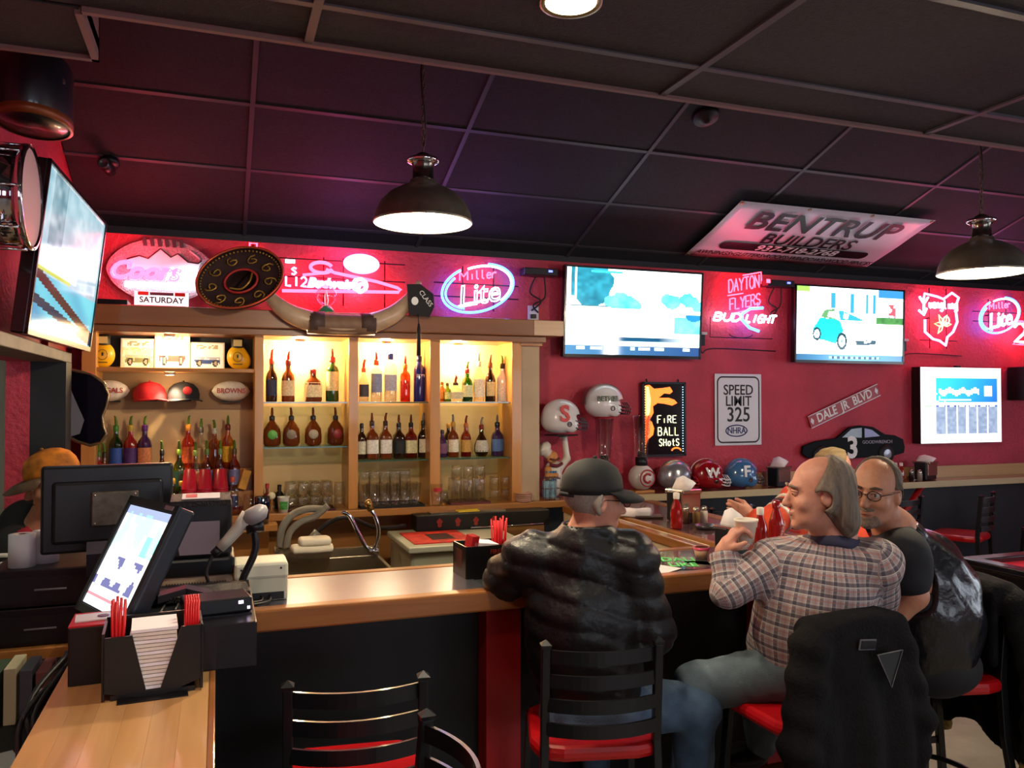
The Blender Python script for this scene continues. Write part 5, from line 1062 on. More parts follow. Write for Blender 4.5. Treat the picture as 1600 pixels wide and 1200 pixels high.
def chair_at(bx_, by_, rz): return (bx_-math.sin(rz)*.207, by_+math.cos(rz)*.207)
ch0 = make_chair('black ladder back bar chair with red seat under the man in the puffy jacket', chair_at(1.14, 2.30, -.237), -.237, 'bar chairs')
def more(label, bx_, by_, rz): p = chair_at(bx_, by_, rz); o = dup(ch0, (p[0], p[1], 0), rz, label); return o
more('empty black ladder back bar chair facing the main bar in the foreground', .36, 2.218, -.13)
more('black bar chair at the bottom edge turned towards the wooden wing', .485, 1.735, PI/2+.08)
more('black bar chair draped with a plain black jacket, under the plaid shirt man', 2.0, 2.2, .12)
more('black bar chair with a blue edged jacket, under the man in the vest', 2.93, 2.50, PI/2-.15)
more('bar chair with red seat turned sideways under the drink rail at right', 5.83, 4.82, .45)
more('bar chair half hidden behind the man in the vest, at the drink rail', 5.02, 4.86, .1)
more('bar chair cut by the right edge of the picture at the drink rail', 6.75, 4.7, .3)
more('bar chair in the shade under the rail behind the napkin boxes', 3.42, 4.84, .1)
more('bar chair under the rail between the napkin box and the orange sleeve', 3.98, 4.84, -.05)
# pool table at the right edge
t = thing('pool_table', 'black pool table with bright red cloth at the right edge', 'pool table', (4.88, 2.45, 0))
MB().box((0, 0, .62), (1.22, 2.42, .28)).build('cabinet', M('table black', '#0e0d11', .35, coat=.3), t, .01)
for sx, dx, dy in ((-1, .1, 2.5), (1, .1, 2.5)): MB().box((sx*.595, 0, .785), (dx, dy, .04)).build('rail', M('rail black', '#17151c', .2, coat=.8), t, .008)
for sy in (-1, 1): MB().box((0, sy*1.2, .785), (1.10, .1, .04)).build('rail', M('rail black', '#17151c'), t, .008)
MB().box((0, 0, .767), (1.10, 2.30, .012)).build('cloth', M('red cloth', '#c4122c', .9), t)
for sx in (-1, 1): MB().box((sx*.53, 0, .785), (.035, 2.26, .03)).build('cushion', M('red cloth', '#c4122c'), t, .008)
for sx in (-1, 1):
    for sy in (-1, 1): MB().box((sx*.42, sy*.95, .24), (.16, .16, .48)).build('leg', M('table black', '#0e0d11'), t, .01)
tag(organic('carry_bag', lambda P: np.maximum(sd_ell(P, (0, 0, .08), (.13, .10, .09))+.006*np.sin(P[..., 0]*60)*np.sin(P[..., 2]*50), -P[..., 2]), (-.16, -.13, -.01), (.16, .13, .2), .01, M('lavender cloth', '#7d6a94', .7), None), 'lavender cloth bag on the floor beside the pool table', 'bag'); COL.objects['carry_bag'].location = (3.98, 3.1, 0)
# ================================================================ condiments
STEELN = M('napkin chrome', '#b9b4a8', .15, .9); NAP = M('napkin white', '#ece8ee', .8); KET = M('ketchup', '#8d0a08', .12, coat=1); CAPW = M('cap white', '#e4ded6', .4)
def napkin_box(label, x, y, z, rz, nap=.06):
    t = thing('napkin_holder', label, 'napkin holder', (x, y, z), rz)
    MB().box((0, 0, .07), (.075, .13, .14)).build('case', M('napkin black', '#10131a', .35, coat=.2), t, .008)
    MB().box((.0, 0, .135), (.11, .115, .02)).box((.04, 0, .085), (.012, .115, .10)).build('face_plate', STEELN, t, .006)
    if nap:
        pts = [(-.05+.10*i/8, 0, .145+nap*(.55+.45*math.sin(.5+i*.33))) for i in range(9)]
        MB().add([(x_, -.02, .14) for x_, _, _ in pts]+[(x_+.01, .01*math.sin(i), z_) for i, (x_, _, z_) in enumerate(pts)], [(i, i+1, i+10, i+9) for i in range(8)], True).build('napkin', NAP, t).modifiers.new('s', 'SOLIDIFY').thickness = .008
    return t
napkin_box('black napkin holder with steel top on the far wing by the ketchup', *(2.521, 4.034, 1.067), -1.35).scale = (1.35, 1.35, 1.25); napkin_box('napkin holder with an upright white napkin in front of the raised hand', *(2.117, 3.002, 1.067), -1.4, .075)
napkin_box('napkin holder at the end of the helmet row on the rail', 4.21, 5.33, 1.072, -1.3, .07).scale = (1.3, 1.3, 1.1); napkin_box('napkin holder with condiments on the rail behind the vest man', 5.74, 5.33, 1.072, -1.3, .05).scale = (1.4, 1.4, 1.1)
def ketchup(label, x, y, z, h=.19, logo=None):
    t = thing('ketchup_bottle', label, 'ketchup', (x, y, z)); r = h*.17
    MB().lathe([(0, 0), (r*.95, 0), (r, .01), (r, h*.5), (r*.8, h*.64), (r*.45, h*.8), (r*.4, h*.86)], n=18).build('bottle', KET, t); MB().lathe([(r*.52, h*.84), (r*.55, h), (r*.4, h*1.02), (0, h*1.02)], n=14).build('cap', CAPW if not logo == 'red' else KET, t)
    if logo:
        MB().lathe([(r*1.01, h*.12), (r*1.01, h*.48)], n=10, a0=-PI/2-1.0, a1=-PI/2+1.0).build('paper_label', M('label crimson', '#a8121a', .4), t)
        text('Budweiser', .028, (0, -r-.002, h*.3), M('print pale', '#e6c4bc', .5), t, rot=(PI/2, -1.2, 0))
ketchup('red ketchup bottle in front of the far napkin holder', *(2.323, 3.787, 1.067), .19); ketchup('ketchup bottle with white cap behind the foam cup', *(2.370, 3.135, 1.067), .19)
ketchup('red aluminium beer bottle with a slanted logo beside the ketchup', *(2.504, 3.192, 1.067), .21, 'red'); ketchup('small ketchup bottle among condiments on the wall rail', 5.47, 5.33, 1.072, .15)
def shaker(label, x, y, z, col):
    t = thing('shaker', label, 'shaker', (x, y, z)); MB().lathe([(0, 0), (.02, 0), (.021, .06), (.016, .075)], n=14).build('jar', M('shaker '+col, col, .3), t); MB().lathe([(.018, .07), (.018, .088), (.01, .095), (0, .096)], n=14).build('top', STEELN, t)
shaker('brown pepper shaker beside the ketchup on the far wing', *(2.469, 3.925, 1.067), '#5a3a2a'); shaker('tan seasoning shaker in the middle of the condiment group', *(2.510, 3.885, 1.067), '#8a6f45'); shaker('white salt shaker at the right of the condiment group', *(2.577, 3.911, 1.067), '#d8d0c8'); shaker('black pepper shaker hidden between the condiments', *(2.566, 4.018, 1.067), '#15151a'); shaker('dark shaker beside the napkin holder on the wall rail', 5.55, 5.30, 1.072, '#2a1c1a'); shaker('steel topped shaker in front of the rail napkin holder', 5.60, 5.26, 1.072, '#8a7f78')
t = thing('menu_stand', 'white upright menu cards among the rail condiments', 'menu', (5.42, 5.38, 1.072)); MB().box((0, 0, .075), (.12, .012, .15), (-.1, 0, 0)).build('card', M('menu white', '#cfc8cc', .5), t); MB().box((0, 0, .006), (.12, .05, .012)).build('foot', STEELN, t)
t = thing('ashtray', 'small round black dish on the far wing', 'dish', (2.475, 3.732, 1.067)); MB().lathe([(0, .004), (.045, .004), (.062, .02), (.066, .02), (.055, 0), (0, 0)], n=24).build('dish', M('dish grey', '#4a4448', .25, .5), t)
o = organic('bar_towel', lambda P: sd_box(P, (0, 0, .02), (.10, .075, .02), .015)+.003*np.sin(P[..., 0]*45+P[..., 1]*20), (-.13, -.1, -.01), (.13, .1, .06), .007, NAP, None); o.location = (2.342, 4.283, 1.068); o.rotation_euler = (0, 0, -.5); tag(o, 'folded white towel on the far wing beside the capped man', 'towel')
o = MB().box((0, 0, .006), (.16, .12, .012)).build('bar_book', M('book brown', '#4a3026', .5), None, .003, loc=(2.391, 4.209, 1.068), rot=(0, 0, -.4)); tag(o, 'brown check folder beside the folded towel', 'folder')
t = thing('foam_bowl', 'small pink rimmed tub on the main bar by the napkin holder', 'tub', (1.994, 3.047, 1.067)); MB().lathe([(0, 0), (.025, 0), (.034, .045), (.03, .045)], n=18).build('tub', M('tub tan', '#c49a80', .5), t); MB().lathe([(.0345, .038), (.036, .048), (.031, .048)], n=18).build('rim', M('tub pink', '#d0406a', .4), t)
t = thing('bar_mat', 'glossy bar mat with green letters on the main bar', 'mat', (1.861, 2.980, 1.066), -.35); MB().box((0, 0, .001), (.22, .26, .002)).build('sheet', M('mat teal', '#24343a', .1, coat=.8, noise=(14, .5)), t)  # thin dark sheet on the bar top, flat green letters follow
text('DALI', .07, (-.01, .07, .0025), M('letter green', '#5fe06a', .4), t, rot=(0, 0, 0), bold=.015).scale = (1, 1.6, 1); text('LIKE', .065, (-.01, -.04, .0025), M('letter green', '#5fe06a', .4), t, rot=(0, 0, 0), bold=.015).scale = (1, 1.5, 1)
tag(MB().box((0, 0, .001), (.16, .20, .002), (0, 0, .5)).build('paper_sheet', M('paper white', '#e9e4e2', .6), None, loc=(1.670, 2.926, 1.069)), 'white paper sheet on the bar right of the puffy jacket', 'paper')
tag(MB().box((0, 0, .0015), (.07, .15, .001), (0, 0, .9)).build('bank_note', M('note green', '#8d9068', .7, noise=(40, .3)), None, loc=(1.938, 2.952, 1.066)), 'greenish bank note lying near the napkin holder', 'money')
t = thing('pint_of_beer', 'small glass of beer by the orange sleeved hand', 'glass', (2.723, 3.735, 1.067)); MB().lathe([(0, 0), (.03, 0), (.04, .12), (.037, .12), (.028, .008)], n=18).build('glass', GL, t); MB().lathe([(0, .008), (.027, .008), (.034, .08), (0, .08)], n=16).build('beer', M('beer amber', '#7a3c10', .1, trans=.4), t)
# fireball caddy
t = thing('bar_caddy', 'black bar caddy with a red emblem holding straws and napkins', 'caddy', (1.0, 3.07, 1.067), .05)
cad = MB(); w_, d_, h_ = .20, .15, .125
cad.box((0, -d_/2, h_/2), (w_, .006, h_)).box((0, d_/2, h_/2), (w_, .006, h_)).box((-w_/2, 0, h_/2), (.006, d_, h_)).box((w_/2, 0, h_/2), (.006, d_, h_)).box((0, 0, .004), (w_, d_, .008)).build('box', M('caddy black', '#0e0b0c', .35), t)
text('FIREBALL', .024, (.045, -d_/2-.004, .10), M('caddy red', '#8a2418', .5), t); MB().prism([(.045+.02*math.cos(a)*(1+.35*math.sin(5*a)), .055+.03*math.sin(a)*(1+.3*math.cos(4*a))) for a in [2*PI*q/40 for q in range(40)]], .002, Matrix.Translation((0, -d_/2-.004, 0))).build('emblem', M('caddy red', '#8a2418'), t); MB().box((-w_/2-.0035, 0, .07), (.001, .07, .07)).build('side_print', M('caddy brown', '#4a1a10', .5), t)
MB().box((-.01, 0, .10), (.10, .11, .06), (0, .12, 0)).build('napkins', NAP, t)
sw = M('straw red', '#c9141a', .35)
for k in range(16): MB().tube([(.055+.008*(k % 4), -.02+.018*(k//4), .02), (.048+.014*(k % 4)+random.uniform(-.006, .006), -.03+.02*(k//4), .205+random.uniform(-.01, .02))], .0035, 5).build('straw', sw, t)
for k in range(5): MB().box((-.07+.006*k, -.02, .13), (.004, .075, .06), (0, .2, 0)).build('red_card', M('card red', '#b01420', .4), t)
# behind the bar: sink, hose, cooler
t = thing('ice_sink', 'stainless steel ice sink behind the main bar', 'sink', (.57, 4.2, 0))
MB().box((0, -.19, .70), (.52, .02, .44)).box((0, .19, .70), (.52, .02, .44)).box((-.25, 0, .70), (.02, .4, .44)).box((.25, 0, .70), (.02, .4, .44)).box((0, 0, .5), (.5, .38, .02)).build('basin', M('sink steel', '#a89c88', .25, .9), t, .004)
MB().box((0, .20, .94), (.52, .03, .05)).build('splash', M('sink steel', '#a89c88'), t); MB().box((.19, -.203, .83), (.12, .004, .06)).build('plate', M('plate blue', '#2a2a55', .4), t)
for sx in (-.23, .23):
    for sy in (-.17, .17): MB().tube([(sx, sy, 0), (sx, sy, .5)], .018, 8).build('leg', M('sink steel', '#a89c88'), t)
t = thing('spray_faucet', 'arched chrome spray faucet with a brass head over the sink', 'faucet', (.80, 4.38, .965))
MB().tube(catmull([(.0, .0, -.02), (.015, -.02, .03), (.02, -.03, .10), (-.0, -.03, .17), (-.02, -.03, .20)]), .011, 10).tube(catmull([(-.0, 0, -.02), (-.04, 0, .0), (-.085, 0, .08), (-.13, 0, .17), (-.17, 0, .195)]), .012, 10).build('pipe', M('chrome', '#cfcfd4'), t); MB().tube([(-.02, -.03, .20), (-.035, -.035, .235), (-.045, -.04, .255)], [.016, .022, .018], 10).build('spray_head', M('brass head', '#a8844a', .25, .9), t); MB().lathe([(.03, -.025), (.03, -.015), (.015, -.005)], n=14).build('base', M('chrome', '#cfcfd4'), t)
o = MB().tube(catmull([(.32, 4.5, .97), (.33, 4.52, 1.06), (.38, 4.54, 1.13), (.46, 4.55, 1.16), (.55, 4.52, 1.16)], 8), .02, 10).tube(catmull([(.35, 4.47, .97), (.37, 4.49, 1.05), (.43, 4.51, 1.10), (.50, 4.52, 1.12), (.57, 4.5, 1.18)], 8), .018, 10).build('flex_hose', M('hose grey', '#8a8478', .4, bump=(260, .8)), None); tag(o, 'coiled grey flexible hoses behind the sink', 'hose')
MB().box((.44, 4.5, .95), (.3, .14, .03)).build('hose_tray', M('sink steel', '#a89c88'), o)
o = MB().tube(catmull([(.5, 4.52, 1.02), (.58, 4.5, 1.09), (.68, 4.5, 1.11), (.9, 4.8, 1.0), (1.1, 4.95, .98)], 8), .012, 8).build('soda_gun_hose', WIRE, None); tag(o, 'black soda gun hose running from the sink to the cooler', 'hose')
MB().tube([(.47, 4.5, .985), (.52, 4.505, 1.04)], .026, 8).build('nozzle', M('nozzle grey', '#6a655c', .4), o)
for k, (dx, dy, dz, w_, l) in enumerate(((0, 0, 0, .21, 'lower folded white rag on the sink edge'), (.015, .01, .036, .16, 'upper crumpled white rag on the sink edge'))):
    o = organic('bar_rag', lambda P, w_=w_: sd_box(P, (0, 0, .02), (w_/2, .07, .018), .016)+.006*np.sin(P[..., 0]*38+1)*np.cos(P[..., 1]*30), (-.14, -.1, -.015), (.14, .1, .06), .007, M('rag white', '#d9d0bc', .9), None); o.location = (.47+dx, 4.35+dy, .962+dz); tag(o, l, 'rag')
t = thing('bottle_cooler', 'grey bottle cooler with a red printed mat behind the bar', 'cooler', (1.36, 4.78, 0))
MB().box((0, 0, .45), (.66, .58, .9)).build('body', M('cooler grey', '#8d917f', .4), t, .02); MB().box((0, -.02, .915), (.70, .62, .035)).build('lid', M('cooler lid', '#a3a796', .4), t, .008); MB().box((-.12, -.05, .936), (.36, .4, .006)).build('mat', M('mat red', '#b0241a', .5, noise=(18, .5)), t); MB().box((-.1, -.06, .9395), (.14, .2, .002)).build('mat_panel', M('mat dark', '#2a1414', .4), t)
MB().box((.02, -.292, .60), (.56, .006, .42)).build('door_panel', M('cooler panel', '#74776a', .35), t); text('LIDT', .05, (.02, -.297, .66), M('print black', '#1a1216'), t, rot=(PI/2, -.15, 0)); MB().tube([(-.3, -.31, .40), (.3, -.31, .40)], .012, 8).build('handle', WIRE, t)
t = thing('speed_rack', 'long black bottle rack with small red emblems below the counter', 'rack', (1.62, 5.02, .934))
MB().box((0, 0, .05), (.9, .14, .10)).build('rack', M('rack black', '#0b0a0b', .4), t, .004)
for k in range(4): MB().prism([(-.30+k*.12+.016*math.cos(a)*(1+.3*math.sin(5*a)), .05+.028*math.sin(a)) for a in [2*PI*q/24 for q in range(24)]], .002, Matrix.Translation((0, -.073, 0))).build('emblem', M('caddy red', '#8a2418'), t)
MB().tube([(-.1, -.085, .012), (.4, -.085, .012)], .006, 6).build('front_bar', M('chrome', '#cfcfd4'), t); MB().box((-.1, 0, .104), (.5, .1, .012)).build('top_tray', STEELN, t); MB().box((-.1, -.02, .112), (.14, .07, .008)).build('lemon_tray', M('lemon', '#d9b82a', .5), t)
# ================================================================ ordering stations on the wing
PB2 = M('station black', '#121319', .35, noise=(30, .15)); PBX = M('riser black', '#15131a', .3, coat=.2)
t = thing('station_riser', 'flat black riser box across the end of the wooden wing', 'riser', (-.06, 2.46, 1.07)); MB().box((0, 0, .058), (.32, .52, .115)).build('box', PBX, t, .003); MB().box((0.02, -.03, .117), (.26, .3, .004)).build('top_mat', PB2, t)
for k in range(7): MB().tube([(-.12+k*.035, -.15, .122), (-.10+k*.035, .05, .122)], .004, 5).build('cable', WIRE, t)
t = thing('card_reader', 'small black receipt reader with lit buttons on the riser', 'card reader', (.0, 2.335, 1.19), .15); MB().box((0, 0, .02), (.17, .11, .04)).build('case', PB2, t, .006); MB().box((.055, -.056, .028), (.012, .003, .008)).box((.075, -.056, .012), (.007, .003, .007)).build('lit_button', M('button lit', '#f0d8ff', em=2.5), t)
tag(MB().box((0, 0, .012), (.34, .13, .02)).build('keyboard', M('keys black', '#17151a', .5, bump=(220, .6)), None, .004, loc=(-.08, 2.50, 1.19), rot=(0, 0, .06)), 'low black keyboard lying on the riser behind the straws', 'keyboard')
# touch screen
t = thing('touch_terminal', 'reclined touch screen terminal with a bright white display', 'terminal', (-.2, 2.43, 1.19))
Wv = Vector((.13, -.28, 0)).normalized(); Hh = Vector((.28, .13, 0)).normalized()*.13+Vector((0, 0, .265)); Hn = Hh.normalized(); Nn = Wv.cross(Hn)
Rm = Matrix((Wv, -Nn, Hn)).transposed().to_4x4(); cc = Vector((-.235, 2.585, 1.461))+Wv*.155-Hh/2-Vector((-.2, 2.43, 1.19))
def pic_pos(u, v):
    c = (.93, .95, 1)
    if v > .93: c = hx('#9aa6c4')
    for y in (.52, .10):
        if abs(v-y) < .006: c = hx('#e08a92')
    if v > .55 and vn(u*9, v*9) > .62: c = mixc(c, hx('#9ad0c8'), .7)
    if .2 < v < .5 and vn(u*7+3, v*8) > .68: c = hx('#6a6a9a')
    if u > .7 and .55 < v < .75 and vn(u*8, v*5) > .4: c = hx('#8fd8d0')
    return c
mxp = Matrix.Translation(cc) @ Rm
o = MB().box((0, .025, 0), (.345, .045, .335)).build('housing', M('terminal dark', '#1c212a', .35), t, .008); o.matrix_local = mxp
o = picture('screen', .30, .285, 40, 36, pic_pos, vcol_mat('lit screen 1.5', 1.5, .15), t); o.matrix_local = mxp @ Matrix.Translation((0, .0, 0)); o.matrix_local = mxp @ Matrix.Translation((0, .0015, 0))
o = MB().box((0, -.0, .157), (.345, .006, .022)).box((0, 0, -.157), (.345, .006, .022)).box((-.162, 0, 0), (.022, .006, .335)).box((.162, 0, 0), (.022, .006, .335)).build('bezel', M('terminal dark', '#1c212a'), t); o.matrix_local = mxp
o = MB().box((.12, -.004, .157), (.05, .003, .012)).build('maker_plate', M('patch grey', '#77747f'), t); o.matrix_local = mxp
MB().strip([(.05, .02, .02), (.12, .05, .03), (.19, .03, .012)], (0, .06, 0), (0, 0, .02)).build('arm', M('terminal arm', '#3a3540', .3), t); MB().tube([(.02, .03, .0), (.03, .02, .14)], .03, 8).build('neck', PB2, t)
# monitor seen from behind on the cash drawers
sc_ = thing('side_counter', 'low wooden service counter beside the kitchen opening', 'counter', (0, 0, 0))
MB().b2((-.82, 3.2, .86), (-.37, 3.75, .90)).build('counter_top', MAPLEX, sc_, .004)
MB().b2((-.82, 3.25, .40), (-.37, 3.75, .43)).b2((-.82, 3.25, 0), (-.80, 3.75, .86)).b2((-.39, 3.25, 0), (-.37, 3.75, .86)).build('shelf_unit', M('shelf black', '#0d0d0f'), sc_)
for k, l in enumerate(('lower black cash drawer on the service counter', 'upper black cash drawer under the paper rolls')):
    t = thing('cash_drawer', l, 'cash drawer', (-.575+.03*k, 3.44, .901+.135*k)); MB().box((0, 0, .066), (.42-.04*k, .42, .13)).build('case', PB2, t, .004); MB().box((0, -.212, .06), (.40-.04*k, .006, .09)).build('drawer_front', M('drawer front', '#17161b', .4), t); MB().tube([(-.05, -.218, .06), (.05, -.218, .06)], .004, 6).build('lock_bar', M('patch grey', '#77747f'), t)
for k, (x, y, l) in enumerate(((-.648, 3.30, 'white paper roll standing at the front of the cash drawer'), (-.585, 3.36, 'white paper roll standing behind the other roll'))):
    t = thing('paper_roll', l, 'paper roll', (x, y, 1.168)); MB().lathe([(.012, 0), (.043, 0), (.043, .115), (.012, .115), (.012, 0)], n=26).build('paper', M('roll white', '#d8d2d8', .8), t); MB().lathe([(.012, -.001), (.012, .116), (.009, .116)], n=14).build('core', M('core tan', '#8a6f55', .8), t)
t = thing('rear_monitor', 'black terminal monitor seen from behind with a steel plate', 'monitor', (-.37, 3.28, 1.168), .12)
MB().box((0, 0, .20), (.43, .05, .31)).build('housing', PB2, t, .01); MB().box((0, -.03, .19), (.36, .03, .22)).build('rear_bulge', PB2, t, .012); MB().box((.02, -.05, .20), (.155, .012, .125)).build('mount_plate', M('plate steel', '#6a6258', .35, .8, noise=(30, .3)), t, .006); MB().box((.03, -.02, .04), (.2, .14, .1), (.5, 0, 0)).build('foot', M('terminal arm', '#3a3540'), t)
for sx in (-.065, .065):
    for sz in (-.05, .05): MB().ball((.02+sx, -.057, .20+sz), .005, 8).build('screw', STEELN, t)
MB().tube(catmull([(.1, -.05, .12), (.04, -.09, .05), (-.02, -.12, -.06), (-.03, -.3, -.1), (.02, -.5, -.13)]), .007, 6).tube(catmull([(.05, -.05, .1), (.0, -.12, .0), (.02, -.35, -.11), (.08, -.55, -.12)]), .007, 6).build('cable', WIRE, t)
# printers
t = thing('receipt_printer', 'black receipt printer with a grey paper slip and a label on top', 'printer', (-.05, 3.02, 1.23)); MB().box((0, .0, .09), (.20, .2, .19)).build('case', PB2, t, .015); MB().box((.0, -.06, .188), (.19, .1, .02), (.15, 0, 0)).build('lid_ridge', M('lid black', '#1b1b20', .5, bump=(160, .5)), t)
MB().box((0, -.06, .201), (.12, .07, .002), (.15, 0, 0)).build('label_card', M('menu white', '#cfc8cc'), t); MB().box((-.03, -.06, .203), (.035, .04, .001), (.15, 0, 0)).build('label_mark', M('card red', '#b01420'), t); MB().prism([(-.065, .01), (.06, .01), (.06, .12), (-.07, .12), (-.075, .07)], .003, Matrix.Translation((0, -.106, 0))).build('paper_slip', M('slip grey', '#7c7280', .5), t)
t = thing('impact_printer', 'beige kitchen printer with vent slots under the receipt printer', 'printer', (-.06, 3.02, 1.067)); MB().box((0, 0, .05), (.23, .2, .10)).build('case', M('printer beige', '#b9ae98', .5), t, .01)
MB().box((0, 0, .13), (.24, .22, .06)).build('top_cover', PB2, t, .01)
for k in range(22): MB().box((-.095+k*.0088, -.102, .055), (.004, .003, .05)).build('vent', M('vent dark', '#3a342c', .6), t)
t = thing('white_printer', 'white card printer box on the steel bar top', 'printer', (.145, 2.98, 1.069)); MB().box((0, 0, .065), (.175, .16, .13)).build('case', M('printer white', '#b5b5a2', .45), t, .008); MB().box((0, -.02, .105), (.178, .13, .055)).build('top_cover', M('printer pale', '#c9c9b6', .4), t, .01); MB().box((.02, -.081, .018), (.11, .004, .025)).build('slot', WIRE, t)
for sx in (-.065, .065): MB().ball((sx, -.086, .112), .004, 8).build('screw', WIRE, t)
MB().tube(catmull([(.0, -.08, .02), (.0, -.11, .01), (-.05, -.14, .01), (-.09, -.2, .01), (-.11, -.13, .01)]), .005, 6).tube(catmull([(.03, -.08, .02), (.02, -.13, .01), (-.06, -.17, .01), (-.1, -.24, .012)]), .005, 6).build('cable', WIRE, t)
t = thing('barcode_scanner', 'white handheld scanner resting head up in its stand', 'scanner', (.07, 2.78, 1.07))
MB().tube([(-.06, .0, .21), (-.035, 0, .235), (-.0, 0, .275), (.03, 0, .31)], [.017, .018, .021, .028], 12).build('grip', M('scanner white', '#b5b0a6', .4), t); MB().lathe([(0, .02), (.03, .018), (.044, .005), (.044, -.012), (.03, -.03), (0, -.035)], n=20, mx=Matrix.Translation((.045, 0, .318)) @ Euler((0, -.45, 0)).to_matrix().to_4x4()).build('head', M('scanner grey', '#8f8c90', .35), t)
MB().tube([(-.06, 0, .21), (-.08, 0, .19)], .014, 10).tube(catmull([(-.08, 0, .19), (-.1, -.01, .13), (-.06, -.02, .06), (-.01, -.05, .01)]), .006, 6).build('cable', WIRE, t); MB().tube(catmull([(.04, 0, .29), (.05, 0, .2), (.01, 0, .1), (0, 0, .01)]), .012, 8).lathe([(0, 0), (.05, 0), (.045, .012), (0, .02)], n=18).build('stand', PB2, t)
MB().tube([(.02, 0, .272), (.075, 0, .278)], .022, 10).build('cradle', PB2, t)
# napkin caddy and the small box in front
t = thing('napkin_caddy', 'black napkin caddy with a slotted front and red straws on the wood', 'caddy', (-.14, 2.13, 1.07), .06)
h_ = .155
MB().prism([(-.105, .02), (-.02, .0), (.02, .0), (.105, .03), (.105, h_), (.06, h_), (.015, .015), (-.015, .015), (-.045, h_-.01), (-.105, h_-.01)], .006, Matrix.Translation((0, -.07, 0))).build('front', M('caddy black', '#0e0b0c'), t)
MB().box((-.105, 0, .08), (.006, .14, .15)).box((.105, 0, .08), (.006, .14, .15)).box((0, .07, .08), (.21, .006, .16)).box((0, 0, .006), (.18, .13, .012)).build('box', M('caddy black', '#0e0b0c'), t); MB().box((.0, -.02, -.0), (.15, .16, .006)).build('foot', M('caddy black', '#0e0b0c'), t)
for k in range(16): MB().box((.0+random.uniform(-.002, .002), -.005, .02+k*.0088), (.10, .118, .007), (0, 0, random.uniform(-.05, .05))).build('napkin', M('napkin cream', '#e0d8d0', .8) if k % 3 else NAP, t)
for k in range(14): MB().tube([(-.085+.005*(k % 4), -.05+.02*(k//4), .03), (-.088+.009*(k % 4), -.05+.02*(k//4), .215+.008*math.sin(k*2.1))], .0035, 5).build('straw', sw, t)
for k in range(18): MB().tube([(.07+.005*(k % 6), -.03+.03*(k//6), .03), (.072+.0055*(k % 6), -.03+.03*(k//6), .205)], .0035, 5).build('straw', sw, t)
t = thing('card_box', 'small black box with a red top and a printed card', 'box', (-.285, 2.26, 1.07), .03); MB().box((0, 0, .07), (.10, .13, .14)).build('box', M('caddy black', '#0e0b0c'), t, .003); MB().box((0, 0, .142), (.10, .13, .004)).build('top', M('card red', '#b01420'), t); MB().box((.0, .005, .146), (.085, .07, .003), (0, 0, .08)).build('card', M('menu white', '#cfc8cc'), t); MB().ball((.02, .005, .148), (.015, .018, .001), 10).build('card_mark', M('card violet', '#6a3a5a', .5), t)
# clutter below the wing
o = MB(); 
for k in range(7): o.tube(catmull([(-.40+.02*math.sin(k), 2.6+.03*k, 1.0), (-.45-.03*math.sin(k*2), 2.45+.02*k, .92), (-.42+.03*math.cos(k*3), 2.3, .84-.01*k), (-.40, 2.15-.03*k, .74)]), .008, 6)
tag(o.build('cable_bundle', WIRE, None), 'tangle of black cables hanging behind the wing', 'cables')
t = thing('tissue_box', 'violet patterned tissue box on the shelf below the wing', 'tissue box', (-.47, 2.95, .72), .3); MB().box((0, 0, .05), (.12, .2, .1)).build('box', M('tissue violet', '#6a5a86', .6, noise=(40, .4)), t); MB().box((0, 0, .102), (.10, .18, .004)).build('top', M('menu white', '#cfc8cc'), t)
lo_ = thing('under_shelf', 'low dark shelf behind the wooden wing', 'shelf', (0, 0, 0)); MB().b2((-.82, 2.2, .69), (-.37, 3.18, .715)).b2((-.82, 2.2, 0), (-.8, 3.18, .69)).b2((-.39, 2.2, 0), (-.37, 3.18, .69)).build('shelf', M('shelf black', '#0d0d0f'), lo_)
for k, (c, h) in enumerate((('#6a3a3a', .16), ('#4a4a55', .17), ('#b5ac90', .18), ('#3a4a3a', .17), ('#c9c24a', .10))):
    tag(MB().box((0, 0, h/2), (.035, .16, h)).build('binder', M('binder '+c, c, .6), None, .002, loc=(-.53-.045*k, 3.08, .716)), ('dark red folder standing below the service counter', 'slate folder beside the red one', 'cream folder standing below the service counter', 'dark green folder beside the cream one', 'short yellow box at the left of the folders')[k], 'folder')
tag(MB().box((0, 0, .004), (.2, .28, .008), (0, 0, .4)).build('paper_pad', M('pad pale', '#aeb8b4', .6), None, loc=(-.6, 2.6, .716)), 'pale paper pad lying on the low shelf', 'paper')

# ================================================================ people
SKIN = M('skin', '#c98a70', .5, noise=(40, .08), bump=(180, .06)); SKIN2 = M('skin ruddy', '#c58a74', .5, noise=(40, .1), bump=(180, .06)); SKIN3 = M('skin tan', '#b57d62', .5, noise=(40, .1), bump=(180, .06))
DENIM = M('denim', '#4a627c', .8, noise=(14, .25), bump=(300, .3)); DENIM2 = M('denim grey', '#56656e', .8, noise=(14, .25), bump=(300, .3))
FV = Vector((.3427, .9394, 0)); RV = Vector((.9394, -.3427, 0)); UV = Vector((0, 0, 1))
def frame(d, tilt=0, roll=0):
    """head frame: rows = right, forward, up; d = facing direction, tilt>0 looks down"""
    f = Vector(d).normalized(); r = f.cross(UV).normalized(); f2 = (f*math.cos(tilt)-UV*math.sin(tilt)); u = r.cross(f2).normalized()
    q = Matrix.Rotation(roll, 3, f2); return np.array([list(q @ r), list(q @ f2), list(q @ u)])
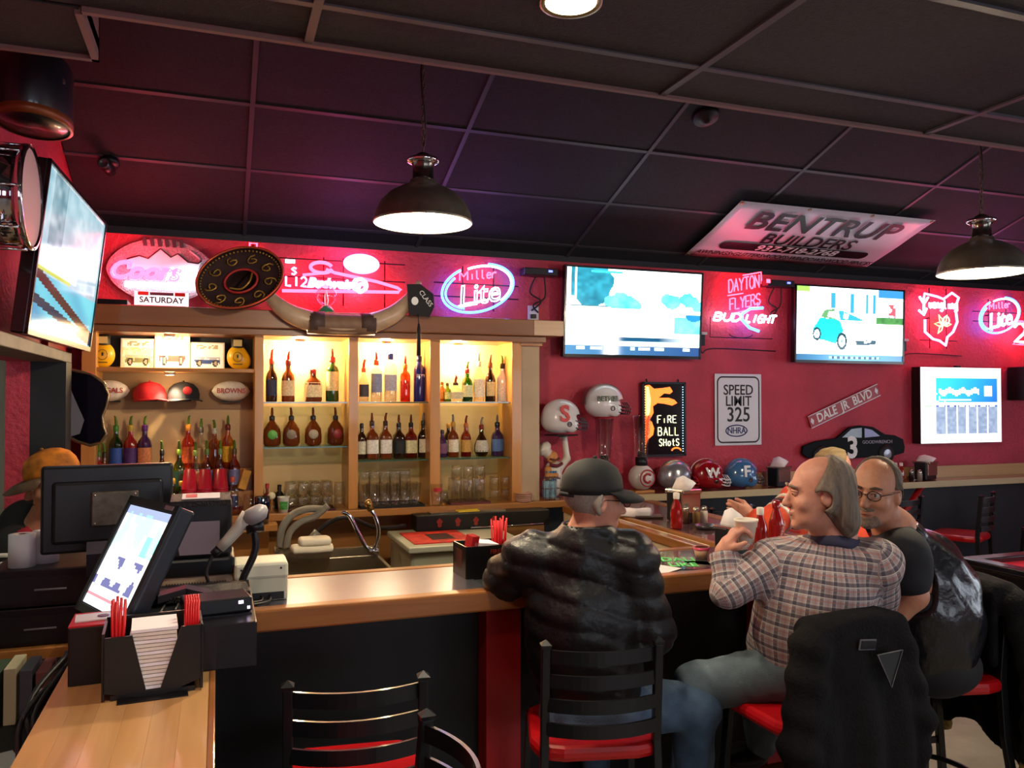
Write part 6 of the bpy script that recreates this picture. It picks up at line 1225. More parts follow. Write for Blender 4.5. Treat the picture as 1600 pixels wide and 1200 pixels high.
def head_sd(P, c, Rm, s=1.0, jaw=1.0, nose=1.0, lo=True):
    q = ((P-np.array(c))@Rm.T)/s
    d = sd_ell(q, (0, -.014, .035), (.076, .098, .088)); d = smin(d, sd_ell(q, (0, .03, -.03), (.064*jaw, .066, .085)), .03)
    d = smin(d, sd_ell(q, (0, .045, -.085), (.05*jaw, .045, .034)), .025)
    d = smin(d, sd_ell(q, (0, .078, .028), (.05, .02, .012)), .012)
    for x in (-1, 1):
        d = smax(d, -sd_ell(q, (x*.03, .108, .006), (.018, .017, .012)), .008)
        d = smin(d, sd_ell(q, (x*.042, .066, -.03), (.022, .02, .02)), .02)
        d = smin(d, sd_ell(q, (x*.079, -.008, -.008), (.009, .02, .033)), .008)
        d = smax(d, -sd_ell(q, (x*.088, -.004, -.004), (.006, .010, .018)), .004)
    d = smin(d, sd_cone(q, (0, .092, .012), (0, .118*nose, -.03), .008, .013), .010); d = smin(d, sd_ell(q, (0, .108, -.034), (.018, .012, .009)), .006)
    d = smin(d, sd_ell(q, (0, .092, -.062), (.024, .012, .007)), .006); d = smin(d, sd_ell(q, (0, .090, -.076), (.021, .012, .007)), .006); d = smin(d, sd_ell(q, (0, .08, -.106), (.024, .02, .017)), .014)
    return d*s
def hand_sd(P, wrist, dirv, palm, side, curl=.9, s=1.0):
    """five-fingered hand; dirv along the palm, palm = palm normal, side = thumb side"""
    D_, N_, S_ = [np.array(Vector(v).normalized()) for v in (dirv, palm, side)]; w_ = np.array(wrist)
    def pt(a, b, c): return w_+(D_*a+S_*b+N_*c)*s
    d = sd_cone(P, pt(.0, 0, 0), pt(.035, 0, 0), .027*s, .03*s)
    for b in (-.027, -.009, .009, .027): d = smin(d, sd_cone(P, pt(.03, b*.8, 0), pt(.085, b, 0), .015*s, .0125*s), .012)
    for k, (b, L) in enumerate(((.029, .072), (.010, .082), (-.010, .076), (-.028, .06))):
        p0 = (.085, b, 0); a = curl*.55; l1, l2, l3 = L*.42, L*.33, L*.27
        p1 = (p0[0]+l1*math.cos(a), b*1.05, l1*math.sin(a)); a2 = a+curl*.8; p2 = (p1[0]+l2*math.cos(a2), b*1.05, p1[2]+l2*math.sin(a2)); a3 = a2+curl*.6; p3 = (p2[0]+l3*math.cos(a3), b*1.0, p2[2]+l3*math.sin(a3))
        f = np.minimum(np.minimum(sd_cone(P, pt(*p0), pt(*p1), .0098*s, .0092*s), sd_cone(P, pt(*p1), pt(*p2), .0092*s, .0085*s)), sd_cone(P, pt(*p2), pt(*p3), .0085*s, .0075*s)); d = smin(d, f, .005)
    t_ = smin(sd_cone(P, pt(.02, .022, .005), pt(.05, .05, .018), .016*s, .012*s), sd_cone(P, pt(.05, .05, .018), pt(.085, .052, .038), .0115*s, .009*s), .006)
    return smin(d, t_, .008)
def chain(P, segs, k=.03):
    """segs = [(a, b, ra, rb)] smoothly joined"""
    d = None
    for a, b, ra, rb in segs:
        e = sd_cone(P, a, b, ra, rb); d = e if d is None else smin(d, e, k)
    return d
def bounds(pts, pad):
    a = np.array(pts, float); return a.min(0)-pad, a.max(0)+pad
def bone_coords(segs):
    """cloth coordinates that follow each limb: (around, along, which)"""
    def f(V):
        best = None
        for i, (a, b, ra, rb) in enumerate(segs):
            a = np.array(a, float); b = np.array(b, float); ax = b-a; L = np.linalg.norm(ax)+1e-9; ax = ax/L
            t = (V-a)@ax; tt = np.clip(t, 0, L); d = np.linalg.norm(V-a-tt[:, None]*ax, axis=1)-(ra+(rb-ra)*tt/L)
            ref = np.array([0, 0, 1.]) if abs(ax[2]) < .8 else np.array([1., 0, 0]); e1 = np.cross(ax, ref); e1 /= np.linalg.norm(e1); e2 = np.cross(ax, e1)
            q = V-a-t[:, None]*ax; an = np.arctan2(q@e2, q@e1)*((ra+rb)/2)
            cur = np.stack([an, t, np.full(len(V), i*.37)], 1)
            if best is None: best, bd = cur, d
            else: m = d < bd; best = np.where(m[:, None], cur, best); bd = np.minimum(bd, d)
        return best
    return f
def face_bits(t, c, Rm, s, eye='#4a3a2a', brow='#6a5a4a', closed=False):
    X, Yv, Z_ = [Vector(r) for r in Rm]; c = Vector(c)
    def L(x, y, z): return c+(X*x+Yv*y+Z_*z)*s
    for x in (-1, 1):
        e = MB().ball(L(x*.03, .082, .005), .0125*s, 12).build('eye', M('eye white', '#d8cfc4', .2), t); MB().ball(L(x*.03, .0905, .004), .0062*s, 10).build('iris', M('iris '+eye, eye, .15), e)
        if closed: MB().ball(L(x*.03, .0815, .0065), .0142*s, 12).build('closed_lid', SKIN2, t)
        MB().tube([L(x*.048, .082, .012), L(x*.03, .0955, .016), L(x*.014, .094, .012)], [.003*s, .006*s, .003*s], 6).build('eyelid', SKIN2, t); MB().tube([L(x*.052, .084, .026), L(x*.034, .1, .033), L(x*.014, .1, .028)], [.003*s, .005*s, .004*s], 6).build('eyebrow', M('brow '+brow, brow, .8), t)
    MB().tube([L(-.022, .098, -.069), L(0, .1055, -.068), L(.022, .098, -.069)], [.001, .0028, .001], 6).build('mouth_line', M('lip dark', '#7a3a34', .5), t)
    return L
def glasses(t, L, col='#17151a'):
    m = M('glasses '+col, col, .25, .4); g = MB()
    for x in (-1, 1):
        g.tube([L(x*.033+.024*math.cos(a), .112, .004+.017*math.sin(a)) for a in [2*PI*q/16 for q in range(16)]], .0018, 5, closed=True); g.tube([L(x*.057, .111, .008), L(x*.078, .07, .01), L(x*.083, -.0, .008), L(x*.08, -.015, -.004)], .0018, 5)
    g.tube([L(-.01, .112, .008), L(.01, .112, .008)], .0018, 5); g.build('glasses', m, t)
    for x in (-1, 1): MB().add([L(x*.033+.023*math.cos(a), .1115, .004+.016*math.sin(a)) for a in [2*PI*q/14 for q in range(14)]], [tuple(range(14))]).build('lens', thin_glass('lens glass', (.9, .92, .95), .15), t)
def cap(t, c, Rm, s, mat, bill, mesh=None, tiltb=0):
    """ball cap: crown, bill, button, strap, in the head frame"""
    R4 = Matrix([list(r) for r in Rm]).transposed().to_4x4(); mx = Matrix.Translation(c) @ R4 @ Matrix.Scale(s, 4)
    k = Matrix.Translation((0, -.012, .035)) @ Euler((.10, 0, 0)).to_matrix().to_4x4() @ Matrix.Diagonal((.086, .108, .1, 1))
    o = MB().lathe([(1.0, -.12), (1.02, .1), (.97, .42), (.82, .72), (.55, .93), (.25, 1.03), (0, 1.05)], n=32, mx=mx @ k).build('cap_crown', mat, t); o.modifiers.new('s', 'SOLIDIFY').thickness = .003
    n = 14; A = [PI*.06+PI*.88*q/n for q in range(n+1)]
    inn = [(.086*math.cos(a), -.012+.108*math.sin(a), .03+.012*math.sin(a)) for a in A]; out = [(.088*math.cos(a)*.98, .03+.155*math.sin(a), .03-.018*abs(math.cos(a))-.01) for a in A]
    mid = [((p[0]+q[0])/2*1.03, (p[1]+q[1])/2, (p[2]+q[2])/2+.007) for p, q in zip(inn, out)]
    vs = inn+mid+out; fs = [(i, i+1, n+2+i, n+1+i) for i in range(n)]+[(n+1+i, n+2+i, 2*n+3+i, 2*n+2+i) for i in range(n)]
    o = MB().add(vs, fs, True, mx).build('cap_bill', bill, t); o.modifiers.new('s', 'SOLIDIFY').thickness = .004
    MB().ball(mx @ Vector((0, -.012, .142)), .008, 8).build('cap_button', mat, t); MB().tube([mx @ Vector((.06*math.cos(a), -.012+.112*math.sin(a), .012)) for a in [-PI*.75+PI*.5*q/8 for q in range(9)]], .008, 6, flat=(.4, 1)).build('cap_strap', mat, t)
def V3(*a): return tuple(float(x) for x in a)
# ------------------------------------------------ the man in the puffy jacket
t = thing('person', 'man seen from behind in a black puffy jacket and dark cap', 'person', (1.19, 2.49, 0)); t.location = (0, 0, 0)
hc = (1.229, 2.540, 1.412); R1 = frame(RV*.93+FV*.36, .12); nk = (1.197, 2.555, 1.277); ch = (1.192, 2.582, 1.077); pv = (1.228, 2.555, 0.715)
ls, rs = (1.032, 2.659, 1.202), (1.340, 2.483, 1.214); le, re = (0.995, 2.781, 1.113), (1.426, 2.499, 0.954); lw_, rw_ = (1.183, 2.883, 1.100), (1.495, 2.770, 1.046)
lk, rk = (1.380, 2.873, 0.672), (1.650, 2.552, 0.642); la, ra_ = (1.372, 2.829, 0.370), (1.642, 2.626, 0.308)
body1 = lambda P: smin(smin(head_sd(P, hc, R1), sd_cone(P, hc, nk, .052, .062), .03), smin(smin(sd_cone(P, nk, ch, .065, .10), sd_cone(P, ch, pv, .10, .10), .05), chain(P, [(ls, le, .045, .04), (le, lw_, .04, .03), (rs, re, .045, .04), (re, rw_, .04, .03), (ls, rs, .045, .045)]), .03), .03)
body1h = lambda P: smin(body1(P), np.minimum(hand_sd(P, lw_, FV*.5+RV*.5, (0, 0, -1), RV*.7-FV*.5, .5), hand_sd(P, rw_, FV*.7-RV*.6, (0, 0, -1), -RV*.6-FV*.6, .5)), .012)
lo, hi = bounds([hc, pv, ls, rs, le, re, lw_, rw_], .2); organic('body', body1h, lo, hi, .0065, SKIN, t)
L1 = face_bits(t, hc, R1, 1, brow='#8a8078'); glasses(t, L1)
PUFF = M('puffy black', '#0e0f12', .45, bump=(30, .25)); nt = PUFF.node_tree
jseg = [(V3(*ch), V3(*pv), .185, .185), (ls, le, .085, .078), (le, lw_, .075, .055), (rs, re, .088, .082), (re, rw_, .078, .055)]
def jacket1(P):
    tors = sd_ell(P, ((ch[0]+pv[0])/2, (ch[1]+pv[1])/2+.01, (ch[2]+pv[2])/2+.04), (.205, .145, .30), np.array(frame(FV)).T)
    tors = smin(tors, sd_cone(P, ls, rs, .085, .085), .07); tors = smin(tors, sd_cone(P, (pv[0], pv[1], pv[2]+.06), (ch[0], ch[1], ch[2]-.05), .165, .17), .05)
    tors = smin(tors, sd_cone(P, (nk[0], nk[1], nk[2]-.05), (nk[0]+.012, nk[1]-.0, nk[2]+.012), .115, .10), .04)
    arms = smin(chain(P, jseg[1:3], .03), chain(P, jseg[3:5], .03), .001)
    d = smin(tors, arms, .035)
    w1 = P[..., 2]+.22*((P-np.array(ch))@np.array(RV))+.012*np.sin(P[..., 0]*19+P[..., 1]*11)
    d = d-.012*(np.abs(np.sin(w1*PI/.082))**.5-.6)-.004*np.sin(P[..., 0]*47+P[..., 2]*31)*np.sin(P[..., 2]*39-P[..., 0]*17)
    d = np.maximum(d, pv[2]-.07-P[..., 2])
    d = np.maximum(d, P[..., 2]-(nk[2]+.055))
    return smax(d, -sd_cone(P, (nk[0], nk[1], nk[2]), (hc[0], hc[1], hc[2]+.05), .074, .08), .006)
lo, hi = bounds([hc, pv, ls, rs, le, re, lw_, rw_], .26); organic('jacket', jacket1, lo, hi, .009, PUFF, t)
MB().ball(Vector(ch)+Vector((.115, -.12, .09)), (.02, .004, .006), 10).build('jacket_logo', neon('teal logo glow', (.05, .5, .4), .4), t)  # logo given a faint glow of its own; it is no lamp
def jeans1(P):
    d = chain(P, [((pv[0]-.07, pv[1], pv[2]-.03), lk, .10, .08), (lk, la, .075, .055), ((pv[0]+.08, pv[1]+.02, pv[2]-.03), rk, .105, .082), (rk, ra_, .078, .06)], .035)
    d = smin(d, sd_ell(P, (pv[0], pv[1]-.02, pv[2]-.02), (.19, .15, .12)), .05)
    return d-.003*np.sin(P[..., 0]*60+P[..., 2]*45)*np.sin(P[..., 1]*50)
lo, hi = bounds([pv, lk, rk, la, ra_], .22); organic('jeans', jeans1, lo, hi, .01, DENIM, t)
for nme, a in (('shoe', la), ('shoe', ra_)):
    organic(nme, lambda P, a=a: sd_ell(P, (a[0]+.03, a[1]+.06, a[2]-.06), (.05, .12, .045)), (a[0]-.1, a[1]-.1, a[2]-.13), (a[0]+.15, a[1]+.22, a[2]+.02), .01, M('shoe black', '#121214', .4), t)
organic('hair', lambda P: smax(np.maximum(head_sd(P, hc, R1)-.007, np.maximum(((P-np.array(hc))@R1[1])+.012, -(((P-np.array(hc))@R1[2])+.085))), -sd_ell((P-np.array(hc))@R1.T, (0, .012, -.012), (.14, .036, .044)), .006), *bounds([hc], .16), .006, wood('grey hair', '#b0aa9e', '#77726a', 'Z', 28, .8, 0), t)
CAPD = M('cap charcoal', '#17191a', .75, bump=(160, .05)); cap(t, Vector(hc), R1, 1.03, CAPD, CAPD)
# ------------------------------------------------ the man in the plaid shirt
t = thing('person', 'man in a plaid shirt raising his hand over a foam cup, seen in profile', 'person', (0, 0, 0))
hc = (2.019, 2.337, 1.427); R2 = frame(-RV*.98+FV*.12, .05); nk = (2.096, 2.355, 1.265); ch = (2.095, 2.401, 1.101); pv = (2.072, 2.438, 0.766)
ls, rs = (1.918, 2.464, 1.160), (2.214, 2.271, 1.176); le, re = (1.745, 2.487, 1.071), (2.355, 2.405, 0.948); lw_, rw_ = (1.758, 2.543, 1.199), (2.294, 2.586, 0.985)
lk, rk = (1.666, 2.587, 0.702), (2.041, 2.739, 0.663); la, ra_ = (1.731, 2.677, 0.354), (2.068, 2.735, 0.380)
hd = (Vector((1.800, 2.515, 1.285))-Vector(lw_))
body2 = lambda P: smin(smin(smin(head_sd(P, hc, R2, 1.04, 1.05, .96), sd_cone(P, (hc[0], hc[1], hc[2]-.04), nk, .055, .07), .03), smin(smin(sd_cone(P, nk, ch, .08, .13), sd_cone(P, ch, pv, .13, .12), .05), chain(P, [(ls, le, .05, .042), (le, lw_, .042, .03), (rs, re, .05, .042), (re, rw_, .042, .03), (ls, rs, .06, .06)]), .03), .03), np.minimum(hand_sd(P, lw_, hd, RV*.6-UV*.8, -FV, .85), hand_sd(P, rw_, -RV*.8+FV*.5, (0, 0, -1), FV, .5)), .012)
lo, hi = bounds([hc, pv, ls, rs, le, re, lw_, rw_], .2); organic('body', body2, lo, hi, .0062, SKIN2, t)
face_bits(t, hc, R2, 1.04, brow='#8a7868', closed=True)
# plaid cloth follows the limbs
PL = bpy.data.materials.new('plaid cotton'); PL.use_nodes = True; nt = PL.node_tree; bs = nt.nodes['Principled BSDF']; bs.inputs['Roughness'].default_value = .85
at = nt.nodes.new('ShaderNodeAttribute'); at.attribute_name = 'cloth'; sp = nt.nodes.new('ShaderNodeSeparateXYZ'); nt.links.new(at.outputs['Vector'], sp.inputs[0])
def stripe(src, period, width, phase):
    a = nt.nodes.new('ShaderNodeMath'); a.operation = 'MULTIPLY_ADD'; a.inputs[1].default_value = 1/period; a.inputs[2].default_value = phase+50; nt.links.new(src, a.inputs[0])
    f = nt.nodes.new('ShaderNodeMath'); f.operation = 'FRACT'; nt.links.new(a.outputs[0], f.inputs[0]); l = nt.nodes.new('ShaderNodeMath'); l.operation = 'LESS_THAN'; l.inputs[1].default_value = width; nt.links.new(f.outputs[0], l.inputs[0]); return l.outputs[0]
cur = None
def layer(base, fac, col, amt):
    m = nt.nodes.new('ShaderNodeMix'); m.data_type = 'RGBA'; k = nt.nodes.new('ShaderNodeMath'); k.operation = 'MULTIPLY'; k.inputs[1].default_value = amt; nt.links.new(fac, k.inputs[0]); nt.links.new(k.outputs[0], m.inputs['Factor'])
    if isinstance(base, tuple): m.inputs['A'].default_value = (*base, 1)
    else: nt.links.new(base, m.inputs['A'])
    m.inputs['B'].default_value = (*hx(col), 1); return m.outputs['Result']
c_ = hx('#9a8f92')
for s_ in (0, 1):
    c_ = layer(c_, stripe(sp.outputs[s_], .044, .36, .0), '#2a2b42', .6); c_ = layer(c_, stripe(sp.outputs[s_], .044, .12, .45), '#a86a60', .55); c_ = layer(c_, stripe(sp.outputs[s_], .044, .07, .72), '#e2d8cc', .7); c_ = layer(c_, stripe(sp.outputs[s_], .022, .08, .2), '#d9cfc4', .35)
nt.links.new(c_, bs.inputs['Base Color'])
pseg = [(V3(ch[0], ch[1], ch[2]+.08), V3(*pv), .2, .19), (ls, le, .078, .066), (le, lw_, .062, .05), (rs, re, .08, .068), (re, rw_, .062, .05)]
def shirt2(P):
    F2 = np.array(frame(FV*.95-RV*.3)).T
    d = sd_ell(P, ((ch[0]+pv[0])/2, (ch[1]+pv[1])/2+.02, (ch[2]+pv[2])/2+.02), (.235, .17, .30), F2); d = smin(d, sd_cone(P, ls, rs, .088, .086), .08)
    d = smin(d, sd_cone(P, (pv[0]-.03, pv[1]+.05, pv[2]+.08), (ch[0], ch[1], ch[2]-.05), .18, .18), .05); d = smin(d, smin(chain(P, pseg[1:3], .025), chain(P, pseg[3:5], .03), .001), .035)
    d = smin(d, sd_cone(P, (nk[0], nk[1], nk[2]-.05), (nk[0]-.008, nk[1], nk[2]-.005), .092, .078), .03)
    d = d-.005*np.sin(P[..., 2]*42+np.sin(P[..., 0]*16)*2.2)*np.sin(P[..., 0]*21+P[..., 1]*14)
    d = np.maximum(d, pv[2]-.03+.10*np.sin((P[..., 0]-pv[0])*5)-P[..., 2]-.02)
    wr = (P-np.array(lw_))@np.array((Vector(lw_)-Vector(le)).normalized()); near = np.linalg.norm(P-np.array(lw_), axis=-1) < .12
    d = np.where(near, np.maximum(d, wr+.005), d)
    return smax(d, -sd_cone(P, nk, hc, .068, .07), .006)
lo, hi = bounds([hc, pv, ls, rs, le, re, lw_, rw_], .26); organic('shirt', shirt2, lo, hi, .0085, PL, t, attr=bone_coords(pseg))
o = MB().tube([(nk[0]+.088*math.cos(a), nk[1]+.088*math.sin(a), nk[2]-.012+.012*math.sin(a*2)) for a in [2*PI*q/24 for q in range(24)]], .014, 8, closed=True, flat=(.5, 1.4)).build('collar', M('collar navy', '#3a3a52', .8), t)
def jeans2(P):
    d = chain(P, [((pv[0]-.07, pv[1], pv[2]+.0), lk, .11, .082), (lk, la, .078, .06), ((pv[0]+.05, pv[1]+.05, pv[2]), rk, .11, .085), (rk, ra_, .08, .06)], .035); d = smin(d, sd_ell(P, (pv[0], pv[1], pv[2]+.01), (.19, .16, .12)), .05)
    return d-.003*np.sin(P[..., 0]*60+P[..., 2]*45)*np.sin(P[..., 1]*50)
lo, hi = bounds([pv, lk, rk, la, ra_], .22); organic('jeans', jeans2, lo, hi, .01, DENIM2, t)
for a in (la, ra_): organic('shoe', lambda P, a=a: sd_ell(P, (a[0]-.05, a[1]+.04, a[2]-.06), (.10, .08, .045)), (a[0]-.2, a[1]-.1, a[2]-.13), (a[0]+.1, a[1]+.16, a[2]+.02), .01, M('shoe black', '#121214'), t)
def hair2(P):
    q = (P-np.array(hc))@R2.T
    d = head_sd(P, hc, R2, 1.04, 1.05)-.013
    back = sd_ell(q, (0, -.075, -.06), (.085, .055, .105)); d = smin(d, back, .03); d = smin(d, sd_ell(q, (0, -.09, -.105), (.06, .035, .045)), .03)
    d = d+.0025*np.sin(q[..., 0]*170+np.sin(q[..., 2]*30)*2)*np.sin(q[..., 1]*150)
    front = q[..., 1]-(.032-.62*np.maximum(q[..., 2]-.02, 0)+.75*np.minimum(q[..., 2]+.02, 0))
    d = smax(d, front, .012); ear = sd_ell(q, (0, .005, -.015), (.14, .036, .042)); return smax(d, -ear, .006)
organic('hair', hair2, *bounds([hc], .2), .006, wood('brown grey hair', '#857668', '#4d443c', 'Z', 28, .7, 0), t)
o = thing('foam_cup', 'white foam cup under the raised hand of the plaid shirt man', 'cup', (1.844, 2.522, 1.230)); MB().lathe([(0, 0), (.027, 0), (.036, .058), (.04, .06), (.041, .078), (.044, .08), (.044, .088), (.038, .086), (.026, .004)], n=24).build('cup', M('foam white', '#ded6c8', .7), o)
# ------------------------------------------------ the man in the leather vest
t = thing('person', 'man with glasses and goatee in a black leather vest leaning left', 'person', (0, 0, 0))
hc = (2.346, 2.409, 1.412); R3 = frame(-RV*.66-FV*.7, .08, -.05); nk = (2.447, 2.418, 1.260); ch = (2.543, 2.429, 1.099); pv = (2.639, 2.423, 0.731)
ls, rs = (2.400, 2.330, 1.195), (2.598, 2.578, 1.170); le, re = (2.412, 2.297, 1.040), (2.538, 2.604, 0.961); lw_, rw_ = (2.326, 2.342, 0.908), (2.354, 2.618, 0.973)
lk, rk = (2.328, 2.473, 0.739), (2.478, 2.631, 0.725); la, ra_ = (2.379, 2.514, 0.422), (2.530, 2.673, 0.391)
body3 = lambda P: smin(smin(smin(head_sd(P, hc, R3, 1.02, 1.02), sd_cone(P, (hc[0], hc[1], hc[2]-.04), nk, .055, .068), .03), smin(smin(sd_cone(P, nk, ch, .08, .13), sd_cone(P, ch, pv, .13, .12), .05), chain(P, [(ls, le, .058, .046), (le, lw_, .046, .03), (rs, re, .05, .042), (re, rw_, .042, .03), (ls, rs, .06, .06)]), .03), .03), np.minimum(hand_sd(P, lw_, -RV*.6-UV*.6, RV*.3+FV*.8, -RV*.4+UV*.7, .5), hand_sd(P, rw_, -RV, (0, 0, -1), -FV, .4)), .012)
lo, hi = bounds([hc, pv, ls, rs, le, re, lw_, rw_], .2); organic('body', body3, lo, hi, .0065, SKIN3, t)
L3 = face_bits(t, hc, R3, 1.02, brow='#4a3a30'); glasses(t, L3)
def tee3(P):
    d = sd_ell(P, ((ch[0]+pv[0])/2, (ch[1]+pv[1])/2, (ch[2]+pv[2])/2+.02), (.165, .19, .29), np.array(frame(-RV)).T); d = smin(d, sd_cone(P, ls, rs, .085, .085), .06); a = chain(P, [(ls, tuple(.55*np.array(le)+.45*np.array(ls)), .084, .082)], .03)
    d = smin(d, a, .03); d = smin(d, sd_cone(P, (nk[0], nk[1], nk[2]-.05), nk, .085, .075), .03); return smax(d-.004*np.sin(P[..., 2]*40+P[..., 0]*20), -sd_cone(P, nk, hc, .066, .07), .006)
lo, hi = bounds([hc, pv, ls, rs, le], .26); organic('tee_shirt', tee3, lo, hi, .009, M('tee black', '#14151d', .8), t)
def vest3(P):
    d = sd_ell(P, ((ch[0]+pv[0])/2+.02, (ch[1]+pv[1])/2, (ch[2]+pv[2])/2+.0), (.185, .205, .32), np.array(frame(-RV)).T); d = smin(d, sd_cone(P, (ch[0], ch[1], ch[2]), (nk[0]+.02, nk[1], nk[2]-.045), .15, .10), .06)
    d = d-.007*np.sin(P[..., 2]*33+np.sin(P[..., 0]*17)*2)*np.sin(P[..., 0]*19+P[..., 1]*23)
    d = smax(d, -sd_cone(P, tuple(np.array(ls)+.05*np.array(-FV)), tuple(np.array(ls)-.25*np.array(FV)), .105, .12), .01); d = smax(d, -sd_cone(P, ls, le, .10, .09), .01); d = smax(d, -sd_cone(P, rs, re, .10, .09), .01)
    fr = -((P-np.array(ch))@np.array(-RV))+.0; d = np.maximum(d, ((P-np.array(ch))@np.array(-RV))-.10); d = np.maximum(d, pv[2]-.06-P[..., 2])
    return smax(d, -sd_cone(P, nk, hc, .075, .075), .006)
lo, hi = bounds([hc, pv, ls, rs], .26); organic('vest', vest3, lo, hi, .009, M('black leather', '#141318', .28, coat=.35, bump=(30, .3)), t)
def hair3(P):
    q = (P-np.array(hc))@R3.T; d = head_sd(P, hc, R3, 1.02)-.008+.002*np.sin(q[..., 0]*190)*np.sin(q[..., 1]*180); d = smin(d, sd_ell(q, (0, -.085, -.09), (.05, .03, .06)), .03)
    d = smax(d, np.maximum(q[..., 1]-(.02-.2*q[..., 2]), -(q[..., 2]+.02+.9*np.maximum(0, -q[..., 1]-.02))), .01); return smax(d, -sd_ell(q, (0, .0, -.02), (.14, .034, .045)), .006)
organic('hair', hair3, *bounds([hc], .18), .006, wood('dark grey hair', '#6a5f56', '#3a332e', 'Z', 28, .8, 0), t)
organic('beard', lambda P: smax(head_sd(P, hc, R3, 1.02, 1.02)-.0035, smin(smax(sd_ell((P-np.array(hc))@R3.T, (0, .075, -.098), (.046, .06, .036)), -sd_ell((P-np.array(hc))@R3.T, (0, .1, -.07), (.03, .03, .012)), .006), sd_ell((P-np.array(hc))@R3.T, (0, .1, -.052), (.036, .03, .008)), .006), .003), *bounds([hc], .18), .005, M('beard grey', '#857062', .85, noise=(140, .3)), t)
lo, hi = bounds([pv, lk, rk, la, ra_], .2); organic('jeans', lambda P: smin(chain(P, [(pv, lk, .105, .08), (lk, la, .075, .058), (pv, rk, .105, .08), (rk, ra_, .075, .058)], .035), sd_ell(P, pv, (.17, .17, .12)), .05), lo, hi, .011, M('dark trousers', '#17181d', .8), t)
for a in (la, ra_): organic('shoe', lambda P, a=a: sd_ell(P, (a[0]-.06, a[1], a[2]-.06), (.11, .055, .045)), (a[0]-.2, a[1]-.1, a[2]-.13), (a[0]+.1, a[1]+.1, a[2]+.02), .01, M('shoe black', '#121214'), t)
# ------------------------------------------------ the man in the orange jersey
t = thing('person', 'mostly hidden man in an orange striped jersey at the far wing', 'person', (0, 0, 0))
hc = (3.072, 3.466, 1.373); R4_ = frame(-RV*.95-FV*.2, .1); nk = (3.101, 3.490, 1.209); ch = (3.109, 3.512, 1.069); pv = (3.158, 3.512, 0.704)
ls, rs = (2.831, 3.428, 1.238), (3.292, 3.656, 1.163); le, re = (2.577, 3.353, 1.131), (3.124, 3.722, 0.947); lw_, rw_ = (2.576, 3.459, 1.167), (2.888, 3.753, 1.020)
lk, rk = (2.825, 3.516, 0.748), (2.991, 3.722, 0.724); la, ra_ = (2.827, 3.522, 0.394), (2.993, 3.729, 0.349)
body4 = lambda P: smin(smin(smin(head_sd(P, hc, R4_), sd_cone(P, (hc[0], hc[1], hc[2]-.04), nk, .055, .068), .03), smin(smin(sd_cone(P, nk, ch, .08, .13), sd_cone(P, ch, pv, .13, .12), .05), chain(P, [(ls, le, .05, .042), (le, lw_, .042, .03), (rs, re, .05, .042), (re, rw_, .042, .03), (ls, rs, .06, .06)]), .03), .03), np.minimum(hand_sd(P, lw_, -RV*.8+UV*.3, FV, UV, .8), hand_sd(P, rw_, -RV, (0, 0, -1), -FV, .4)), .012)
lo, hi = bounds([hc, pv, ls, rs, le, re, lw_, rw_], .2); organic('body', body4, lo, hi, .0075, SKIN2, t); face_bits(t, hc, R4_, 1)
OR = M('jersey orange', '#d2431c', .7, bump=(60, .1))
def jers4(P):
    d = sd_ell(P, ((ch[0]+pv[0])/2, (ch[1]+pv[1])/2, (ch[2]+pv[2])/2+.02), (.16, .20, .28), np.array(frame(-RV)).T); d = smin(d, sd_cone(P, ls, rs, .088, .088), .06); d = smin(d, smin(chain(P, [(ls, le, .085, .072), (le, tuple(.75*np.array(lw_)+.25*np.array(le)), .07, .052)], .03), chain(P, [(rs, re, .08, .07), (re, rw_, .07, .05)], .03), .001), .03)
    return smax(d-.004*np.sin(P[..., 2]*40+P[..., 0]*25), -sd_cone(P, nk, hc, .066, .07), .006)
lo, hi = bounds([hc, pv, ls, rs, le, re, lw_, rw_], .24); organic('jersey', jers4, lo, hi, .01, OR, t)
axv = (Vector(le)-Vector(ls)).normalized()
for k, (s_, c) in enumerate(((.30, '#d9cfc0'), (.45, '#3a1c14'), (.62, '#d9cfc0'))):
    p0 = Vector(ls).lerp(Vector(le), s_); p1 = p0+axv*(.022 if c != '#3a1c14' else .035); MB().tube([p0, p1], .0835-.008*s_+.003, 18).build('sleeve_stripe', M('jersey '+c, c, .7), t)
organic('hair', lambda P: np.maximum(head_sd(P, hc, R4_)-.012+.002*np.sin(P[..., 2]*260), -(((P-np.array(hc))@R4_[2])-.03+1.2*np.minimum(0, -((P-np.array(hc))@R4_[1])*-1+.02))), *bounds([hc], .17), .007, wood('sandy hair', '#a08862', '#6a5638', 'X', 28, .8, 0), t)
lo, hi = bounds([pv, lk, rk, la, ra_], .2); organic('jeans', lambda P: smin(chain(P, [(pv, lk, .105, .08), (lk, la, .075, .058), (pv, rk, .105, .08), (rk, ra_, .075, .058)], .035), sd_ell(P, pv, (.16, .16, .12)), .05), lo, hi, .012, DENIM, t)
# he sits on a chair of his own
pc = chair_at(pv[0]+.22, pv[1]-.02, PI/2); o = dup(ch0, (pc[0], pc[1], 0), PI/2, 'bar chair under the man in the orange jersey')
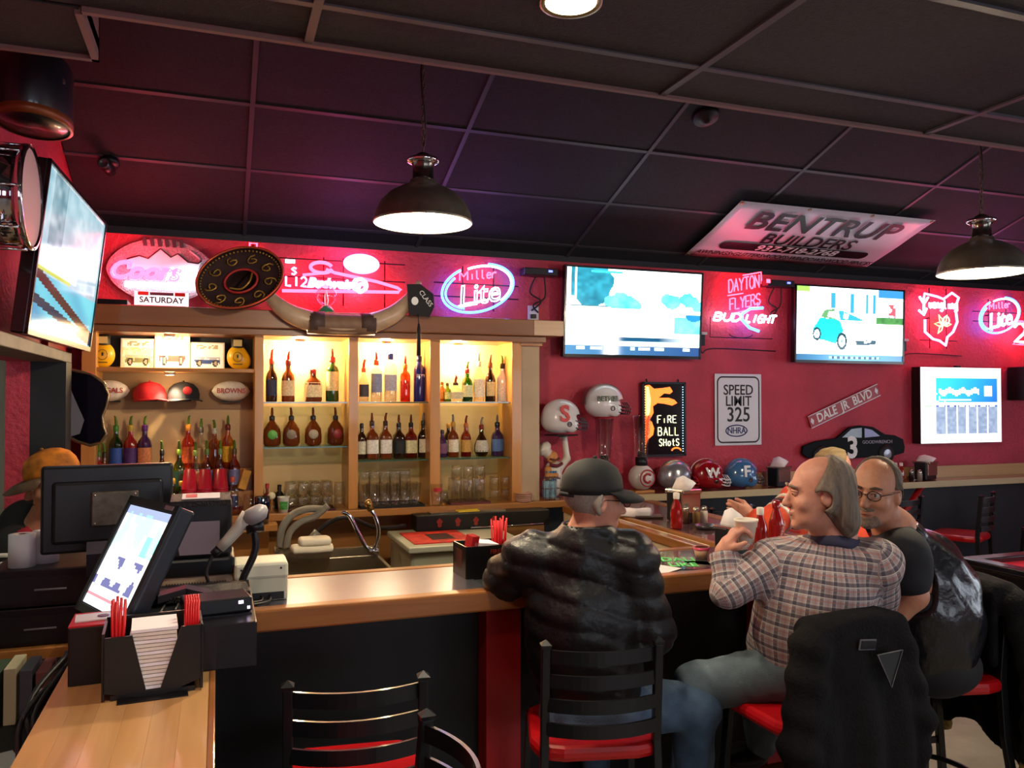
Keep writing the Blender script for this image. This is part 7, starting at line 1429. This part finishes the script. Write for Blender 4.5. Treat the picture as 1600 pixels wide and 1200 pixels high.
# ------------------------------------------------ bartender at the kitchen opening
t = thing('person', 'bartender in an orange camouflage cap and black jersey beside the monitor', 'person', (0, 0, 0))
hc = (-0.679, 4.035, 1.401); R5 = frame(-RV*.8-FV*.45, .38); nk = (-0.709, 4.102, 1.242); ch = (-0.790, 4.157, 1.055); pv = (ch[0]-.02, ch[1]+.06, .92)
ls, rs = (-0.830, 4.042, 1.134), (-0.705, 4.296, 1.084); le, re = (-0.842, 3.945, 0.936), (-0.668, 4.204, 0.776); lw_, rw_ = (-0.707, 3.790, 0.882), (-0.687, 3.944, 0.815)
fl_, fr_ = (pv[0]-.0, pv[1]-.1, .06), (pv[0]+.02, pv[1]+.1, .06)
body5 = lambda P: smin(smin(smin(head_sd(P, hc, R5, .97, .93), sd_cone(P, (hc[0], hc[1], hc[2]-.04), nk, .05, .058), .03), smin(smin(sd_cone(P, nk, ch, .07, .12), sd_cone(P, ch, pv, .12, .12), .05), chain(P, [(ls, le, .045, .038), (le, lw_, .038, .027), (rs, re, .045, .038), (re, rw_, .038, .027), (ls, rs, .05, .05)]), .03), .03), np.minimum(hand_sd(P, lw_, RV*.6-UV*.3, -UV, FV, .5), hand_sd(P, rw_, RV*.6-UV*.3, -UV, -FV, .5)), .012)
lo, hi = bounds([hc, pv, ls, rs, le, re, lw_, rw_], .18); organic('body', body5, lo, hi, .0075, SKIN, t); face_bits(t, hc, R5, .97)
def jers5(P):
    d = sd_ell(P, ((ch[0]+pv[0])/2, (ch[1]+pv[1])/2, (ch[2]+pv[2])/2+.02), (.145, .19, .30), np.array(frame(-RV)).T); d = smin(d, sd_cone(P, ls, rs, .075, .075), .06); d = smin(d, smin(chain(P, [(ls, tuple(.7*np.array(le)+.3*np.array(ls)), .075, .07)], .03), chain(P, [(rs, tuple(.7*np.array(re)+.3*np.array(rs)), .075, .07)], .03), .001), .03)
    return smax(d-.004*np.sin(P[..., 2]*40), -sd_cone(P, nk, hc, .062, .066), .006)
lo, hi = bounds([hc, pv, ls, rs, le, re], .22); organic('jersey', jers5, lo, hi, .01, M('jersey black', '#1b181c', .75), t)
axv = (Vector(le)-Vector(ls)).normalized()
for s_ in (.28, .45): p0 = Vector(ls).lerp(Vector(le), s_); MB().tube([p0, p0+axv*.018], .078, 18).build('sleeve_stripe', M('stripe white', '#d9d4d0', .7), t)
organic('side_panel', lambda P: np.maximum(jers5(P)-.004, np.maximum(np.abs((P-np.array(ch))@np.array(RV)-.09)-.05, -(P[..., 2]-.85))), lo, hi, .01, M('panel red', '#8d1426', .7), t)
def hair5(P):
    q = (P-np.array(hc))@R5.T; d = smin(head_sd(P, hc, R5, .97)-.01, sd_ell(q, (0, -.07, -.10), (.075, .045, .12)), .03)+.002*np.sin(q[..., 0]*180); return smax(d, q[..., 1]-.015, .01)
organic('hair', hair5, *bounds([hc], .24), .007, wood('blonde hair', '#cdb090', '#94785a', 'Z', 28, .7, 0), t)
CAMO = M('orange camouflage', '#c2701c', .75, noise=(16, .65)); cap(t, Vector(hc), R5, 1.03, CAMO, M('camo brown', '#6a5040', .75, noise=(16, .4)))
lo, hi = bounds([pv, fl_, fr_], .2); organic('trousers', lambda P: smin(chain(P, [((pv[0], pv[1]-.07, pv[2]), fl_, .10, .06), ((pv[0], pv[1]+.07, pv[2]), fr_, .10, .06)], .03), sd_ell(P, pv, (.15, .17, .12)), .05), lo, hi, .013, M('dark trousers', '#17181d'), t)
for a in (fl_, fr_): organic('shoe', lambda P, a=a: np.maximum(sd_ell(P, (a[0]-.05, a[1], .045), (.12, .05, .055)), -P[..., 2]), (a[0]-.2, a[1]-.1, -.01), (a[0]+.1, a[1]+.1, .12), .01, M('shoe black', '#121214'), t)
# ================================================================ jackets hung on the chairs
def drape(label, cx, cy, rz, col, kind):
    t = thing('draped_jacket', label, 'jacket', (cx, cy, 0), rz); m = M('jacket cloth '+col, col, .92, noise=(30, .25), bump=(90, .3), spec=.2)
    def fn(P):
        x, y, z = P[..., 0], P[..., 1], P[..., 2]
        hw = .195+.075*np.clip((1.0-z)/.6, 0, 1.3)                     # flares towards the hem
        fold = .016*np.sin(x*34+np.sin(z*7)*1.2)*np.clip((1.03-z)*2.2, 0, 1)
        yy = -.255-.10*np.clip((1.0-z)/.7, 0, 1)*(1-.6*(x/.26)**2)
        d = np.maximum(np.abs(x)-hw, np.abs(y-yy-fold)-.026); d = np.maximum(d, z-(1.035-.9*x*x)); d = np.maximum(d, (.33+.05*np.sin(x*11))-z)*.7
        top = sd_box(P, (0, -.215, 1.005), (.19, .055, .035), .03); front = sd_box(P, (0, -.165, .86), (.18, .018, .15), .015)
        d = smin(d, smin(top, front, .02), .03)
        for s in (-1, 1):
            sw_ = smin(sd_cone(P, (s*.20, -.24, .96), (s*.275, -.27, .66), .062, .06), sd_cone(P, (s*.275, -.27, .66), (s*.25, -.26, .38), .06, .045), .03); d = smin(d, sw_+.006*np.sin(z*55+x*20), .025)
        return d
    organic('cloth', fn, (-.40, -.46, .26), (.40, -.1, 1.08), .0105, m, t); return t
t = drape('plain black jacket draped over the chair of the plaid shirt man', *chair_at(2.0, 2.2, .12), .12, '#121113', 0)
MB().box((-.0, -.302, .955), (.075, .004, .035), (.1, .12, 0)).build('neck_label', M('label edge', '#6a6a70', .4), t); MB().box((-.0, -.305, .955), (.066, .004, .027), (.1, .12, 0)).build('label_face', M('label dark', '#17171c', .4), t)
MB().prism([(-.045, .06), (.075, .06), (.02, -.055)], .004, Matrix.Translation((.05, -.335, .87))).build('triangle_patch', M('patch leather', '#1c2226', .35, coat=.3), t); MB().tube([(.005, -.337, .93), (.125, -.337, .93), (.07, -.337, .815)], .002, 5, closed=True).build('patch_stitch', M('label edge', '#6a6a70'), t)
t = drape('black jacket with blue piping draped over the chair of the vest man', *chair_at(2.93, 2.50, PI/2-.15), PI/2-.15, '#131316', 1)
for s in (-1, 1):
    MB().tube(catmull([(s*.20, -.30, .98), (s*.262, -.336, .82), (s*.285, -.336, .66), (s*.265, -.318, .42)]), .006, 6).build('blue_piping', M('piping blue', '#3a6a9a', .5), t); MB().lathe([(.046, 0), (.05, .02), (.046, .045)], (s*.25, -.26, .315), 18).build('knit_cuff', M('cuff gold', '#8a7a3a', .8, noise=(90, .5)), t)
